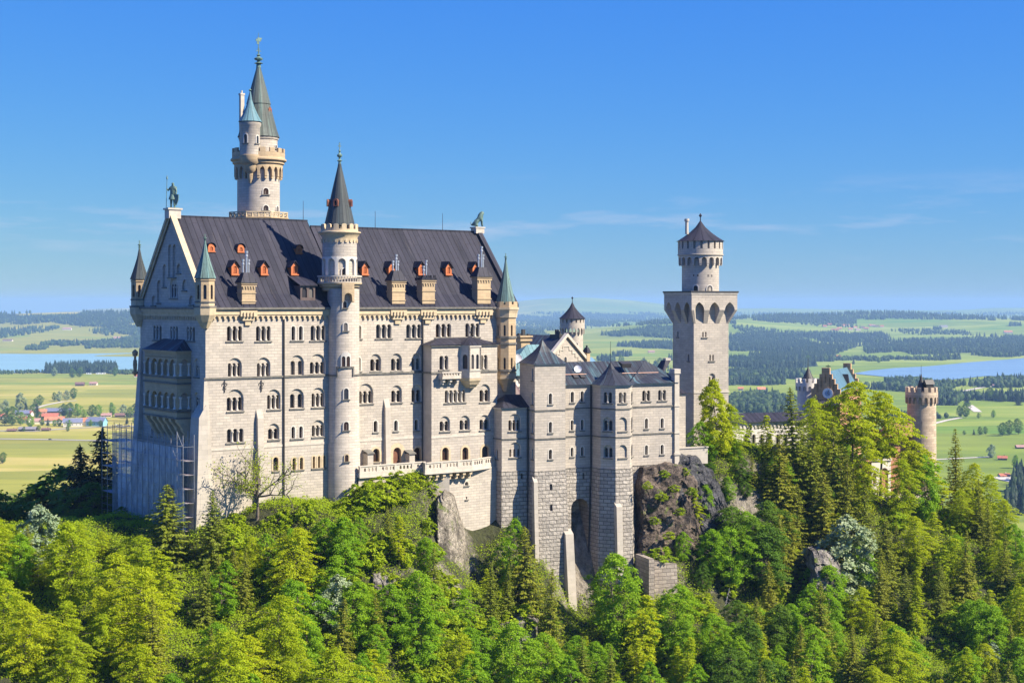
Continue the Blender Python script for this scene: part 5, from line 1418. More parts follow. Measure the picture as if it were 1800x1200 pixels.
# gable plane faces left-front; local x runs along the gable, y along the ridge
GG = Fr(ray(1426, 300), 300, -22)
gh = Thing('gatehouse', 'gatehouse with brown stepped gables, clock, light blue metal roof and red brick walls', 'gatehouse', GG, 3, 5, -42)
hz = lambda p: GG.z(p, 0, 0)
gw = GG.at(1477, 0); gm = gw / 2
st_ = [(0, 692)]
prof = [(0, hz(890)), (gw, hz(890)), (gw, hz(681))]
steps = [(1.0, 681), (.86, 672), (.75, 663), (.66, 654), (.60, 645)]
right = []
for i, (k, p) in enumerate(steps):
    x = gm + gm * k; right.append((x, hz(p)))
    if i + 1 < len(steps): right.append((gm + gm * steps[i + 1][0], hz(p)))
right = right[:]
# taller narrow steps towards the middle
ks = [1.0, .80, .62, .44, .28]; ps = [683, 674, 665.5, 657, 646]
right = []
for i in range(5):
    right.append((gm + gm * ks[i], hz(ps[i])))
    if i < 4: right.append((gm + gm * ks[i + 1], hz(ps[i])))
left = [(2 * gm - x, z) for x, z in reversed(right)]
outl = [(0, -42), (gw, -42)] + right + left
slots = [rect(gm + gm * a - .16, gm + gm * a + .16, hz(p1), hz(p0)) for a, p0, p1 in ((-.55, 675, 688), (-.28, 664, 682), (0, 657, 672), (.28, 664, 682), (.55, 675, 688))]
gsg = Seg(GG, (0, 0), (gw, 0))
mb = MB(); mb.panel(outl, slots, gsg.map, .25, thick=.9); o = mb.build('stepped_gable', 'brown', gh)
mb = MB()
for s_ in slots: mb.panel(s_, [], lambda x, z, d: gsg.map(x, z, .22))
mb.build('slot', 'brown', gh)
D_ = GG.side(1522, gw / 2)
D_ = max(12.0, min(24, D_))
mb = MB(); zr, ze = hz(653), hz(693)
vs = [(.3, .9, ze), (gm, .9, zr), (gw - .3, .9, ze), (.3, D_, ze), (gm, D_, zr), (gw - .3, D_, ze)]
mb.add(vs, [(0, 1, 4, 3), (1, 2, 5, 4), (0, 3, 5, 2), (0, 2, 1), (3, 4, 5)]); mb.build('roof', seamed('light_blue_metal_roof', (.065, .125, .165), (.10, .18, .23), (.018, .025, .03), 1.15, (.17, .14, .10), (.74, .9), .4), gh)
mb = MB(); g2 = Seg(GG, (0, D_), (gw, D_)); mb.panel([(x, z) for x, z in outl], [], g2.map, 0, thick=.9); o = mb.build('stepped_gable', 'brown', gh)
mb = MB(); mb.box(gw - .6, gw, .9, D_, -42, ze + .05); mb.box(0, .6, .9, D_, -42, ze + .05); mb.build('brick_wall', 'brickred', gh)
mb = MB(); mb.box(-.02, gw + .02, -.35, 0, -42, hz(706)); mb.build('brick_wall', 'brickred', gh)
mb = MB(); mb.hexa([(gm - 2.0, -2.2, hz(711)), (gw + .2, -2.2, hz(711)), (gw + .2, 0, hz(704)), (gm - 2.0, 0, hz(704)), (gm - 2.0, -2.2, hz(709.5)), (gw + .2, -2.2, hz(709.5)), (gw + .2, 0, hz(702.5)), (gm - 2.0, 0, hz(702.5))]); mb.build('lower_roof', 'roof', gh)
# clock
xc = gsg.x(1455); zc = gsg.z(691, xc); mb = MB()
q = [(xc + 1.0 * math.cos(t), zc + 1.0 * math.sin(t)) for t in [2 * PI * i / 24 for i in range(24)]]
mb.panel(q, [], lambda x, z, d: gsg.map(x, z, -.14), 0, 0); mb.rim(q, gsg.map, -.14, 0, 0, True)
q2 = [(xc + .55 * (x - xc), zc + .55 * (z - zc)) for x, z in q]; mb.panel(q2, [], lambda x, z, d: gsg.map(x, z, -.16), 0, 1)
co = mb.build('clock', ['clock', plain('clock_blue', (.25, .38, .55), .5, .1)], gh)
for a_, l_ in ((1.2, .75), (-.5, .5)): hm_ = MB(); hm_.tube(gsg.map(xc, zc, -.2), gsg.map(xc + l_ * math.cos(a_), zc + l_ * math.sin(a_), -.2), .05, n=4); hm_.build('clock_hand', 'iron', co)
# ridge cross
mb = MB(); yc = 2.6; mb.tube((gm, yc, zr), (gm, yc, hz(641)), .07, n=5); mb.box(gm - .45, gm + .45, yc - .05, yc + .05, hz(645), hz(643.5)); mb.build('finial', 'iron', gh)
mb = MB(); ym = D_ * .62; xe = gw - 2.0; ze2 = ze + 1.2; mb.hexa([(xe, ym - .7, ze2), (xe + 1.3, ym - .7, ze2), (xe + 1.3, ym + .7, ze2), (xe, ym + .7, ze2), (xe - .6, ym - .05, ze2 + 2.2), (xe + 1.0, ym - .05, ze2 + 2.2), (xe + 1.0, ym + .05, ze2 + 2.2), (xe - .6, ym + .05, ze2 + 2.2)]); mb.build('dormer', 'iron', gh)
# low white gate arch in front with red brick behind
EF = Fr(ray(1532, 296), 296, 20)
ez = lambda p: EF.z(p, 0, 0); ew = EF.at(1566, 0)
ga = Thing('gate_arch', 'white arched gate front with red brick side at the castle entrance', 'gate', EF, 2, 1, -44)
wall(ga, Seg(EF, (0, 0), (ew, 0)), -46, ez(808), [(1534, 1540, 830, 850, 1, {'trim': 'white'}), (1548, 1561, 822, 866, 1, {'trim': 'white', 'pane': 'wood', 'name': 'gate_door'})], mat='plaster')
mb = MB(); sg = Seg(EF, (0, 0), (ew, 0)); strip(mb, sg, -.1, sg.L + .1, ez(810), ez(806), .25, inn=.4); mb.build('cornice', 'white', ga)
mb = MB(); mb.box(ew, ew + 6.5, 1.2, 7, -46, ez(760)); mb.box(.05, ew, .3, 7, -46, ez(812)); mb.build('brick_wall', 'brickred', ga)
# round gate tower
OF = Fr(ray(1620, 301), 301, 20)
gt = Thing('gate_tower', 'round mottled stone gate tower with battlements and a dark pointed cap at the far right', 'tower', OF, 0, 0, -46)
oz = lambda p: OF.z(p, 0, 0); U = 301 / F; ca = camang(OF, 0, 0); rr = 24.6 * U
mb = MB(); mb.lathe(0, 0, [(rr + .2, -50), (rr, oz(700))], 36); mb.build('shaft', 'buff', gt)
r2_ = 28 * U; mb = MB(); ring_arcade(mb, 0, 0, r2_, oz(706), oz(693), 18, oz(706), oz(697), .6, .45, 0, a0=ca + .1)
for i in range(18): fm = cyl_map(0, 0, r2_ - .03, ca + .1 + 2 * PI * i / 18); mb.panel(arch(-.2, .2, oz(708.5), oz(705), 4), [], fm, 0, thick=.45)
mb.lathe(0, 0, [(rr, oz(702)), (r2_ - .5, oz(696))], 36); mb.lathe(0, 0, [(r2_, oz(693)), (r2_, oz(688)), (r2_ - .45, oz(688)), (r2_ - .45, oz(697)), (0, oz(697))], 36)
merlons(mb, 0, 0, r2_, oz(688), oz(680), 14, .56, .42, 0, ca + .16); mb.build('battlement', 'buff', gt)
mb = MB(); mx, my = 1.2 * math.cos(ca + 1.3), 1.2 * math.sin(ca + 1.3); cone(mb, -.1, 0, 1.15, oz(690), oz(657), 10, 0, .05, .06); mb.tube((-.1, 0, oz(658)), (-.1, 0, oz(642)), .04, n=4); mb.build('cap', 'iron', gt)
mb = MB(); mb.box(mx - .6, mx + 1.0, my - .5, my + .5, oz(692), oz(675)); mb.hexa([(mx - .8, my - .7, oz(675)), (mx + 1.2, my - .7, oz(675)), (mx + 1.2, my + .7, oz(675)), (mx - .8, my + .7, oz(675)), (mx - .8, my - .1, oz(667)), (mx + 1.2, my - .1, oz(667)), (mx + 1.2, my + .1, oz(667)), (mx - .8, my + .1, oz(667))]); mb.build('stair_hut', 'iron', gt)
fm = cyl_map(0, 0, rr + .03, pxang(OF, 0, 0, rr, 1617)); mb = MB(); mb.panel(rect(-.4, .4, oz(751), oz(738)), [], fm); mb.build('window', 'glass', gt)
fm = cyl_map(0, 0, rr + .03, pxang(OF, 0, 0, rr, 1618)); mb = MB(); mb.panel(rect(-.3, .3, oz(785), oz(776)), [], fm); mb.build('window', 'glass', gt)
mb = MB(); mb.box(-rr - 5.5, -rr + .3, -1.2, 1.2, oz(765), oz(742)); mb.build('side_wall', 'brickred', gt)
# left gate turret
LF = Fr(ray(1419, 318), 318, 20)
lt = Thing('gate_turret', 'round white battlemented turret with dark cone behind the stepped gable', 'tower', LF, 0, 0, -46)
lz_ = lambda p: LF.z(p, 0, 0); U = 318 / F; ca = camang(LF, 0, 0)
mb = MB(); mb.lathe(0, 0, [(17.5 * U, -46), (17.5 * U, lz_(684))], 28); mb.build('shaft', 'plaster', lt)
mb = MB(); r2_ = 20.5 * U; ring_arcade(mb, 0, 0, r2_, lz_(686), lz_(676), 14, lz_(686), lz_(678), .6, .4, 0, a0=ca); mb.lathe(0, 0, [(17.5 * U, lz_(684)), (r2_ - .42, lz_(679))], 28); mb.lathe(0, 0, [(r2_, lz_(676)), (r2_, lz_(672)), (r2_ - .4, lz_(672)), (r2_ - .4, lz_(678)), (0, lz_(678))], 28); merlons(mb, 0, 0, r2_, lz_(672), lz_(665), 12, .56, .4, 0, ca + .1); mb.build('battlement', 'plaster', lt)
mb = MB(); cone(mb, .2, 0, 13.5 * U, lz_(671), lz_(645), 16, 0, .05, .06); mb.tube((.2, 0, lz_(646)), (.2, 0, lz_(629)), .05, n=4); mb.build('cap', 'iron', lt)

# entrance terrace with a rail, and the visitors on it
et = Thing('entrance_terrace', 'small paved terrace with a rail in front of the white gate arch', 'terrace', EF, 4, -3, -46)
zt = ez(872)
mb = MB(); mb.box(-1, ew + 9, -4.2, 1, -46, zt); mb.build('paving', 'wall_smooth', et)
mb = MB()
for i in range(12): x = -1 + i * (ew + 10) / 11; mb.tube((x, -4.1, zt), (x, -4.1, zt + 1.05), .05, n=5)
for z in (.55, 1.02): mb.tube((-1, -4.1, zt + z), (ew + 9, -4.1, zt + z), .05, n=5)
mb.build('rail', 'iron', et)
def person(label, px, d, rot, shirt, trousers, skin=(.45, .28, .2), hgt=1.72, group=None):
    a_ = EF.at(px, d); s_ = hgt / 1.75
    v = [(0, 0, .95), (0, .01, 1.2), (0, 0, 1.42), (0, 0, 1.52), (0, -.02, 1.63), (0, -.02, 1.73), (-.09, 0, .9), (-.1, -.01, .5), (-.1, .02, .08), (-.11, -.14, .04), (.09, 0, .9), (.11, .02, .5), (.11, .06, .08), (.12, -.1, .04), (-.19, 0, 1.40), (-.25, .02, 1.12), (-.23, -.1, .88), (.19, 0, 1.40), (.25, .02, 1.12), (.23, -.1, .88)]
    e = [(0, 1), (1, 2), (2, 3), (3, 4), (4, 5), (0, 6), (6, 7), (7, 8), (8, 9), (0, 10), (10, 11), (11, 12), (12, 13), (2, 14), (14, 15), (15, 16), (2, 17), (17, 18), (18, 19)]
    r_ = [.15, .14, .15, .06, .095, .08, .1, .07, .05, .045, .1, .07, .05, .045, .07, .05, .04, .07, .05, .04]
    m = plain('clothing', shirt, .9, .1)
    M['tmp'] = m
    o = skin_figure('person', label, 'person', EF, a_, d, zt, [(x * s_, y * s_, z * s_) for x, y, z in v], e, [q * s_ for q in r_], 'tmp', None, R(rot))
    o.data.materials.append(plain('trousers', trousers, .9, .1)); o.data.materials.append(plain('skin', skin, .7, .05)); o.data.materials.append(plain('hair', (.04, .03, .02), .7, .1))
    for p in o.data.polygons:
        z = p.center.z / s_; p.material_index = 2 if (z > 1.5 or (abs(p.center.x) > .2 * s_ and z < .95)) else (1 if z < .93 else 0)
        if z > 1.66 or (z > 1.58 and p.center.y > .03): p.material_index = 3
    if group: o['group'] = group
    return o
person('person in dark clothes standing at the rail, left one of the two', 1571, -3.4, 10, (.03, .03, .035), (.03, .03, .04))
person('person in dark clothes standing at the rail, right one of the two', 1576, -3.2, -15, (.035, .03, .03), (.04, .04, .05), hgt=1.66)
person('person in a dark red top by the gate wall', 1543, -1.6, 40, (.20, .04, .04), (.05, .05, .06))
person('person in a blue top beside the gate door', 1549, -2.2, -30, (.05, .08, .2), (.04, .04, .05))
person('person in a black jacket at the shaded end of the entrance terrace', 1588, -2.8, 60, (.02, .02, .02), (.05, .05, .05))

# ------------------------------------------------------------------ scaffolding on the west gable
sf = Thing('scaffolding', 'steel scaffolding wrapped in pale blue-grey netting at the foot of the west gable', 'scaffolding', PF, -3, 10, -40)
sx0, sx1 = -3.6, -1.9
ybase = lambda y: -42 + .25 * y
def sz(py): return PF.z(py, -3, 8)
ztop = sz(778)
tb = MB(); ys = [(-.3 + 2.05 * i) for i in range(13)]
for i, y in enumerate(ys):
    for x in (sx0, sx1): tb.tube((x, y, -46), (x, y, ztop + (1.3 if i % 2 else .9) + (.8 if y < 3 else 0)), .07, n=5)
lv = [ztop - 2.0 * k for k in range(11)]
for k, z in enumerate(lv):
    for x in (sx0, sx1):
        tb.tube((x, ys[0], z), (x, ys[-1], z), .04, n=4)
        tb.tube((x, ys[0], z + 1.0), (x, ys[-1], z + 1.0), .03, n=4)
    for y in ys: tb.tube((sx0, y, z), (sx1, y, z), .03, n=4)
    j = k % (len(ys) - 1); tb.tube((sx0, ys[j], z), (sx0, ys[j + 1], z + 2), .035, n=4); j = (j + 5) % 12; tb.tube((sx0, ys[j], z + 2), (sx0, ys[j + 1], z), .035, n=4)
# side tower of the scaffold beyond the far corner
for y in (DEP + 3.2, DEP + 5.4, DEP + 7.6):
    for x in (-3.2, -1.2, .8): tb.tube((x, y, -44), (x, y, sz(760)), .05, n=5)
for k in range(8):
    z = sz(768) - 2 * k
    for x in (-3.2, -1.2, .8): tb.tube((x, DEP + 3.2, z), (x, DEP + 7.6, z), .04, n=4)
    for y in (DEP + 3.2, DEP + 5.4, DEP + 7.6): tb.tube((-3.2, y, z), (.8, y, z), .04, n=4); tb.tube((-3.2, y, z + 1), (.8, y, z + 1), .03, n=4)
tb.build('pole_frame', plain('galvanised_steel', (.26, .27, .29), .45, .15, 2, .5), sf)
pb = MB()
for k, z in enumerate(lv[1:]): pb.box(sx0 + .6, sx1 - .05, ys[0], ys[-1], z - .06, z)
for k in (1, 3, 5): z = sz(768) - 2 * k; pb.box(-3.1, .7, DEP + 3.2, DEP + 7.6, z - .05, z)
pb.build('deck', plain('scaffold_boards', (.36, .29, .27), .8, .3), sf)
def netmat():
    m, nt, N, Lk, P = new_mat('scaffold_netting')
    g = N.new('ShaderNodeTexCoord').outputs['Object']
    f_ = noise(N, Lk, mapping(N, Lk, g, (1, .9, .35)), 1.2, 5, .6)
    Lk(ramp(N, Lk, f_, .3, .7, (.46, .48, .53), (.70, .73, .78)), P.inputs['Base Color']); P.inputs['Roughness'].default_value = .8
    Lk(math_n(N, Lk, 'ADD', math_n(N, Lk, 'MULTIPLY', f_, .7), .18), P.inputs['Alpha'])
    return m
nb = MB(); rnd = random.Random(5)
ny, nzv = 40, 20
gy = [ys[0] + (ys[-1] - ys[0]) * i / ny for i in range(ny + 1)]; gz_ = [ztop - .3 - 22 * j / nzv for j in range(nzv + 1)]
vs = [(sx0 + .35 + .10 * math.sin(y * 3.1 + z * .5) + rnd.uniform(-.05, .05), y, z) for z in gz_ for y in gy]
fs = [(j * (ny + 1) + i, j * (ny + 1) + i + 1, (j + 1) * (ny + 1) + i + 1, (j + 1) * (ny + 1) + i) for j in range(nzv) for i in range(ny)
      if not (gy[i] < .6 and gz_[j] > ztop - 5) and not (3.2 < gy[i] < 6.3 and ztop - 9.5 < gz_[j] < ztop - 5.5 and i % 5)]
nb.add(vs, fs, smooth=True); nb.build('netting', netmat(), sf)
nb = MB(); vs = [(-3.3 + 4.2 * i / 10 , DEP + 3.1 + rnd.uniform(-.06, .06), sz(775) - 14 * j / 10) for j in range(11) for i in range(11)]
nb.add(vs, [(j * 11 + i, j * 11 + i + 1, j * 11 + 12 + i, j * 11 + 11 + i) for j in range(10) for i in range(10)], smooth=True); nb.build('netting', M['netting'] if 'netting' in M else netmat(), sf)
# ------------------------------------------------------------------ the castle hill
def H_points():
    P = []
    def at(px, Y, z): P.append((ray(px, Y), Y, z))
    def vis(px, py, Y): P.append((ray(px, Y), Y, zpx(py, Y)))
    # line along the foot of the front (visible ground line)
    vis(-260, 985, 205); vis(-60, 960, 212); vis(60, 955, 216); vis(170, 945, 220); vis(260, 950, 221); vis(340, 952, 217)
    vis(420, 920, 219); vis(490, 900, 221); vis(560, 893, 224); vis(606, 886, 229); vis(650, 862, 231); vis(700, 854, 232.5); vis(745, 858, 235)
    vis(778, 862, 238); vis(812, 925, 241.5); vis(850, 945, 243); vis(890, 965, 242)
    vis(940, 1015, 241); vis(1000, 1075, 242); vis(1020, 1108, 246); vis(1060, 1075, 243); vis(1110, 1070, 243); vis(1160, 1040, 247); vis(1200, 1000, 251)
    vis(1236, 860, 263); vis(1262, 803, 267); vis(1330, 795, 276); vis(1400, 800, 283); vis(1470, 830, 288); vis(1530, 880, 291); vis(1580, 890, 292); vis(1650, 900, 294); vis(1720, 925, 294); vis(1800, 965, 290); vis(1920, 1010, 288); vis(2100, 1080, 285)
    # the knoll's steep nose and the cliff on its right side
    vis(640, 930, 222); vis(700, 930, 223); vis(750, 930, 227); vis(772, 950, 230); vis(800, 985, 236); vis(815, 1000, 238)
    # middle of the slope
    vis(-200, 1130, 188); vis(0, 1110, 192); vis(150, 1100, 196); vis(300, 1080, 200); vis(420, 1070, 204); vis(540, 1060, 208); vis(640, 1060, 211); vis(730, 1070, 215); vis(800, 1105, 222); vis(880, 1110, 227); vis(950, 1150, 228); vis(1020, 1190, 230); vis(1100, 1160, 232); vis(1180, 1120, 240); vis(1230, 1060, 248); vis(1300, 1010, 258); vis(1400, 1000, 264); vis(1500, 1020, 268); vis(1600, 1030, 270); vis(1700, 1060, 268); vis(1800, 1100, 264); vis(1950, 1150, 258)
    # lower slope, mostly below the picture
    for px, Y, py in ((-200, 165, 1300), (0, 168, 1300), (200, 172, 1290), (400, 180, 1280), (600, 188, 1260), (800, 200, 1290), (950, 205, 1330), (1100, 210, 1320), (1250, 222, 1240), (1400, 232, 1190), (1550, 238, 1190), (1700, 238, 1220), (1850, 232, 1260), (2000, 226, 1290)): vis(px, py, Y)
    for X in (-90, -40, 10, 60, 110, 160): P.append((X, 130, -92)); P.append((X, 80, -100)); P.append((X, 30, -88))
    # the plateau under the buildings
    for s, d, z in ((2, 4, -32), (25, 8, -29), (50, 8, -29), (8, 18, -32), (30, 18, -29), (52, 18, -28)): P.append((PF.wx(s, d), PF.wy(s, d), z))
    for s, d, z in ((3, 4, -33), (14, 7, -31), (25, 8, -30), (4, 14, -28), (20, 16, -28), (34, 12, -27.5)): P.append((KF.wx(s, d), KF.wy(s, d), z))
    for px, Y, z in ((1200, 275, -26.5), (1280, 285, -27.5), (1400, 295, -30), (1300, 300, -29), (1500, 300, -36), (1560, 300, -38), (1640, 305, -41), (1750, 308, -45), (1900, 305, -52)): at(px, Y, z)
    # north side falls to the plain
    for s in (-25, 0, 25, 50, 80, 110, 150):
        for d, z in ((34, -38), (55, -66), (90, -112), (140, -160), (200, -189)):
            P.append((PF.wx(s, d + (8 if s > 60 else 0)), PF.wy(s, d + (8 if s > 60 else 0)), z))
    # west end: falls to the left
    for x, y, z in ((-95, 205, -40), (-120, 215, -48), (-150, 190, -64), (-75, 250, -42), (-95, 260, -56), (-120, 270, -85), (-190, 220, -120), (-160, 280, -140), (-220, 160, -125), (-260, 240, -180), (-200, 100, -110)): P.append((x, y, z))
    # east end
    for x, y, z in ((130, 300, -62), (165, 290, -90), (150, 340, -110), (210, 270, -130), (240, 330, -185), (200, 210, -120), (180, 150, -110), (110, 345, -70), (120, 400, -160), (60, 400, -170), (180, 420, -189), (270, 230, -175), (0, 420, -189), (-100, 380, -187), (-200, 340, -187), (280, 420, -190), (290, 120, -150)): P.append((x, y, z))
    return np.array(P)
HP = H_points()
def _phi(r): return np.sqrt(r * r + 9.0)
_D = np.sqrt(((HP[:, None, :2] - HP[None, :, :2]) ** 2).sum(-1))
_A = _phi(_D) + np.eye(len(HP)) * -.6
_n = len(HP)
_B = np.block([[_A, np.ones((_n, 1))], [np.ones((1, _n)), np.zeros((1, 1))]])
_W = np.linalg.solve(_B, np.append(HP[:, 2], 0))
def hill(X, Y):
    X = np.atleast_1d(np.asarray(X, float)); Y = np.atleast_1d(np.asarray(Y, float))
    out = np.empty(len(X))
    for i in range(0, len(X), 4000):
        d = np.sqrt((X[i:i + 4000, None] - HP[None, :, 0]) ** 2 + (Y[i:i + 4000, None] - HP[None, :, 1]) ** 2)
        out[i:i + 4000] = _phi(d) @ _W[:-1] + _W[-1]
    return out
# cheap value noise
_rs = np.random.RandomState(3); _T = _rs.rand(64, 64)
def vnoise(x, y):
    xi, yi = np.floor(x).astype(int), np.floor(y).astype(int); fx, fy = x - xi, y - yi
    fx = fx * fx * (3 - 2 * fx); fy = fy * fy * (3 - 2 * fy)
    a, b, c, d = _T[xi % 64, yi % 64], _T[(xi + 1) % 64, yi % 64], _T[xi % 64, (yi + 1) % 64], _T[(xi + 1) % 64, (yi + 1) % 64]
    return (a * (1 - fx) + b * fx) * (1 - fy) + (c * (1 - fx) + d * fx) * fy - .5
def fbm(x, y, o=4):
    s = 0; a = 1
    for k in range(o): s = s + a * vnoise(x * 2 ** k + 7.3 * k, y * 2 ** k + 3.1 * k); a *= .5
    return s
gx = np.concatenate([np.arange(-300, -110, 5), np.arange(-110, 130, 1.25), np.arange(130, 301, 5)])
gy = np.concatenate([np.arange(20, 150, 5), np.arange(150, 310, 1.25), np.arange(310, 431, 5)])
XX, YY = np.meshgrid(gx, gy)
def ground(X, Y, rough=True):
    z = hill(X, Y)
    if rough: z = z + 1.6 * fbm(np.asarray(X) / 6.0, np.asarray(Y) / 6.0) * np.clip((-20 - z) / 8, 0, 1) + .8 * fbm(np.asarray(X) / 1.9, np.asarray(Y) / 1.9, 3)
    return np.maximum(z, -191.5)
ZZ = ground(XX.ravel(), YY.ravel()).reshape(XX.shape)
def grid_mesh(name, X, Y, Z, mat):
    ny, nx = X.shape; me = bpy.data.meshes.new(name)
    v = np.stack([X.ravel(), Y.ravel(), Z.ravel()], 1)
    i = np.arange((ny - 1) * (nx - 1)); r, c = i // (nx - 1), i % (nx - 1); a = r * nx + c
    f = np.stack([a, a + 1, a + nx + 1, a + nx], 1)
    fast_mesh(me, v, f); me.polygons.foreach_set('use_smooth', np.ones(len(f), bool))
    me.materials.append(mat); o = bpy.data.objects.new(name, me); COL.objects.link(o); return o
def fast_mesh(me, v, f):
    n, k = f.shape
    me.vertices.add(len(v)); me.vertices.foreach_set('co', np.asarray(v, np.float32).ravel())
    me.loops.add(n * k); me.loops.foreach_set('vertex_index', np.asarray(f, np.int32).ravel())
    me.polygons.add(n); me.polygons.foreach_set('loop_start', np.arange(0, n * k, k, dtype=np.int32)); me.polygons.foreach_set('loop_total', np.full(n, k, np.int32))
    me.update(calc_edges=True)

def hill_mat():
    m, nt, N, Lk, P = new_mat('rocky_wooded_slope')
    g = N.new('ShaderNodeTexCoord').outputs['Object']; ge = N.new('ShaderNodeNewGeometry')
    s = N.new('ShaderNodeSeparateXYZ'); Lk(ge.outputs['Normal'], s.inputs[0])
    n1 = noise(N, Lk, g, .16, 6, .65); n2 = noise(N, Lk, mapping(N, Lk, g, (1, 1, .5)), 1.1, 8, .7)
    rock = ramp(N, Lk, n2, .3, .72, (.10, .085, .065), (.42, .37, .30))
    soil = ramp(N, Lk, n2, .3, .7, (.030, .030, .012), (.075, .085, .022))
    st = math_n(N, Lk, 'ADD', s.outputs[2], math_n(N, Lk, 'MULTIPLY', math_n(N, Lk, 'SUBTRACT', n1, .5), 1.3))
    Lk(mixc(N, Lk, ramp(N, Lk, st, .40, .58), rock, soil), P.inputs['Base Color']); P.inputs['Roughness'].default_value = .95
    bump(N, Lk, n2, 1.2, P)
    return m
props(grid_mesh('castle_hill', XX, YY, ZZ, hill_mat()), kind='structure')

# bare rock faces: lumpy crags built as closed boulders with strata
def ridged(x, y, o=4):
    t = 0; a = 1
    for k in range(o): t = t + a * (1 - 2 * np.abs(vnoise(x * 2 ** k + 5.1 * k, y * 2 ** k + 1.7 * k))) ; a *= .5
    return t / 1.9
def crag(name, pts, depth, mat, seed, nx=84, nz=90, amp=1.1, lean=3.0):
    """pts: (px, Y, py top, py bottom) along the face; a fractured rock face whose top runs back into the hill"""
    K = len(pts); t = np.linspace(0, K - 1, nx); col = lambda k: np.interp(t, range(K), [p[k] for p in pts])
    px, Yf, p0, p1 = col(0), col(1), col(2), col(3); nb = 14
    e = np.minimum(np.arange(nx), np.arange(nx)[::-1]) / 9.0; e = np.clip(1 - e, 0, 1) ** 1.6
    p0 = p0 + 9 * fbm(px / 23. + seed, px * 0, 3) + e * 14
    V = []
    for j in range(nz + nb):
        f = min(1, j / nz); back = max(0, j - nz) / nb * depth
        Y = Yf - lean * (1 - f); z = (CY - (p1 + (p0 - p1) * f)) * Y / F; x = (px - CX) / F * Y
        ph = x * .9 + z * .35; big = fbm(x / 3.4 + seed, z / 4.6, 3); blk = np.round(3.2 * fbm((x + .5 * z) / 1.9 + seed, z / 2.6 + seed, 2)) / 3.2
        o = amp * (1.5 * big + .75 * blk + .55 * ridged(x / 1.5 + seed, z / 1.1, 4) + .30 * fbm(x / .55, z / .5, 2))
        V.append(np.stack([x + .35 * amp * fbm(z / 1.3, x / 1.3 + seed, 2), Y - o + back + 1.2 * f ** 8 + e * 4.5, z + .35 * o * (j > nz) + .25 * amp * fbm(x / .9 + 3, z / .9, 2)], 1))
    V = np.concatenate(V); nzt = nz + nb
    f = np.array([(j * nx + i, j * nx + i + 1, (j + 1) * nx + i + 1, (j + 1) * nx + i) for j in range(nzt - 1) for i in range(nx - 1)])
    me = bpy.data.meshes.new(name); fast_mesh(me, V, f); me.materials.append(mat)
    me.polygons.foreach_set('use_smooth', np.ones(len(f), bool)); me.set_sharp_from_angle(angle=R(28))
    o = bpy.data.objects.new(name, me); COL.objects.link(o); props(o, kind='structure'); return o
def rock_mat(name, lo, hi, moss=.0):
    m, nt, N, Lk, P = new_mat(name)
    g = N.new('ShaderNodeTexCoord').outputs['Object']
    n1 = noise(N, Lk, g, .28, 6, .7); n2 = noise(N, Lk, mapping(N, Lk, g, (1, 1, .8)), 1.1, 10, .75)
    vo = N.new('ShaderNodeTexVoronoi'); vo.feature = 'DISTANCE_TO_EDGE'; vo.inputs['Scale'].default_value = .8
    wv = N.new('ShaderNodeTexNoise'); wv.inputs['Scale'].default_value = .8; wv.inputs['Detail'].default_value = 4; Lk(g, wv.inputs['Vector'])
    va = N.new('ShaderNodeVectorMath'); va.operation = 'MULTIPLY_ADD'; Lk(wv.outputs['Color'], va.inputs[0]); va.inputs[1].default_value = (1.6, 1.6, 1.6); Lk(mapping(N, Lk, g, (1, 1, 1.5)), va.inputs[2]); Lk(va.outputs[0], vo.inputs['Vector'])
    c = ramp(N, Lk, n2, .34, .66, lo, hi); c = mixc(N, Lk, ramp(N, Lk, n1, .45, .62), c, tuple(x * .35 for x in lo), 'MIX')
    c = mixc(N, Lk, ramp(N, Lk, vo.outputs['Distance'], .0, .07, (.7, .7, .7), (0, 0, 0)), c, tuple(x * .3 for x in lo))
    if moss: c = mixc(N, Lk, ramp(N, Lk, noise(N, Lk, g, .5, 5, .6), 1 - moss, 1 - moss + .08), c, (.12, .16, .02))
    Lk(c, P.inputs['Base Color']); P.inputs['Roughness'].default_value = .92; bump(N, Lk, math_n(N, Lk, 'ADD', n2, math_n(N, Lk, 'MULTIPLY', vo.outputs['Distance'], .5)), 1.0, P)
    return m
crag('dark_crag', [(1117, 251.5, 826, 1110), (1150, 252.5, 821, 1110), (1200, 255.5, 819, 1110), (1226, 258, 842, 1110), (1240, 261, 900, 1110)], 7, rock_mat('dark_weathered_rock', (.050, .038, .030), (.30, .225, .17), .40), 4, amp=1.0)
crag('dark_crag', [(1168, 256.5, 802, 1060), (1226, 258.5, 802, 1080), (1256, 260, 830, 1090), (1300, 262, 940, 1100), (1360, 263, 985, 1100)], 6, rock_mat('blue_grey_rock', (.04, .04, .045), (.17, .165, .17), .40), 9, amp=1.4)
crag('pale_cliff', [(764, 231.5, 890, 1075), (778, 233, 868, 1085), (795, 236, 880, 1080), (812, 239.5, 925, 1075), (822, 242, 960, 1070)], 5, rock_mat('pale_limestone_rock', (.22, .185, .14), (.60, .53, .42), .40), 6, amp=1.0, lean=9.0)
crag('pale_cliff', [(648, 214, 1010, 1140), (690, 214.5, 1030, 1150), (720, 216, 1050, 1150)], 5, rock_mat('grey_limestone_rock', (.14, .12, .10), (.48, .44, .38), .42), 12, amp=1.2)
crag('pale_cliff', [(860, 228, 1100, 1220), (900, 228, 1095, 1220), (950, 230, 1090, 1220)], 5, bpy.data.materials['grey_limestone_rock'], 15, amp=1.3)
crag('pale_cliff', [(1428, 256, 975, 1060), (1450, 257, 968, 1070), (1480, 258.5, 985, 1080)], 5, bpy.data.materials['grey_limestone_rock'], 18, amp=1.3)

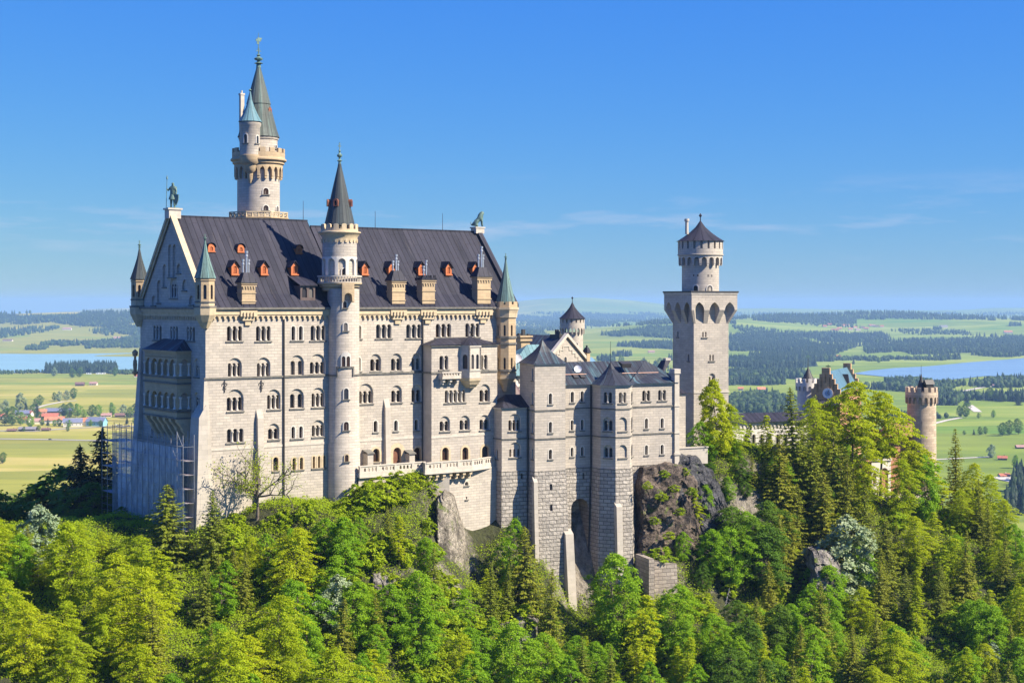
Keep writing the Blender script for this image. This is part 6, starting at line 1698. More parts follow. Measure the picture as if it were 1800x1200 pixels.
# ------------------------------------------------------------------ the plain, lakes and far hills
ZG = -190.0
def plain_h(X, Y):
    X = np.asarray(X, float); Y = np.asarray(Y, float)
    z = np.full(X.shape, ZG)
    ramp_ = np.clip((Y - 5200) / 4000, 0, 1)
    z = z + ramp_ * (55 * np.maximum(0, fbm(X / 2600. + 3, Y / 3400., 4) + .12) * 2.0)
    px = CX + F * X / np.maximum(Y, 1)
    def bump_(pc, w, Yc, wy, h): 
        return h * np.exp(-((px - pc) / w) ** 2 - ((Y - Yc) / wy) ** 2)
    z = z + bump_(60, 260, 8600, 1500, 52) + bump_(330, 200, 9500, 1600, 45) + bump_(1400, 170, 9500, 1700, 48) + bump_(1200, 150, 8200, 1200, 55) + bump_(1720, 180, 9000, 1700, 45) + bump_(1560, 120, 11500, 1500, 30)
    z = z + bump_(1000, 120, 19500, 2600, 105) + bump_(900, 160, 21000, 2500, 80) + bump_(1130, 120, 20500, 2500, 80) + bump_(200, 130, 22500, 2500, 80) + bump_(1350, 260, 22500, 2500, 70) + bump_(1700, 260, 22500, 2500, 60) + bump_(600, 300, 21500, 2500, 70)
    return z
Yr = np.concatenate([np.linspace(60, 1400, 28), np.geomspace(1450, 26000, 230)])
tr = np.linspace(-.52, .52, 330)
PX = tr[None, :] * (Yr[:, None] + 700); PY = np.repeat(Yr[:, None], len(tr), 1)
PZ = plain_h(PX, PY)
# sink the plain under the hill so that they never share a surface
inh = (PX > -310) & (PX < 310) & (PY < 440); PZ = np.where(inh, PZ - 2.5, PZ)
LAKES = {'long_lake': [(-420, 660), (0, 656), (60, 655), (120, 652), (250, 650), (500, 652), (700, 654), (905, 652), (1000, 645), (1035, 636), (1043, 626), (1062, 616), (1052, 606), (1030, 600), (980, 596), (900, 592), (600, 598), (350, 607), (250, 610.5), (150, 613), (100, 616), (60, 619), (0, 621), (-420, 622)],
         'reed_lake': [(1500, 657), (1535, 651), (1575, 647), (1620, 645), (1655, 642), (1700, 637.5), (1760, 633), (1810, 629), (1900, 627), (2050, 632), (2050, 668), (1860, 668), (1790, 665), (1730, 662), (1660, 669), (1600, 668), (1560, 664)]}
def to_plain(px, py, z=ZG):
    Y = -z * F / (py - CY); return ray(px, Y), Y
def field_mat():
    m, nt, N, Lk, P = new_mat('meadows_and_fields')
    g = N.new('ShaderNodeTexCoord').outputs['Object']
    wv = N.new('ShaderNodeTexNoise'); wv.inputs['Scale'].default_value = .0011; wv.inputs['Detail'].default_value = 3; Lk(g, wv.inputs['Vector'])
    va = N.new('ShaderNodeVectorMath'); va.operation = 'MULTIPLY_ADD'; Lk(wv.outputs['Color'], va.inputs[0]); va.inputs[1].default_value = (500, 420, 0); Lk(g, va.inputs[2])
    mp = N.new('ShaderNodeMapping'); mp.inputs['Scale'].default_value = (1 / 900, 1 / 230, 0); mp.inputs['Rotation'].default_value = (0, 0, R(4)); Lk(va.outputs[0], mp.inputs['Vector'])
    vo = N.new('ShaderNodeTexVoronoi'); vo.inputs['Scale'].default_value = 1; Lk(mp.outputs[0], vo.inputs['Vector'])
    s = N.new('ShaderNodeSeparateXYZ'); Lk(vo.outputs['Color'], s.inputs[0])
    r = N.new('ShaderNodeValToRGB'); r.color_ramp.interpolation = 'CONSTANT'; e = r.color_ramp.elements
    cols = [(0, (.20, .21, .036)), (.22, (.25, .235, .04)), (.42, (.38, .32, .07)), (.6, (.21, .22, .038)), (.74, (.44, .36, .10)), (.86, (.15, .22, .03))]
    e[0].position, e[0].color = 0, rgb(cols[0][1]); e[1].position, e[1].color = cols[1][0], rgb(cols[1][1])
    for p, c in cols[2:]: q = e.new(p); q.color = rgb(c)
    Lk(s.outputs[0], r.inputs[0])
    # mowing stripes and blotches
    n1 = noise(N, Lk, mapping(N, Lk, g, (1 / 420, 1 / 60, 0)), 1, 5, .6); n2 = noise(N, Lk, mapping(N, Lk, g, (1 / 130, 1 / 90, 0)), 1, 6, .65)
    c = mixc(N, Lk, ramp(N, Lk, n1, .40, .62), r.outputs[0], (.30, .29, .040)); 
    c = mixc(N, Lk, .55, c, ramp(N, Lk, n2, .25, .75, (.62, .68, .55), (1.25, 1.2, 1.1)), 'MULTIPLY')
    sx_ = N.new('ShaderNodeSeparateXYZ'); Lk(g, sx_.inputs[0]); c = mixc(N, Lk, ramp(N, Lk, math_n(N, Lk, 'MULTIPLY_ADD', sx_.outputs[0], 1 / 3000.), .35, .75), c, (.66, .92, .72), 'MULTIPLY')
    Lk(c, P.inputs['Base Color']); P.inputs['Roughness'].default_value = 1; P.inputs['Specular IOR Level'].default_value = .1
    return m
props(grid_mesh('plain', PX, PY, PZ, field_mat()), kind='structure')
def water_mat(name, col):
    m, nt, N, Lk, P = new_mat(name)
    g = N.new('ShaderNodeTexCoord').outputs['Object']
    n1 = noise(N, Lk, mapping(N, Lk, g, (1 / 500, 1 / 130, 0)), 1, 4, .6)
    Lk(ramp(N, Lk, n1, .3, .7, tuple(x * .85 for x in col), col), P.inputs['Base Color'])
    P.inputs['Roughness'].default_value = .22; P.inputs['IOR'].default_value = 1.22
    bump(N, Lk, noise(N, Lk, mapping(N, Lk, g, (1 / 9, 1 / 5, 0)), 1, 3, .6), .02, P)
    return m
for nm, poly in LAKES.items():
    mb = MB(); pts = [to_plain(px, py) for px, py in poly]
    q = []
    for i, (a, b) in enumerate(pts):       # add bays along the shore
        c, d = pts[(i + 1) % len(pts)]; L_ = math.hypot(c - a, d - b); k = max(1, int(L_ / 180))
        for j in range(k): t = j / k; x, y = a + (c - a) * t, b + (d - b) * t; w = 55 * fbm(np.array([x / 260.]), np.array([y / 260.]))[0]; q.append((x + w, y + w * 1.5))
    mb.panel(q, [], lambda x, y, d: (x, y, ZG + 1.2)); o = mb.build(nm, water_mat(nm + '_water', (.28, .44, .43) if nm == 'long_lake' else (.20, .30, .40))); props(o, kind='structure')

# paths and roads on the plain
RM = plain('pale_gravel_track', (.52, .47, .38), .95, .1, .01)
def road(name, pts, w, mat=RM):
    P_ = [to_plain(px, py) for px, py in pts]; V = []
    for i, (x, y) in enumerate(P_):
        a = P_[max(0, i - 1)]; b = P_[min(len(P_) - 1, i + 1)]; dx, dy = b[0] - a[0], b[1] - a[1]; L_ = math.hypot(dx, dy); nx_, ny_ = -dy / L_, dx / L_
        V += [(x + nx_ * w / 2, y + ny_ * w / 2, ZG + .5), (x - nx_ * w / 2, y - ny_ * w / 2, ZG + .5)]
    mb = MB(); mb.add(V, [(2 * i, 2 * i + 1, 2 * i + 3, 2 * i + 2) for i in range(len(P_) - 1)]); o = mb.build(name, mat); props(o, kind='structure')
road('track', [(60, 718), (80, 712), (110, 706), (135, 704)], 9)
road('main_road', [(-60, 771), (0, 771.5), (80, 772.5), (200, 775), (260, 776)], 12, plain('asphalt_road', (.33, .31, .27), .95, .1, .01))
road('village_street', [(-20, 757), (60, 758), (120, 753), (180, 750), (262, 749)], 12, bpy.data.materials['asphalt_road'])
road('track', [(1640, 745), (1665, 738.5), (1690, 734)], 9); road('track', [(1703, 712), (1710, 717), (1719, 724)], 14); road('track', [(1695, 687), (1720, 682), (1760, 677), (1810, 672)], 13)
road('track', [(1560, 808), (1640, 808), (1740, 803)], 8)
road('car_park', [(1760, 838), (1790, 846), (1830, 856)], 26)
# ------------------------------------------------------------------ foliage
def leaf_mat(name, c1, c2, trans=.35, hue=.45, rough=.55):
    """leaves: colour varies from leaf to leaf and from tree to tree, light shines through"""
    m, nt, N, Lk, P = new_mat(name)
    ge = N.new('ShaderNodeNewGeometry'); oi = N.new('ShaderNodeObjectInfo')
    c = mixc(N, Lk, ge.outputs['Random Per Island'], c1, c2)
    c = mixc(N, Lk, math_n(N, Lk, 'MULTIPLY', oi.outputs['Random'], hue), c, tuple(x * k for x, k in zip(c1, (.45, .70, .9))))
    Lk(c, P.inputs['Base Color']); P.inputs['Roughness'].default_value = rough; P.inputs['Specular IOR Level'].default_value = .12
    tr_ = N.new('ShaderNodeBsdfTranslucent'); Lk(mixc(N, Lk, .5, c, (1.1, 1.0, .35), 'MULTIPLY'), tr_.inputs['Color'])
    mx = N.new('ShaderNodeMixShader'); mx.inputs[0].default_value = trans
    Lk(P.outputs[0], mx.inputs[1]); Lk(tr_.outputs[0], mx.inputs[2]); Lk(mx.outputs[0], N['Material Output'].inputs['Surface'])
    return m
LM = {'beech': leaf_mat('beech_leaves', (.54, .56, .014), (.36, .46, .014), .50), 'maple': leaf_mat('maple_leaves', (.32, .48, .018), (.20, .37, .016), .48),
      'deep': leaf_mat('deep_green_leaves', (.15, .25, .02), (.10, .18, .018), .40), 'pale': leaf_mat('whitebeam_leaves', (.44, .48, .28), (.28, .37, .17), .34),
      'spruce': leaf_mat('olive_spruce_needles', (.34, .34, .03), (.16, .19, .022), .32), 'fir': leaf_mat('dark_fir_needles', (.045, .07, .022), (.026, .046, .018), .15),
      'shrub': leaf_mat('shrub_leaves', (.44, .51, .018), (.26, .37, .016), .46)}
BARK = plain('grey_brown_bark', (.13, .105, .08), .95, .4, 2)

def quads(C, N_, T, L_, W_):
    """leaf diamonds: centre, normal, long axis, length, width -> vertices, faces"""
    B = np.cross(N_, T); B /= np.linalg.norm(B, axis=1)[:, None] + 1e-9
    T = np.cross(B, N_); n = len(C)
    V = np.stack([C - T * L_[:, None] / 2, C + B * W_[:, None] / 2 - T * L_[:, None] * .08, C + T * L_[:, None] / 2, C - B * W_[:, None] / 2 - T * L_[:, None] * .08], 1).reshape(-1, 3)
    return V, np.arange(4 * n).reshape(n, 4)
def unit(v): return v / (np.linalg.norm(v, axis=1)[:, None] + 1e-9)

def tubes_mesh(name, segs, n=5):
    V, Fc = [], []
    for p, q, r, r2 in segs:
        p, q = Vector(p), Vector(q); d = q - p
        if d.length < 1e-5: continue
        d.normalize(); x = d.orthogonal().normalized(); y = d.cross(x); b = len(V)
        for c, rr in ((p, r), (q, r2)):
            for i in range(n): a = 2 * PI * i / n; V.append(tuple(c + (x * math.cos(a) + y * math.sin(a)) * rr))
        Fc += [(b + i, b + (i + 1) % n, b + n + (i + 1) % n, b + n + i) for i in range(n)]
    me = bpy.data.meshes.new(name); fast_mesh(me, np.array(V), np.array(Fc)); me.materials.append(BARK); return me

def broadleaf(seed, h=12, w=9, base=.18, nc=95, nl=95, leaf=.42, flat=.42, mat='beech', peak=.5, loose=1.0, plate=False):
    rs = np.random.RandomState(seed); segs = []
    th = h * .92; pts = [Vector((0, 0, 0))]
    for k in range(1, 7): pts.append(Vector((rs.uniform(-.25, .25) * k * .5, rs.uniform(-.25, .25) * k * .5, th * k / 6)))
    r0 = .018 * h
    for k in range(6): segs.append((pts[k], pts[k + 1], r0 * (1 - k / 6.5), r0 * (1 - (k + 1) / 6.5)))
    def axis(z): k = min(5, int(z / th * 6)); t = z / th * 6 - k; return pts[k].lerp(pts[k + 1], t)
    lob = rs.uniform(.58, 1.2, 9); ph = rs.uniform(0, 6.28, 3)
    Cs, Rs = [], []
    for i in range(nc):
        t = (i + rs.uniform(0, 1)) / nc; z = h * (base + (1 - base) * t)
        tt = (z / h - base) / (1 - base)
        prof = (math.sin(PI * min(1, tt ** (math.log(.5) / math.log(peak)) * .98 + .02)) ** .62) * w / 2
        az = i * 2.39996 + rs.uniform(-.5, .5); k = az / (2 * PI) * 9
        prof *= lob[int(k) % 9] * (1 + .18 * math.sin(2 * az + ph[0] + 5 * tt) + .12 * math.sin(5 * az + ph[1]))
        rad = prof * (rs.uniform(.30, 1.0) ** .55)
        a = axis(min(th * .99, max(0, z - .25 * rad)))
        c = Vector((a.x + rad * math.cos(az), a.y + rad * math.sin(az), z))
        Cs.append(c); Rs.append((.062 + .075 * rs.rand()) * w * (1.0 - .35 * tt))
        if i % 2 == 0 and rad > .8:
            mid = a.lerp(c, .55) + Vector((0, 0, .06 * rad)); rb = r0 * .32 * (1 - .6 * tt)
            segs.append((a, mid, rb, rb * .6)); segs.append((mid, c, rb * .6, rb * .2))
    V_, F_, b = [], [], 0
    for c, rr in zip(Cs, Rs):
        n = int(nl * 1.9 * (rr / (.12 * w)) ** 1.4); a_ = np.array(axis(min(th * .97, c.z))); c_ = np.array(c)
        out = np.array([c.x - a_[0], c.y - a_[1], 0.0]); rad = np.linalg.norm(out); out /= rad + 1e-6
        if plate and rad > .12 * w:                # flat layered sprays, as a beech carries them
            s = 1 - rs.beta(1.1, 1.7, n) * .85; side = np.array([-out[1], out[0], 0]); wd = (.20 * rad + .32) * (1.25 - s) ** .6
            y = rs.normal(0, .55, n) * wd; bow = rs.uniform(-.10, .22)
            C = a_[None, :] + out[None, :] * (s * (rad + .5 * rr))[:, None] + side[None, :] * y[:, None]
            C[:, 2] = c.z + rad * (bow * s - (.16 + bow) * s ** 2.2) - .18 * np.abs(y) + rs.normal(0, .05 + .10 * flat, n) * rr
        else:
            o = rs.normal(0, .5, (n, 3)) * np.array([rr, rr, rr * flat]) * loose
            o[:, 2] -= .30 * (o @ out)               # tufts droop outwards
            C = c_[None, :] + o
        N_ = unit(np.array([0, 0, 1.0])[None, :] * 1.0 + out[None, :] * .45 + rs.normal(0, .62, (n, 3))); T = unit(out[None, :] + rs.normal(0, .7, (n, 3)))
        L_ = leaf * rs.uniform(.6, 1.35, n); V, Fq = quads(C, N_, T, L_, L_ * rs.uniform(.5, .8, n))
        V_.append(V); F_.append(Fq + b); b += len(V)
    me = bpy.data.meshes.new('crown'); fast_mesh(me, np.concatenate(V_), np.concatenate(F_)); me.materials.append(LM[mat])
    return me, tubes_mesh('trunk', segs)

def conifer(seed, h=16, w=6.5, base=.08, mat='spruce', dens=1.0, gaps=.12):
    rs = np.random.RandomState(seed); segs = [((0, 0, 0), (0, 0, h * .5), .014 * h, .009 * h), ((0, 0, h * .5), (0, 0, h), .009 * h, .001 * h)]
    V_, F_, b = [], [], 0; z = h * base; k = 0
    while z < h * .995:
        t = (z / h - base) / (1 - base); Rr = w / 2 * (1 - t) ** .70 + .12
        nb = max(4, int(9 - 4 * t)); 
        for i in range(nb):
            if rs.rand() < gaps: continue
            az = 2 * PI * (i + .5 * (k % 2)) / nb + rs.uniform(-.3, .3); Lb = Rr * rs.uniform(.65, 1.15); droop = .30 + .22 * (1 - t); up = .35 * t
            d = np.array([math.cos(az), math.sin(az), 0]); n = max(9, int(52 * Lb / 3 * dens)); s = rs.uniform(.06, 1, n)
            side = np.array([-d[1], d[0], 0]); ww = (.10 + .26 * Lb * s * (1.12 - s) * 1.6)
            y = rs.uniform(-1, 1, n) * ww
            C = d[None, :] * (s * Lb)[:, None] + side[None, :] * y[:, None]; C[:, 2] = z + Lb * (-droop * s + .55 * droop * s ** 2.4 + up * s) - .12 * np.abs(y) + rs.normal(0, .05, n)
            T = unit(d[None, :] + side[None, :] * (y / (ww + .05))[:, None] * .8 + np.array([0, 0, -.55])[None, :] + rs.normal(0, .22, (n, 3)))
            N_ = unit(np.array([0, 0, 1.0])[None, :] + d[None, :] * .45 + rs.normal(0, .42, (n, 3)))
            L_ = rs.uniform(.38, .85, n) * (.55 + .45 * (1 - t)); V, Fq = quads(C, N_, T, L_, L_ * rs.uniform(.28, .5, n)); V_.append(V); F_.append(Fq + b); b += len(V)
            if i % 2 == 0: segs.append(((0, 0, z), tuple(d * Lb * .7 + np.array([0, 0, z + Lb * (-droop * .7 + .55 * droop * .42 + up * .7)])), .03 + .008 * Lb, .01))
        z += ((.42 + .30 * (1 - t)) * (h / 16) ** .5) * (.62 if mat == 'fir' else .85); k += 1
    # leader
    n = 14; C = np.stack([rs.normal(0, .06, n), rs.normal(0, .06, n), rs.uniform(h * .94, h * 1.01, n)], 1); N_ = unit(rs.normal(0, 1, (n, 3))); T = np.tile(np.array([[0, 0, 1.0]]), (n, 1)) + rs.normal(0, .3, (n, 3))
    V, Fq = quads(C, N_, unit(T), np.full(n, .5), np.full(n, .14)); V_.append(V); F_.append(Fq + b)
    me = bpy.data.meshes.new('crown'); fast_mesh(me, np.concatenate(V_), np.concatenate(F_)); me.materials.append(LM[mat])
    return me, tubes_mesh('trunk', segs)

PRO = {}
for k, (m, sd) in enumerate((('beech', 11), ('beech', 12), ('beech', 13))): PRO.setdefault('beech', []).append((broadleaf(sd, 13, 11.5, .10, 130, 125, .27, .26, m, .50, plate=True), 13.0))
for k, sd in enumerate((21, 22, 23)): PRO.setdefault('maple', []).append((broadleaf(sd, 12, 9.0, .12, 115, 125, .29, .46, 'maple', .46, plate=sd == 22), 12.0))
PRO['oval'] = [(broadleaf(91, 12, 7.4, .10, 130, 170, .26, .5, 'beech', .36), 12.0)]
for sd in (31, 32): PRO.setdefault('deep', []).append((broadleaf(sd, 12, 9.5, .12, 110, 110, .29, .40, 'deep', .48), 12.0))
for sd in (45, 46): PRO.setdefault('tallbeech', []).append((broadleaf(sd, 14, 10.5, .46, 115, 125, .27, .26, 'beech', .50, plate=True), 14.0))
for sd in (41,): PRO.setdefault('pale', []).append((broadleaf(sd, 8, 6.0, .08, 70, 100, .32, .5, 'pale', .45), 8.0))
for sd in (51, 52): PRO.setdefault('young', []).append((broadleaf(sd, 11, 5.2, .16, 80, 90, .26, .40, 'beech', .42, plate=True), 11.0))
for sd in (55,): PRO.setdefault('youngmaple', []).append((broadleaf(sd, 11, 6.4, .10, 90, 105, .28, .42, 'maple', .40), 11.0))
for sd in (61, 62, 63): PRO.setdefault('spruce', []).append((conifer(sd, 16, 7.6, .06, 'spruce'), 16.0))
for sd in (71, 72): PRO.setdefault('fir', []).append((conifer(sd, 17, 9.5, .06, 'fir', 1.15, .06), 17.0))
for sd in (81, 82, 83): PRO.setdefault('shrub', []).append((broadleaf(sd, 2.6, 3.2, .0, 36, 62, .24, .6, 'shrub', .42), 2.6))
WORDS = {'oval': ('maple_tree', 'bright green maple'), 'tallbeech': ('beech_tree', 'yellow-green beech'), 'beech': ('beech_tree', 'yellow-green beech'), 'maple': ('maple_tree', 'bright green maple'), 'deep': ('broadleaf_tree', 'dark green broadleaf tree'), 'pale': ('whitebeam_tree', 'pale grey-green whitebeam'), 'young': ('young_tree', 'slim yellow-green young tree'), 'youngmaple': ('young_tree', 'slim fresh green young tree'), 'spruce': ('spruce_tree', 'olive green spruce'), 'fir': ('fir_tree', 'dark fir'), 'shrub': ('shrub', 'low green shrub')}
RND = random.Random(17)
TREES = []
def plant(kind, X, Y, z, h, label, group=None, wid=1.0, lean=0.0):
    (cm, tm), h0 = PRO[kind][RND.randrange(len(PRO[kind]))]
    s = h / h0; name, _ = WORDS[kind]
    r = bpy.data.objects.new(name, None); COL.objects.link(r); r.empty_display_size = .5
    r.location = (X, Y, z); r.scale = (s * wid, s * wid, s); r.rotation_euler = (RND.uniform(-.04, .04) + lean, RND.uniform(-.04, .04), RND.uniform(0, 6.28))
    props(r, label, 'shrub' if kind == 'shrub' else 'tree', group)
    for nm, me in (('crown', cm), ('trunk', tm)):
        c = bpy.data.objects.new(nm, me); COL.objects.link(c); c.parent = r
    TREES.append((X, Y, h * .35 * wid)); return r
def grow(kind, px, pytop, Y, label, group=None, wid=1.0, zoff=0.0, hmin=2.0):
    """a tree whose foot stands on the ground at (px, Y) and whose top reaches pytop"""
    X = ray(px, Y); z = float(ground([X], [Y])[0]) - .3 + zoff
    return plant(kind, X, Y, z, max(hmin, zpx(pytop, Y) - z), label, group, wid)

# trees one can point to
K = [
 ('fir', 170, 757, 262, 'tall dark fir, its top the highest of the trees left of the scaffolding', 1.1), ('fir', 143, 782, 258, 'tall dark fir standing just left of the tallest one in the castle shadow', 1.0),
 ('fir', 205, 800, 256, 'dark fir in shadow between the tallest fir and the scaffolding', 1.15), ('deep', 232, 835, 246, 'dark broadleaf tree in shadow below the scaffold side platform', 1.2),
 ('deep', 98, 826, 262, 'dark broadleaf tree in shadow with feathery top against the meadow', 1.3), ('deep', 55, 862, 262, 'dark broadleaf tree in shadow second from the left edge', 1.3), ('deep', 12, 868, 255, 'dark broadleaf tree in shadow at the left edge of the picture', 1.3),
 ('deep', 160, 850, 244, 'dark broadleaf tree in shadow in front of the two tall firs', 1.5), ('deep', 275, 885, 238, 'dark broadleaf tree in shadow under the scaffold netting', 1.3), ('deep', 110, 890, 236, 'dark broadleaf tree in shadow left of the firs, lower down', 1.4), ('deep', 215, 890, 234, 'dark broadleaf tree in deep castle shadow above the pale whitebeam', 1.4),
 ('pale', 72, 888, 208, 'pale grey-green whitebeam at the left among yellow-green beeches', 1.0), ('spruce', 297, 851, 212, 'sunlit olive spruce in front of the scaffold netting', 1.9), ('spruce', 374, 862, 211, 'narrow sunlit spruce at the south-west corner of the palace', 1.25),
 ('spruce', 428, 962, 203, 'olive spruce on the slope below the left bare tree', .8), ('spruce', 360, 985, 199, 'olive spruce below the palace corner, second row', .9), ('spruce', 560, 905, 217, 'dark thin spruce on the slope left of the knoll', .62), ('spruce', 683, 888, 221, 'broad olive spruce in the middle of the knoll', .85),
 ('spruce', 922, 924, 236, 'tall spruce in front of the rusticated foundation', 1.3), ('youngmaple', 896, 912, 237, 'fresh green young tree left of the tall spruce at the foundation', .7), ('spruce', 965, 1000, 229, 'olive spruce right of the tall one at the foundation', .9), ('spruce', 890, 990, 231, 'olive spruce left below the tall one at the foundation', .8),
 ('maple', 1078, 976, 236, 'bright green maple in front of the arched foundation recess', .95), ('young', 1130, 1045, 229, 'yellow-green young tree right of the bright maple', 1.2), ('maple', 1185, 1030, 236, 'bright green maple below the dark crag', 1.0),
 ('oval', 1258, 670, 268, 'large bright green maple in front of the square tower', .92), ('beech', 1282, 715, 270, 'yellow-green beech right beside the large maple at the square tower', .85), ('maple', 1236, 742, 266, 'fresh green maple left below the large one at the square tower', .9), ('young', 1222, 862, 257, 'small bright tree growing on the dark crag', .8), ('young', 1345, 730, 277, 'thin yellow-green tree before the white gallery', 1.0), ('young', 1315, 745, 276, 'thin pale green tree left before the white gallery', 1.1),
 ('spruce', 1398, 682, 273, 'tallest spruce of the right slope, left of the gatehouse gable', 1.15), ('spruce', 1370, 765, 268, 'spruce in front of the tallest one on the right slope', 1.2), ('beech', 1432, 702, 280, 'yellow-green beech below the stepped gable', .75), ('tallbeech', 1500, 672, 283, 'large beech hiding the gatehouse roof', .85), ('tallbeech', 1548, 690, 286, 'spreading beech right of the blue roof', .8),
 ('spruce', 1470, 745, 274, 'olive spruce in front of the gatehouse beeches', 1.15), ('spruce', 1425, 775, 271, 'broad olive spruce right beside the tallest spruce', 1.2), ('spruce', 1448, 830, 268, 'olive spruce in the centre of the right slope, below the stepped gable', 1.2), ('spruce', 1385, 900, 262, 'broad olive spruce low under the tallest spruce', 1.3), ('spruce', 1345, 800, 269, 'olive spruce left below the tallest spruce', 1.1),
 ('beech', 1515, 770, 279, 'yellow-green beech covering the brick wall left of the gate arch', .8), ('beech', 1585, 808, 283, 'low yellow-green beech right of the gate arch', .8), ('maple', 1625, 800, 287, 'green tree before the foot of the gate tower', .8), ('spruce', 1520, 850, 272, 'spruce below the gate arch', 1.1), ('spruce', 1560, 905, 268, 'spruce under the entrance terrace', 1.1),
 ('shrub', 1168, 826, 253.5, 'grassy tuft on top of the dark crag', 1.6), ('shrub', 1163, 866, 251, 'grassy tuft on the upper ledge of the dark crag', 1.6), ('shrub', 1204, 822, 256, 'grassy tuft at the right top of the dark crag', 1.4), ('shrub', 1150, 908, 250, 'grassy tuft on the middle ledge of the dark crag', 1.5), ('shrub', 1160, 962, 249, 'grassy tuft above the small retaining wall', 1.8),
 ('shrub', 700, 828, 233, 'shrub highest on the knoll under the balustrade', 1.3), ('shrub', 728, 833, 234.5, 'shrub on the knoll right of the highest one', 1.3), ('shrub', 668, 838, 231.5, 'shrub on the knoll left of the highest one', 1.3), ('shrub', 646, 845, 231, 'shrub beside the foot of the round stair turret', 1.2), ('shrub', 752, 848, 236, 'shrub at the right end of the knoll top', 1.2), ('deep', 1302, 806, 267, 'shaded tree left of the olive spruces under the gallery', 1.2), ('maple', 1278, 838, 263.5, 'green tree low beside the rock right of the court wall', 1.1), ('spruce', 1322, 800, 268, 'olive spruce at the left end of the right slope', 1.2), ('maple', 1310, 900, 259, 'green tree in the hollow under the left spruce', 1.1), ('shrub', 1186, 852, 252.5, 'green tuft on the right upper face of the dark crag', 1.5), ('shrub', 1196, 892, 252, 'green tuft on the right middle face of the dark crag', 1.6), ('shrub', 1138, 846, 249.5, 'green tuft on the left upper face of the dark crag', 1.3), ('shrub', 1216, 856, 254.5, 'green tuft at the right edge of the dark crag', 1.6), ('shrub', 1176, 934, 250, 'green tuft low on the dark crag', 1.8),
 ('beech', 1738, 836, 293, 'round beech on the right skyline beside the dark spruce', .9), ('beech', 1764, 880, 287, 'round beech lower on the right skyline', .9), ('maple', 1785, 922, 281, 'green tree lowest on the right skyline', .9), ('maple', 1240, 850, 259, 'green tree clinging right of the dark crag', .7), ('spruce', 1490, 800, 272, 'olive spruce lower right of the gatehouse beeches', .8), ('tallbeech', 1602, 775, 288, 'leaning beech in front of the gate tower', .9), ('young', 1640, 790, 290, 'yellow-green young beech at the right of the gate tower', 1.3),
 ('spruce', 1680, 753, 304, 'lone spruce against the meadow right of the gate tower', .75), ('spruce', 1722, 842, 286, 'dark spruce on the right skyline slope', .8), ('beech', 1708, 815, 294, 'round yellow-green beech on the right skyline', .8), ('spruce', 1765, 935, 272, 'spruce low on the right edge', .8), ('spruce', 1738, 880, 280, 'spruce in the middle of the right skyline slope', .8),
 ('pale', 1490, 905, 262, 'pale whitebeam in the middle of the right slope', 1.0), ('pale', 590, 1010, 205, 'pale flowering whitebeam below the knoll', .9), ('deep', 1262, 880, 262, 'shaded tree below the court wall', 1.0), ('deep', 1310, 845, 266, 'shaded broadleaf tree under the white gallery', 1.2), ('deep', 1350, 880, 262, 'shaded broadleaf tree left of the tallest spruce', 1.1),
 ('deep', 1245, 812, 264, 'shaded tree beside the court wall at the square tower', 1.2), ('maple', 1290, 770, 270, 'fresh green tree at the foot of the large maple', 1.1), ('deep', 1290, 890, 258, 'shaded tree in the upper part of the dark hollow', 1.3), ('deep', 1340, 925, 256, 'shaded tree in the middle of the dark hollow', 1.3), ('maple', 1200, 935, 252, 'green tree at the foot of the brown crag', .8),
 ('maple', 1335, 1065, 243, 'bright yellow-green maple low in the right hollow', .9), ('young', 1285, 830, 270, 'shaded young tree right of the dark crag', 1.1), ('deep', 1235, 990, 250, 'shaded tree at the foot of the dark crag', .9), ('spruce', 1648, 990, 262, 'thin spruce on the lower right slope', .7), ('spruce', 1400, 850, 267, 'tall olive spruce in the centre of the right slope', 1.0),
]
for kind, px, pt, Y, lab, wid in K:
    if 'ledge' in lab or 'crag' in lab and kind == 'shrub': plant(kind, ray(px, Y), Y, zpx(pt, Y) - 1.2, 1.2, lab, None, wid)
    elif kind == 'shrub': plant(kind, ray(px, Y), Y, zpx(pt, Y) - 2.4, 2.4, lab, None, wid)
    else: grow(kind, px, pt, Y, lab, None, wid)
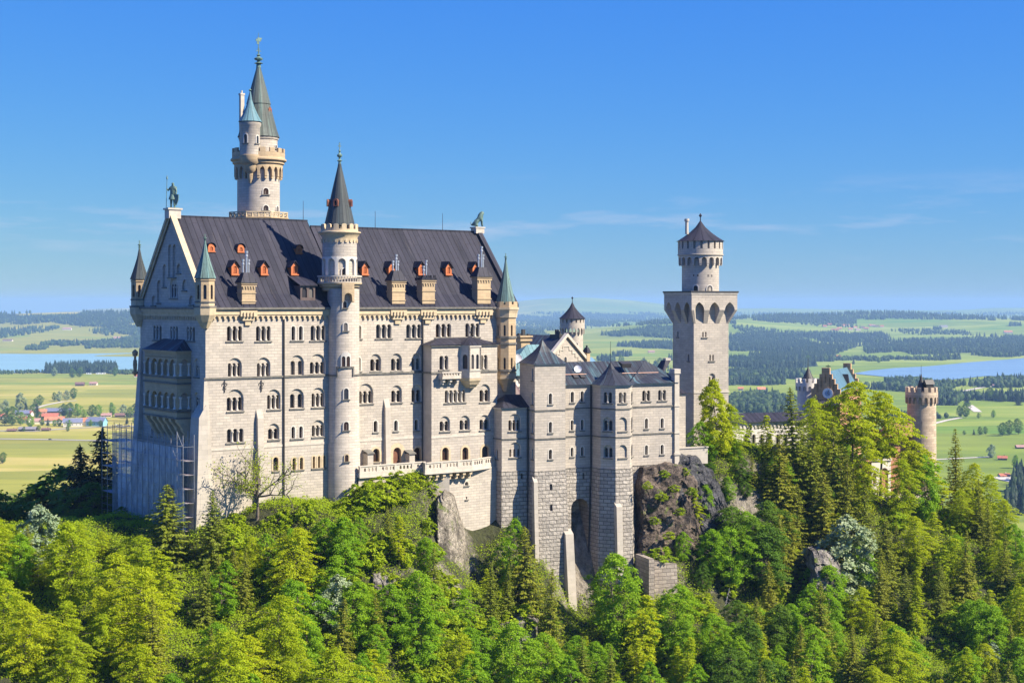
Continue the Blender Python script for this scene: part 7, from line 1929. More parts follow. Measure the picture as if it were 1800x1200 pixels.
# the nearly bare tree in front of the south wall
def bare_tree(px, pytop, Y):
    rs = np.random.RandomState(5); X = ray(px, Y); z = float(ground([X], [Y])[0]) - .3; h = zpx(pytop, Y) - z
    segs, tips = [], []
    def br(p, d, L_, r, lv):
        n = 4; q = p
        for k in range(n):
            d = (d + Vector(rs.normal(0, .16, 3)) + Vector((0, 0, .05))).normalized(); q2 = q + d * L_ / n; segs.append((q, q2, r * (1 - .18 * k), r * (1 - .18 * (k + 1)))); q = q2
            if lv < 3 and k > 0:
                for _ in range(2 if lv < 2 else 1):
                    e_ = Vector(rs.normal(0, 1, 3)); e_ = (d * .75 + (e_ - d * e_.dot(d)).normalized() * .8).normalized(); br(q, e_, L_ * rs.uniform(.45, .62), r * .5, lv + 1)
        tips.append(q)
        if lv >= 2: tips.append(q - d * L_ * .4)
    br(Vector((0, 0, 0)), Vector((.03, 0, 1)), h * .52, .30, 0); 
    for d in ((-.8, -.1, .55), (.75, -.2, .6), (-.35, .2, .9), (.25, -.1, .95), (.9, -.2, .18)): br(Vector((.1, 0, h * .36)), Vector(d).normalized(), h * .52, .17, 1)
    zm = max(s[1].z for s in segs); k = h / zm
    segs = [(p * k, q * k, r, r2) for p, q, r, r2 in segs]
    V_, F_, b = [], [], 0
    for t in tips:
        n = 4; C = np.array(t * k)[None, :] + rs.normal(0, .30, (n, 3)); V, Fq = quads(C, unit(np.array([[0, 0, 1.]]) + rs.normal(0, .6, (n, 3))), unit(rs.normal(0, 1, (n, 3))), rs.uniform(.18, .36, n), rs.uniform(.12, .22, n)); V_.append(V); F_.append(Fq + b); b += len(V)
    r = bpy.data.objects.new('bare_tree', None); COL.objects.link(r); r.location = (X, Y, z); props(r, 'half-bare tree with forked crooked limbs casting shadow on the south wall', 'tree')
    me = bpy.data.meshes.new('crown'); fast_mesh(me, np.concatenate(V_), np.concatenate(F_)); me.materials.append(LM['shrub'])
    for nm, m_ in (('crown', me), ('trunk', tubes_mesh('trunk', segs, 6))): c = bpy.data.objects.new(nm, m_); COL.objects.link(c); c.parent = r
bare_tree(452, 775, 220.2)
# a dead grey trunk leaning in the dark hollow
Xd, Yd = ray(1264, 243), 243; zd = float(ground([Xd], [Yd])[0])
mb = MB(); mb.tube((0, 0, 0), (1.7, .5, 7.5), .13, .03, 7)
for k in range(16): t = .35 + .04 * k; p = Vector((1.7 * t, .5 * t, 7.5 * t)); s_ = 1 if k % 2 else -.6; mb.tube(p, p + Vector((1.1 * s_ * (1.2 - t), -.4, -.35)), .03, .01, 4)
dt = mb.build('dead_tree', plain('bleached_dead_wood', (.34, .31, .28), .9, .2)); dt.location = (Xd, Yd, zd); props(dt, 'leaning bleached dead trunk with bare twigs in the dark hollow', 'tree')

# the wood on the slopes: every tree its own, set out with room for its crown
LIM = [(-200, 900), (0, 905), (60, 915), (130, 905), (220, 925), (300, 960), (345, 978), (400, 960), (450, 925), (500, 915), (570, 905), (640, 905), (700, 900), (760, 930), (800, 985), (830, 960), (880, 985), (940, 1040), (1000, 1105), (1040, 1110), (1110, 1075), (1180, 1040), (1222, 960), (1260, 900), (1290, 815), (1340, 790), (1400, 770), (1450, 760), (1510, 780), (1530, 895), (1590, 905), (1640, 880), (1680, 850), (1730, 860), (1780, 930), (1850, 980), (2000, 1040)]
lx = [p[0] for p in LIM]; ly = [p[1] for p in LIM]
def rocky(px, py):
    for x0, x1, y0, y1 in ((1118, 1232, 815, 1020), (762, 824, 860, 1035), (1400, 1470, 960, 1030), (1085, 1200, 990, 1040), (645, 690, 1020, 1075), (880, 935, 1095, 1150)):
        if x0 < px < x1 and y0 < py < y1: return True
    return False
placed = [(ray(p[1], p[3]), p[3], 2.6) for p in K]
cnt = 0; tries = 0; rr_ = random.Random(23)
BAND = {}
while cnt < 290 and tries < 16000:
    tries += 1
    px = rr_.uniform(-40, 1840); Y = rr_.uniform(176, 300); X = ray(px, Y); z = float(ground([X], [Y])[0]); py = CY - z / Y * F
    if py > 1330: continue
    lim = float(np.interp(px, lx, ly))
    if px < 260: kind = rr_.choices(['beech', 'beech', 'maple', 'young', 'spruce'], [6, 3, 1.5, 1.5, .6])[0]
    elif px < 560: kind = rr_.choices(['beech', 'maple', 'spruce', 'young', 'youngmaple'], [3.5, 3, 1.6, 1.5, 1])[0]
    elif px < 1000: kind = rr_.choices(['maple', 'youngmaple', 'spruce', 'young', 'beech'], [3, 2, 1.8, 1.5, .8])[0]
    elif px < 1240: kind = rr_.choices(['maple', 'youngmaple', 'spruce', 'young'], [3, 2, 1.2, 2])[0]
    elif px < 1480: kind = rr_.choices(['maple', 'spruce', 'deep', 'young', 'youngmaple'], [2, 2.2, 1.6, 2, 1.5])[0]
    else: kind = rr_.choices(['beech', 'maple', 'spruce', 'young', 'pale'], [4, 2, 2.0, 2.2, .25])[0]
    hr = {'beech': (7, 12), 'maple': (6, 11), 'spruce': (8, 14), 'deep': (7, 11), 'young': (6, 10), 'youngmaple': (6, 10), 'pale': (5, 7)}[kind]
    h = rr_.uniform(*hr)
    top = py - h / Y * F
    if top < lim:
        if py - 40 < lim: continue
        h = (py - lim - rr_.uniform(0, 25)) * Y / F
        if h < 3.2: continue
        top = py - h / Y * F
    if rocky(px, py) or rocky(px, (py + top) / 2): continue
    rad = h * {'beech': .36, 'maple': .30, 'spruce': .17, 'deep': .32, 'young': .2, 'youngmaple': .22, 'pale': .3}[kind]
    if any((X - a) ** 2 + (Y - b) ** 2 < (.52 * (rad + c)) ** 2 for a, b, c in placed): continue
    # keep clear of the buildings
    s_, d_ = PF.local(X, Y)
    if -3 < s_ < 60 and d_ > -4.2 and d_ < 30: continue
    s_, d_ = KF.local(X, Y)
    if -6 < s_ < 30 and d_ > -4.5 and d_ < 16: continue
    if 1505 < px < 1660 and Y > 287: continue
    placed.append((X, Y, rad)); cnt += 1
    where = 'bottom left canopy' if px < 330 else 'slope below the palace' if px < 760 else 'gully below the rusticated foundations' if px < 1230 else 'dark hollow on the right slope' if px < 1450 else 'right slope below the gatehouse'
    plant(kind, X, Y, z - .3, h, WORDS[kind][1] + ' in the ' + where, WORDS[kind][1] + 's in the ' + where)
print('wood', cnt, tries)
# shrubs on the knoll and on ledges
cnt = 0; tries = 0
while cnt < 250 and tries < 6000:
    tries += 1
    px = rr_.choice([rr_.uniform(480, 800), rr_.uniform(400, 1100), rr_.uniform(1130, 1800)]); Y = rr_.uniform(200, 292); X = ray(px, Y); z = float(ground([X], [Y])[0]); py = CY - z / Y * F
    if py > 1230 or rocky(px, py - 10): continue
    h = rr_.uniform(1.5, 3.8); lim = float(np.interp(px, lx, ly)) - 66 if px < 760 else float(np.interp(px, lx, ly)) - 15
    if px < 760: lim = max(lim, float(np.interp(px, [480, 560, 634, 700, 745, 790], [880, 874, 838, 822, 824, 850])))
    if py - h / Y * F < lim: continue
    s_, d_ = PF.local(X, Y)
    if -1 < s_ < 60 and d_ > -3.6 and d_ < 30 or (24 < s_ < 52 and d_ > -6.2): continue
    s_, d_ = KF.local(X, Y)
    if -6 < s_ < 30 and d_ > -2 and d_ < 16: continue
    if 1505 < px < 1660 and Y > 287: continue
    cnt += 1
    where = 'knoll under the terrace' if 480 < px < 800 else 'gully below the foundations' if px < 1130 else 'right slope' if px > 1130 else 'slope'
    plant('shrub', X, Y, z - .25, h, 'low green shrub on the ' + where, 'shrubs on the ' + where, rr_.uniform(.9, 1.5))
print('shrubs', cnt)
# moss and grass tufts on the crag
# undergrowth: small leaves and grass all over the slope, too many to count
rs = np.random.RandomState(8); n = 150000
px = rs.uniform(-60, 1860, n); Y = rs.uniform(178, 300, n); X = (px - CX) / F * Y; z = ground(X, Y); py = CY - z / Y * F
ok = (py < 1260) & (py > 700)
dens = fbm(X / 7., Y / 7. + z / 9., 3); ok &= dens > -.28
ok &= np.array([not (rocky(a, b) and (b < 990 or a > 1300)) for a, b in zip(px, py)])
def inb(fr, X, Y, s0, s1, d0, d1):
    x, y = X - fr.X, Y - fr.Y; s = x * fr.u[0] + y * fr.u[1]; d = x * fr.v[0] + y * fr.v[1]; return (s > s0) & (s < s1) & (d > d0) & (d < d1)
ok &= ~inb(PF, X, Y, -1, 60, -.3, 30) & ~inb(KF, X, Y, -4, 30, -.8, 16) & ~inb(PF, X, Y, 24, 37, -3.8, 1) & ~inb(PF, X, Y, 36.5, 54, -5.6, 1)
C0 = np.stack([X, Y, z], 1)[ok]; k = 9
C = np.repeat(C0, k, 0) + rs.normal(0, 1, (len(C0) * k, 3)) * np.array([.45, .45, .22]) + np.array([0, 0, .28]); m = len(C)
V, Fq = quads(C, unit(np.array([[.1, -.2, 1.]]) + rs.normal(0, .5, (m, 3))), unit(rs.normal(0, 1, (m, 3)) + np.array([[0, 0, .4]])), rs.uniform(.14, .36, m), rs.uniform(.09, .22, m))
me = bpy.data.meshes.new('undergrowth'); fast_mesh(me, V, Fq); me.materials.append(LM['shrub']); o = bpy.data.objects.new('undergrowth', me); COL.objects.link(o); props(o, 'green undergrowth and grass covering the slopes below the castle', 'undergrowth', None, 'stuff')
# ------------------------------------------------------------------ woods on the plain and the hills
def lp_conifer(rs, h, n=6):
    V, Fc = [], []
    for k, (z0, z1, r) in enumerate(((.06, .55, .20), (.30, .80, .15), (.55, 1.0, .095))):
        b = len(V); ph = rs.rand() * 6.28
        for i in range(n): a = ph + 2 * PI * i / n; q = r * h * rs.uniform(.7, 1.2); V.append((q * math.cos(a), q * math.sin(a), h * (z0 + rs.uniform(-.05, .05))))
        V.append((0, 0, h * z1)); Fc += [(b + i, b + (i + 1) % n, b + n) for i in range(n)]
    return np.array(V), np.array(Fc)
def lp_round(rs, h):
    bm = bmesh.new(); bmesh.ops.create_icosphere(bm, subdivisions=2, radius=1)
    V = np.array([v.co[:] for v in bm.verts]); Fc = np.array([[v.index for v in f.verts] for f in bm.faces]); bm.free()
    V = V * (1 + .42 * (rs.rand(len(V), 1) - .5)); V = V * np.array([.36 * h, .36 * h, .48 * h]) * rs.uniform(.8, 1.15); V[:, 2] += h * .50
    return V, Fc
_rl = np.random.RandomState(77)
LPC = [lp_conifer(_rl, 1.0) for _ in range(10)]; LPR = [lp_round(_rl, 1.0) for _ in range(8)]
LM['farc'] = leaf_mat('distant_conifers', (.020, .036, .015), (.012, .025, .010), .05); LM['farb'] = leaf_mat('distant_broadleaf', (.060, .09, .018), (.035, .06, .013), .1)
_cp = np.linspace(-120, 1920, 140); _cy = np.geomspace(1200, 25500, 700); _tab = []
for q in _cp:
    X_ = (q - CX) / F * _cy; p_ = CY - plain_h(X_, _cy) * F / _cy; m_ = np.minimum.accumulate(p_); v_ = p_ <= m_ + 1e-9; _tab.append((p_[v_][::-1], _cy[v_][::-1]))
def sight(px, py):
    """the distance at which the line of sight of a pixel first meets the plain or its hills"""
    i = np.clip(np.round((px + 120) / 2040 * 139).astype(int), 0, 139); return np.array([np.interp(b, _tab[a][0], _tab[a][1], left=-1) if b >= _tab[a][0][0] else 26000. for a, b in zip(i, py)])

def wood(label, poly, n, conif, hmin=17, hmax=27, gapn=None, seed=1, name='wood', Ymax=16000):
    """a wood that reads as one mass: poly is its outline on the ground as seen, n trees"""
    rs = np.random.RandomState(seed); xs = [p[0] for p in poly]; ys = [p[1] for p in poly]
    got = []; Vs, Fs, Ms = [], [], []; b = 0; it = 0
    while len(got) < n and it < 60:
        it += 1; m = 6 * n
        px = rs.uniform(min(xs), max(xs), m); py = rs.uniform(min(ys), max(ys), m); Y = -ZG * F / (py - CY + 1e-6)
        Y = sight(px, py)
        X = (px - CX) / F * Y; z = plain_h(X, Y)
        ok = np.array([inside(a, c, poly) for a, c in zip(px, py)]) & (Y < Ymax)
        if gapn is not None: ok &= fbm(X / 320., Y / 520., 3) > gapn
        for i in np.nonzero(ok)[0]:
            if len(got) < n: got.append((X[i], Y[i], z[i]))
    for X, Y, z in got:
        c = rs.rand() < conif; V, Fq = (LPC if c else LPR)[rs.randint(8)]; h = rs.uniform(hmin, hmax) * (1 if c else .78) * (1 + .00002 * Y)
        a = rs.rand() * 6.28; ca, sa = math.cos(a), math.sin(a); w = rs.uniform(.85, 1.25)
        Vs.append(np.stack([X + h * w * (V[:, 0] * ca - V[:, 1] * sa), Y + h * w * (V[:, 0] * sa + V[:, 1] * ca), z - 1 + h * V[:, 2]], 1)); Fs.append(Fq + b); Ms.append(np.full(len(Fq), 0 if c else 1)); b += len(V)
    if not Vs: print('empty wood', label); return
    me = bpy.data.meshes.new(name); fast_mesh(me, np.concatenate(Vs), np.concatenate(Fs)); me.materials.append(LM['farc']); me.materials.append(LM['farb'])
    me.polygons.foreach_set('material_index', np.concatenate(Ms).astype(np.int32)); o = bpy.data.objects.new(name, me); COL.objects.link(o); props(o, label, 'wood', None, 'stuff')
W = wood
W('dark spruce wood on the near shore of the turquoise lake at the left', [(80, 650), (140, 647), (203, 648), (206, 655.5), (150, 656.5), (80, 656.5)], 420, .92, 20, 28, None, 1)
W('bushy green shore strip right of the lakeside spruce wood', [(120, 655), (205, 653), (250, 655), (250, 659), (140, 661)], 110, .1, 9, 15, .0, 2)
W('low hedge along the lake shore at the far left', [(-60, 655), (78, 653.5), (78, 656.5), (-60, 659)], 130, .15, 8, 13, None, 3)
W('woods along the far shore of the turquoise lake', [(42, 615), (70, 607), (100, 602), (150, 604), (200, 600), (256, 590), (256, 611), (150, 613.5), (100, 617)], 900, .35, 16, 24, -.25, 4)
W('long dark forest on the left skyline ridge', [(-60, 566), (40, 571), (90, 566), (130, 573), (180, 575), (215, 588), (256, 592), (256, 557), (-60, 557)], 2000, .75, 18, 27, -.20, 5)
W('tree clumps in the meadows above the turquoise lake', [(-40, 608), (40, 606), (120, 597), (200, 594), (200, 574), (-40, 574)], 330, .5, 16, 24, .16, 6)
W('forest slopes between the palace and the square tower', [(905, 600), (960, 594), (1030, 602), (1062, 596), (1110, 590), (1182, 596), (1182, 552), (905, 556)], 3200, .6, 18, 27, -.06, 7, Ymax=24500)
W('dark spruces on the meadow hill left of the square tower', [(1048, 634), (1075, 636), (1120, 622), (1182, 634), (1182, 604), (1120, 606), (1060, 610)], 520, .85, 17, 25, -.05, 8)
W('scattered spruce clumps low beside the square tower', [(1090, 660), (1182, 660), (1182, 640), (1130, 636)], 90, .6, 14, 20, .05, 9)
W('great dark forest right of the square tower', [(1282, 644), (1340, 650), (1400, 648), (1462, 642), (1470, 622), (1505, 610), (1575, 600), (1560, 590), (1440, 588), (1400, 592), (1330, 590), (1282, 592)], 3600, .9, 19, 28, -.22, 10)
W('dark forest between the hill fields and the bluish lake', [(1520, 622), (1580, 618), (1640, 630), (1720, 634), (1760, 630), (1830, 622), (1830, 592), (1740, 590), (1640, 600), (1580, 598), (1520, 606)], 2600, .8, 18, 27, -.10, 11)
W('mixed trees on the far bank of the bluish lake', [(1440, 640), (1500, 640), (1600, 641), (1700, 635), (1780, 629), (1780, 622), (1640, 631), (1520, 630), (1440, 632)], 420, .35, 12, 19, -.05, 12)
W('mixed wood behind the gatehouse gable', [(1282, 678), (1400, 680), (1440, 672), (1400, 656), (1282, 656)], 520, .6, 18, 26, -.12, 13)
W('light green wood behind the white gallery', [(1282, 728), (1330, 730), (1400, 726), (1400, 700), (1340, 697), (1282, 700)], 420, .25, 14, 24, -.12, 14)
W('green wood on the near shore of the bluish lake', [(1520, 684), (1600, 690), (1660, 694), (1680, 680), (1760, 682), (1830, 681), (1830, 668), (1740, 668), (1660, 672), (1560, 668), (1520, 670)], 620, .35, 15, 23, -.06, 15)
W('row of dark trees across the meadow at the right', [(1640, 712), (1700, 713), (1830, 707), (1830, 698), (1740, 700), (1640, 699)], 330, .55, 16, 25, .0, 16)
W('low hedge trees right of the gate tower', [(1560, 738), (1625, 738), (1690, 733), (1690, 729), (1560, 729)], 90, .2, 9, 15, .0, 17)
W('wooded crest of the hill fields right of the square tower', [(1284, 570), (1400, 566), (1505, 569), (1505, 561), (1284, 561)], 700, .7, 17, 25, -.10, 18)
W('wooded crest at the far right', [(1640, 580), (1720, 576), (1830, 571), (1830, 561), (1640, 565)], 800, .75, 17, 25, -.05, 19)
W('scattered copses on the far hill fields', [(1284, 592), (1830, 600), (1830, 566), (1284, 566)], 700, .6, 14, 22, .14, 20)
W('distant forests along the blue horizon', [(-100, 562), (1900, 562), (1900, 550), (-100, 550)], 5200, .8, 18, 28, .0, 21, Ymax=24500)
W('dark firs in the valley below the right skyline', [(1765, 905), (1850, 905), (1850, 835), (1790, 838)], 130, .9, 18, 27, None, 22)
W('dark firs at the foot of the hill behind the left trees', [(-40, 862), (60, 862), (120, 850), (120, 838), (-40, 846)], 3, .9, 16, 22, None, 23) if False else None

# lone trees on the plain
LONE = [(96, 704, 'deep', 15), (104, 705, 'pale', 18), (118, 703, 'pale', 18), (130, 701.5, 'deep', 20), (62, 714, 'deep', 14), (70, 713, 'deep', 19), (35, 720, 'pale', 30), (10, 724, 'pale', 22), (46, 720, 'fir', 16), (5, 814, 'deep', 20), (119, 758, 'deep', 11), (181, 758, 'deep', 9), (95, 661, 'pale', 16), (127, 664, 'deep', 18), (140, 663, 'deep', 17), (198, 731, 'maple', 24), (216, 732, 'pale', 22), (240, 733, 'deep', 28), (228, 735, 'deep', 20), (223, 745, 'fir', 14), (236, 744, 'maple', 10), (174, 733, 'maple', 22), (161, 733, 'deep', 22), (136, 733, 'maple', 24), (122, 734, 'deep', 27), (112, 733, 'deep', 24), (148, 735, 'maple', 16), (66, 732, 'fir', 25), (58, 730, 'deep', 20), (68, 741, 'deep', 18), (22, 748, 'deep', 34), (8, 747, 'deep', 30), (36, 747, 'maple', 24), (54, 752, 'maple', 24), (74, 748, 'deep', 14), (84, 748, 'fir', 14), (96, 749, 'maple', 12), (104, 749, 'deep', 14), (121, 751, 'maple', 14), (159, 749, 'maple', 12), (177, 750, 'deep', 12), (42, 758, 'deep', 9), (68, 757, 'deep', 10), (202, 661, 'deep', 16), (262, 735, 'deep', 22),
        (1688, 733, 'deep', 20), (1698, 734, 'deep', 26), (1720, 735, 'deep', 10), (1746, 734, 'maple', 14), (1700, 713, 'fir', 26), (1776, 699, 'fir', 30), (1740, 704, 'deep', 24), (1758, 706, 'fir', 24), (1790, 712, 'fir', 26), (1695, 764, 'deep', 8), (1712, 764, 'fir', 11), (1723, 764, 'deep', 15), (1732, 763, 'deep', 14), (1762, 766, 'deep', 24), (1774, 764, 'deep', 26), (1790, 763, 'deep', 28), (1742, 804, 'pale', 24), (1785, 823, 'maple', 24), (1420, 640, 'deep', 16), (1545, 638, 'deep', 10), (1500, 640, 'fir', 12), (1092, 640, 'deep', 17), (1112, 656, 'deep', 15), (1160, 648, 'deep', 20)]
SEEN = {}
for px, py, kind, hp in LONE:
    X, Y = to_plain(px, py); h = max(6, min(32, hp * Y / F))
    side = ('in the village at the left' if py > 715 and px < 300 else 'on the meadows at the left' if px < 300 else 'on the meadow left of the square tower' if px < 1300 else 'on the meadows right of the gate tower')
    plant(kind, X, Y, ZG - .3, h, WORDS[kind][1] + ' standing far off ' + side, 'far trees ' + side + ', ' + WORDS[kind][1])

# ------------------------------------------------------------------ houses, barns, caravans and cars on the plain
HM = {'red': plain('red_roof_tiles', (.42, .13, .07), .85, .25, .3), 'orange': plain('orange_roof_tiles', (.50, .19, .09), .85, .2, .3), 'blue': plain('slate_blue_roof', (.16, .17, .24), .6, .15, .3), 'brown': plain('brown_roof', (.17, .09, .07), .85, .2, .3), 'grey': plain('grey_roof', (.22, .20, .20), .8, .2, .3), 'rose': plain('faded_rose_roof', (.36, .20, .17), .85, .2, .3),
      'white': M['plaster'], 'cream': plain('cream_render', (.62, .54, .40), .9, .08, .3), 'timber': plain('dark_timber_walls', (.10, .06, .04), .9, .3, .5), 'azure': plain('pale_blue_wall', (.20, .42, .55), .8, .1, .3)}
def house(px, py, wpx, hpx, roof, wallc, label, cat='house', deep=.6, turn=0, name=None, wins=True, gable=False):
    X, Y = to_plain(px, py); w = wpx * Y / F; h = hpx * Y / F; d = max(6.0, min(22, w * deep)); wh = h * .55
    z0 = float(plain_h([X], [Y])[0])
    if z0 > ZG + .5:
        Y = float(sight(np.array([px * 1.]), np.array([py * 1.]))[0]); X = ray(px, Y); z0 = float(plain_h([X], [Y])[0])
        w = wpx * Y / F; h = hpx * Y / F; d = max(6.0, min(22, w * deep)); wh = h * .55
    fr = Fr(X, Y, turn); t = Thing(name or ('house' if cat == 'house' else cat.replace(' ', '_')), label, cat, fr, 0, 0, z0)
    a = w / 2; mb = MB()
    if gable: pts = [(-a, 0), (a, 0), (a, wh), (0, h), (-a, wh)]; mb.add([(x, -d / 2, z0 + z) for x, z in pts] + [(x, d / 2, z0 + z) for x, z in pts], [(0, 1, 2, 3, 4), (9, 8, 7, 6, 5), (0, 4, 9, 5), (1, 6, 7, 2)])
    else: pts = [(-d / 2, 0), (d / 2, 0), (d / 2, wh), (0, h), (-d / 2, wh)]; mb.add([(-a, y, z0 + z) for y, z in pts] + [(a, y, z0 + z) for y, z in pts], [(4, 3, 2, 1, 0), (5, 6, 7, 8, 9), (0, 1, 6, 5), (0, 5, 9, 4), (1, 2, 7, 6)])
    mb.build('wall', HM[wallc], t); rm = MB(); e = .9; th = .35
    if gable:
        for s in (-1, 1): rm.hexa([(s * (a + e), -d / 2 - e, z0 + wh - .5), (0, -d / 2 - e, z0 + h + .05), (0, d / 2 + e, z0 + h + .05), (s * (a + e), d / 2 + e, z0 + wh - .5), (s * (a + e), -d / 2 - e, z0 + wh - .5 + th), (0, -d / 2 - e, z0 + h + .05 + th), (0, d / 2 + e, z0 + h + .05 + th), (s * (a + e), d / 2 + e, z0 + wh - .5 + th)])
    else:
        for s in (-1, 1): rm.hexa([(-a - e, s * (d / 2 + e), z0 + wh - .5), (a + e, s * (d / 2 + e), z0 + wh - .5), (a + e, 0, z0 + h + .05), (-a - e, 0, z0 + h + .05), (-a - e, s * (d / 2 + e), z0 + wh - .5 + th), (a + e, s * (d / 2 + e), z0 + wh - .5 + th), (a + e, 0, z0 + h + .05 + th), (-a - e, 0, z0 + h + .05 + th)])
    rm.build('roof', HM[roof], t)
    if wins and w > 9:
        n = max(2, min(5, int(w / 5)))
        for i in range(n):
            x = -a + w * (i + .5) / n; wm = MB(); wm.box(x - .7, x + .7, -d / 2 - .08, -d / 2 + .1, z0 + wh * .38, z0 + wh * .38 + 1.5); wm.build('window', 'glass', t)
        cm = MB(); cm.box(a * .4 - .5, a * .4 + .5, .2, 1.2, z0 + h * .8, z0 + h + 1.3); cm.build('chimney', HM[wallc], t)
    return t
V_ = [(40, 731, 24, 10, 'blue', 'cream', 'grey-blue roofed house at the left of the village, before the tall pale tree', 8), (52, 731, 13, 9, 'red', 'white', 'small red-roofed white house joined to the grey-blue roofed one', -30), (75, 728, 14, 9, 'orange', 'white', 'orange-roofed house left of the long blue-roofed hall', 10), (105, 727, 46, 10, 'blue', 'timber', 'long blue-roofed hall at the back of the village', 6), (87, 736, 31, 10, 'red', 'timber', 'long dark red barn roof between hall and white farmhouse', 4), (96, 743, 33, 11, 'orange', 'white', 'large white farmhouse with bright orange-red roof in the village centre', 8), (44, 743, 19, 11, 'red', 'white', 'red-roofed house among the dark trees at the left of the village', -12), (4, 735, 16, 8, 'red', 'white', 'red-roofed house at the very left edge', 10), (65.5, 745, 10, 10, 'rose', 'cream', 'small cream house beside the left village trees', 20), (128, 749, 32, 14, 'blue', 'white', 'wide blue-grey roofed hall at the front of the village', 14), (149, 748, 13, 14, 'orange', 'cream', 'narrow orange-roofed house between the two blue-roofed halls', 8), (170, 748, 32, 15, 'blue', 'azure', 'blue-roofed building with pale blue front at the village right', -10), (187, 733, 17, 7, 'rose', 'cream', 'low rose-roofed house behind the village right end', 8), (211, 733, 17, 7, 'brown', 'timber', 'dark brown house right of the village beside a pale tree', 12), (232, 733, 16, 6, 'rose', 'white', 'rose-roofed house half hidden by the round dark trees', -8), (49, 757, 29, 7, 'grey', 'timber', 'long grey open shed at the front edge of the village', 2), (21, 758, 15, 4.5, 'brown', 'timber', 'low brown shed at the front left of the village', 4), (81, 757, 14, 5, 'brown', 'timber', 'low brown shed at the front centre of the village', -4),
      (140.5, 678, 15, 6.5, 'brown', 'timber', 'dark red field barn on the meadow, left of the pair', 4), (164.5, 677, 13, 6, 'rose', 'cream', 'faded rose field barn on the meadow, right of the pair', -4), (243, 663, 13, 5, 'red', 'white', 'red-roofed farm by the palace edge near the lake', 6), (250, 671, 12, 5, 'brown', 'white', 'brown-roofed farm below the red-roofed one near the palace edge', -6), (118, 580, 15, 4.5, 'rose', 'white', 'rose-roofed farm on the meadow above the turquoise lake', 4), (206, 596.5, 12, 5, 'rose', 'cream', 'rose-roofed farm above the far lake shore near the palace', 8), (14, 600, 16, 4, 'brown', 'cream', 'brown-roofed farm group above the lake at the far left', 3),
      (1338, 688, 14, 8, 'orange', 'white', 'white house with orange roof in the clearing left of the gatehouse', 10), (1302, 686, 9, 6, 'orange', 'white', 'small orange-roofed house beside the square tower edge', -8), (1474, 629, 8, 4.5, 'red', 'timber', 'small red barn on the meadow left of the bluish lake', 5), (1749, 681, 10, 5.5, 'rose', 'cream', 'rose-roofed hut beside the pale track at the right', 12), (1794, 788, 16, 6, 'rose', 'timber', 'dark field barn at the right edge of the meadow', 3), (1762, 808, 15, 7, 'red', 'timber', 'red-roofed field barn with dark walls on the lower right meadow', -14), (1765, 838, 18, 6, 'red', 'cream', 'red-roofed house above the car park at the lower right', 10), (1800, 868, 22, 7, 'red', 'timber', 'large red roof at the lower right edge behind the trees', 4), (1658, 576, 14, 4.5, 'grey', 'white', 'white farm with grey roof on the right hill', 3), (1772, 586, 14, 5, 'orange', 'white', 'orange-roofed farm on the far right hill', -5), (1112, 588, 9, 3.5, 'orange', 'white', 'orange-roofed farm on the forest slope left of the square tower', 4), (1145, 620, 11, 4, 'rose', 'cream', 'rose-roofed barn on the meadow left of the square tower', 8)]
for px, py, w, h, rf, wl, lab, tn in V_: house(px, py, w, h, rf, wl, lab, 'barn' if 'barn' in lab or 'shed' in lab else 'house', .55, tn)
rv = random.Random(9)
for i in range(16):
    px = 1450 + 6.6 * i + rv.uniform(-2, 2); py = 577.5 + rv.uniform(-6, 4) - (2 if i > 11 else 0)
    house(px, py, rv.uniform(6, 9), rv.uniform(3, 4), rv.choice(['red', 'orange', 'rose', 'brown']), rv.choice(['white', 'cream']), 'small red-roofed house of the hill village right of the square tower', 'house', .7, rv.uniform(-20, 20), wins=False)
    bpy.data.objects[-1]
for o in COL.objects:
    if o.get('label') == 'small red-roofed house of the hill village right of the square tower': o['group'] = 'houses of the hill village'
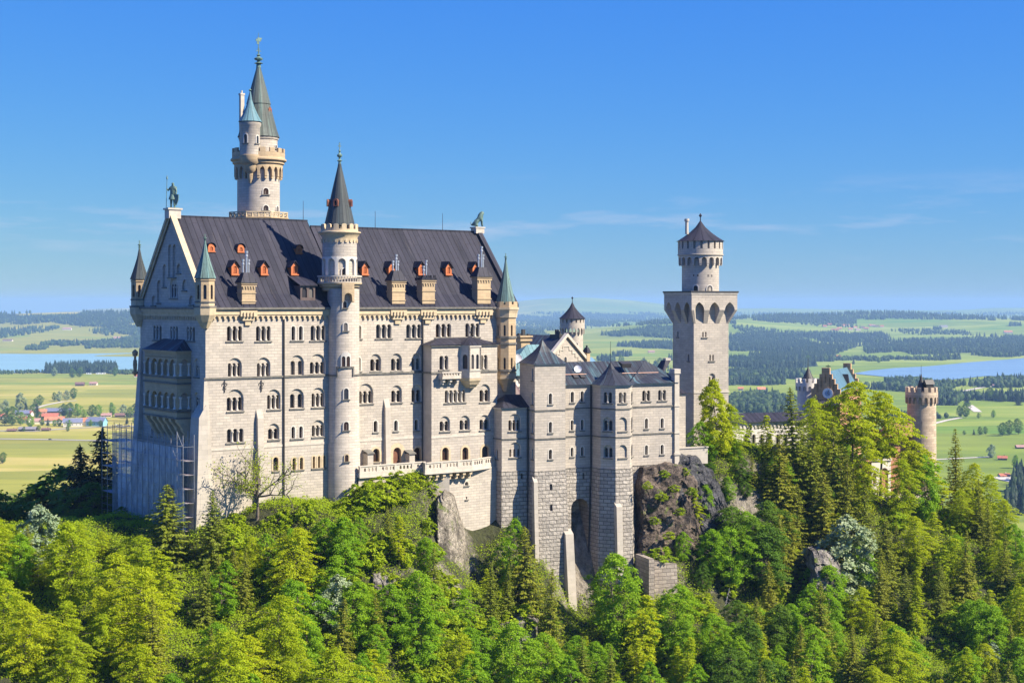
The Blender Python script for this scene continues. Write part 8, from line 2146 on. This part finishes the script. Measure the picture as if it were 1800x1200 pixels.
def vehicle(px, py, colr, label, cat, L_=4.5, H_=1.5, turn=0, group=None):
    X, Y = to_plain(px, py); t = Thing(cat.replace(' ', '_'), label, cat, Fr(X, Y, turn), 0, 0, ZG + .5, group); z = ZG + .5
    m = plain('vehicle_paint', colr, .35, .05, 1); mb = MB(); a = L_ / 2
    if cat == 'car':
        prof = [(-a, .35), (a, .35), (a, .8), (a * .62, .92), (a * .30, H_), (-a * .55, H_), (-a * .95, .95), (-a, .9)]
    else: prof = [(-a, .4), (a, .4), (a, 1.2), (a * .88, H_), (-a * .9, H_), (-a, H_ * .8)]
    n = len(prof); mb.add([(x, -.9, z + q) for x, q in prof] + [(x, .9, z + q) for x, q in prof], [(i, (i + 1) % n, n + (i + 1) % n, n + i) for i in range(n)] + [tuple(range(n - 1, -1, -1)), tuple(range(n, 2 * n))]); mb.build('body', m, t)
    wm = MB(); wm.box(-a * .5, a * .35, -.93, .93, z + H_ * .62, z + H_ * .9); wm.build('window', 'glass', t)
    for x in ((-a * .6, a * .6) if cat == 'car' else (0,)):
        for y in (-.9, .72): mb = MB(); mb.tube((x, y, z + .33), (x, y + .2, z + .33), .33, n=10); mb.build('wheel', 'iron', t)
CW = (.7, .7, .7)
for px, py, c, lab in ((88, 773, (.03, .03, .04), 'dark car driving on the main road across the meadow'), (197, 774, CW, 'white car on the main road near the palace'), (204, 748, CW, 'white car parked at the right end of the village'), (208, 748.5, (.05, .08, .2), 'blue car parked at the right end of the village'), (213, 748.5, (.03, .03, .03), 'black car parked at the right end of the village'), (226, 749, (.04, .05, .07), 'dark car on the street right of the village'), (1772, 843, CW, 'white car in the lower right car park'), (1779, 846, (.06, .12, .3), 'blue car in the lower right car park'), (1786, 849, (.4, .05, .04), 'red car in the lower right car park')): vehicle(px, py, c, lab, 'car')
for i, (px, py) in enumerate(((154, 658), (158, 658.3), (171, 658), (174, 657.6), (178, 658), (183, 657.6), (200, 656.5))): vehicle(px, py, (.8, .8, .8), 'white caravan on the campsite beside the lakeside spruce wood', 'caravan', 7.5, 4.0, 0, 'caravans on the campsite')

# ------------------------------------------------------------------ air
mb = MB(); mb.box(-16500, 16500, -120, 26500, -196, 75)
def haze_mat():
    m = bpy.data.materials.new('haze'); m.use_nodes = True; N = m.node_tree.nodes; N.clear()
    out = N.new('ShaderNodeOutputMaterial'); v = N.new('ShaderNodeVolumePrincipled')
    v.inputs['Color'].default_value = (.40, .68, 1.0, 1); v.inputs['Density'].default_value = 5.8e-5; v.inputs['Anisotropy'].default_value = .0
    m.node_tree.links.new(v.outputs[0], out.inputs['Volume']); m.cycles.homogeneous_volume = True; return m
o = mb.build('haze', haze_mat()); props(o, 'thin blue haze over the plain', 'haze', None, 'stuff')
for o in bpy.data.objects:
    if 'off' in o: del o['off']
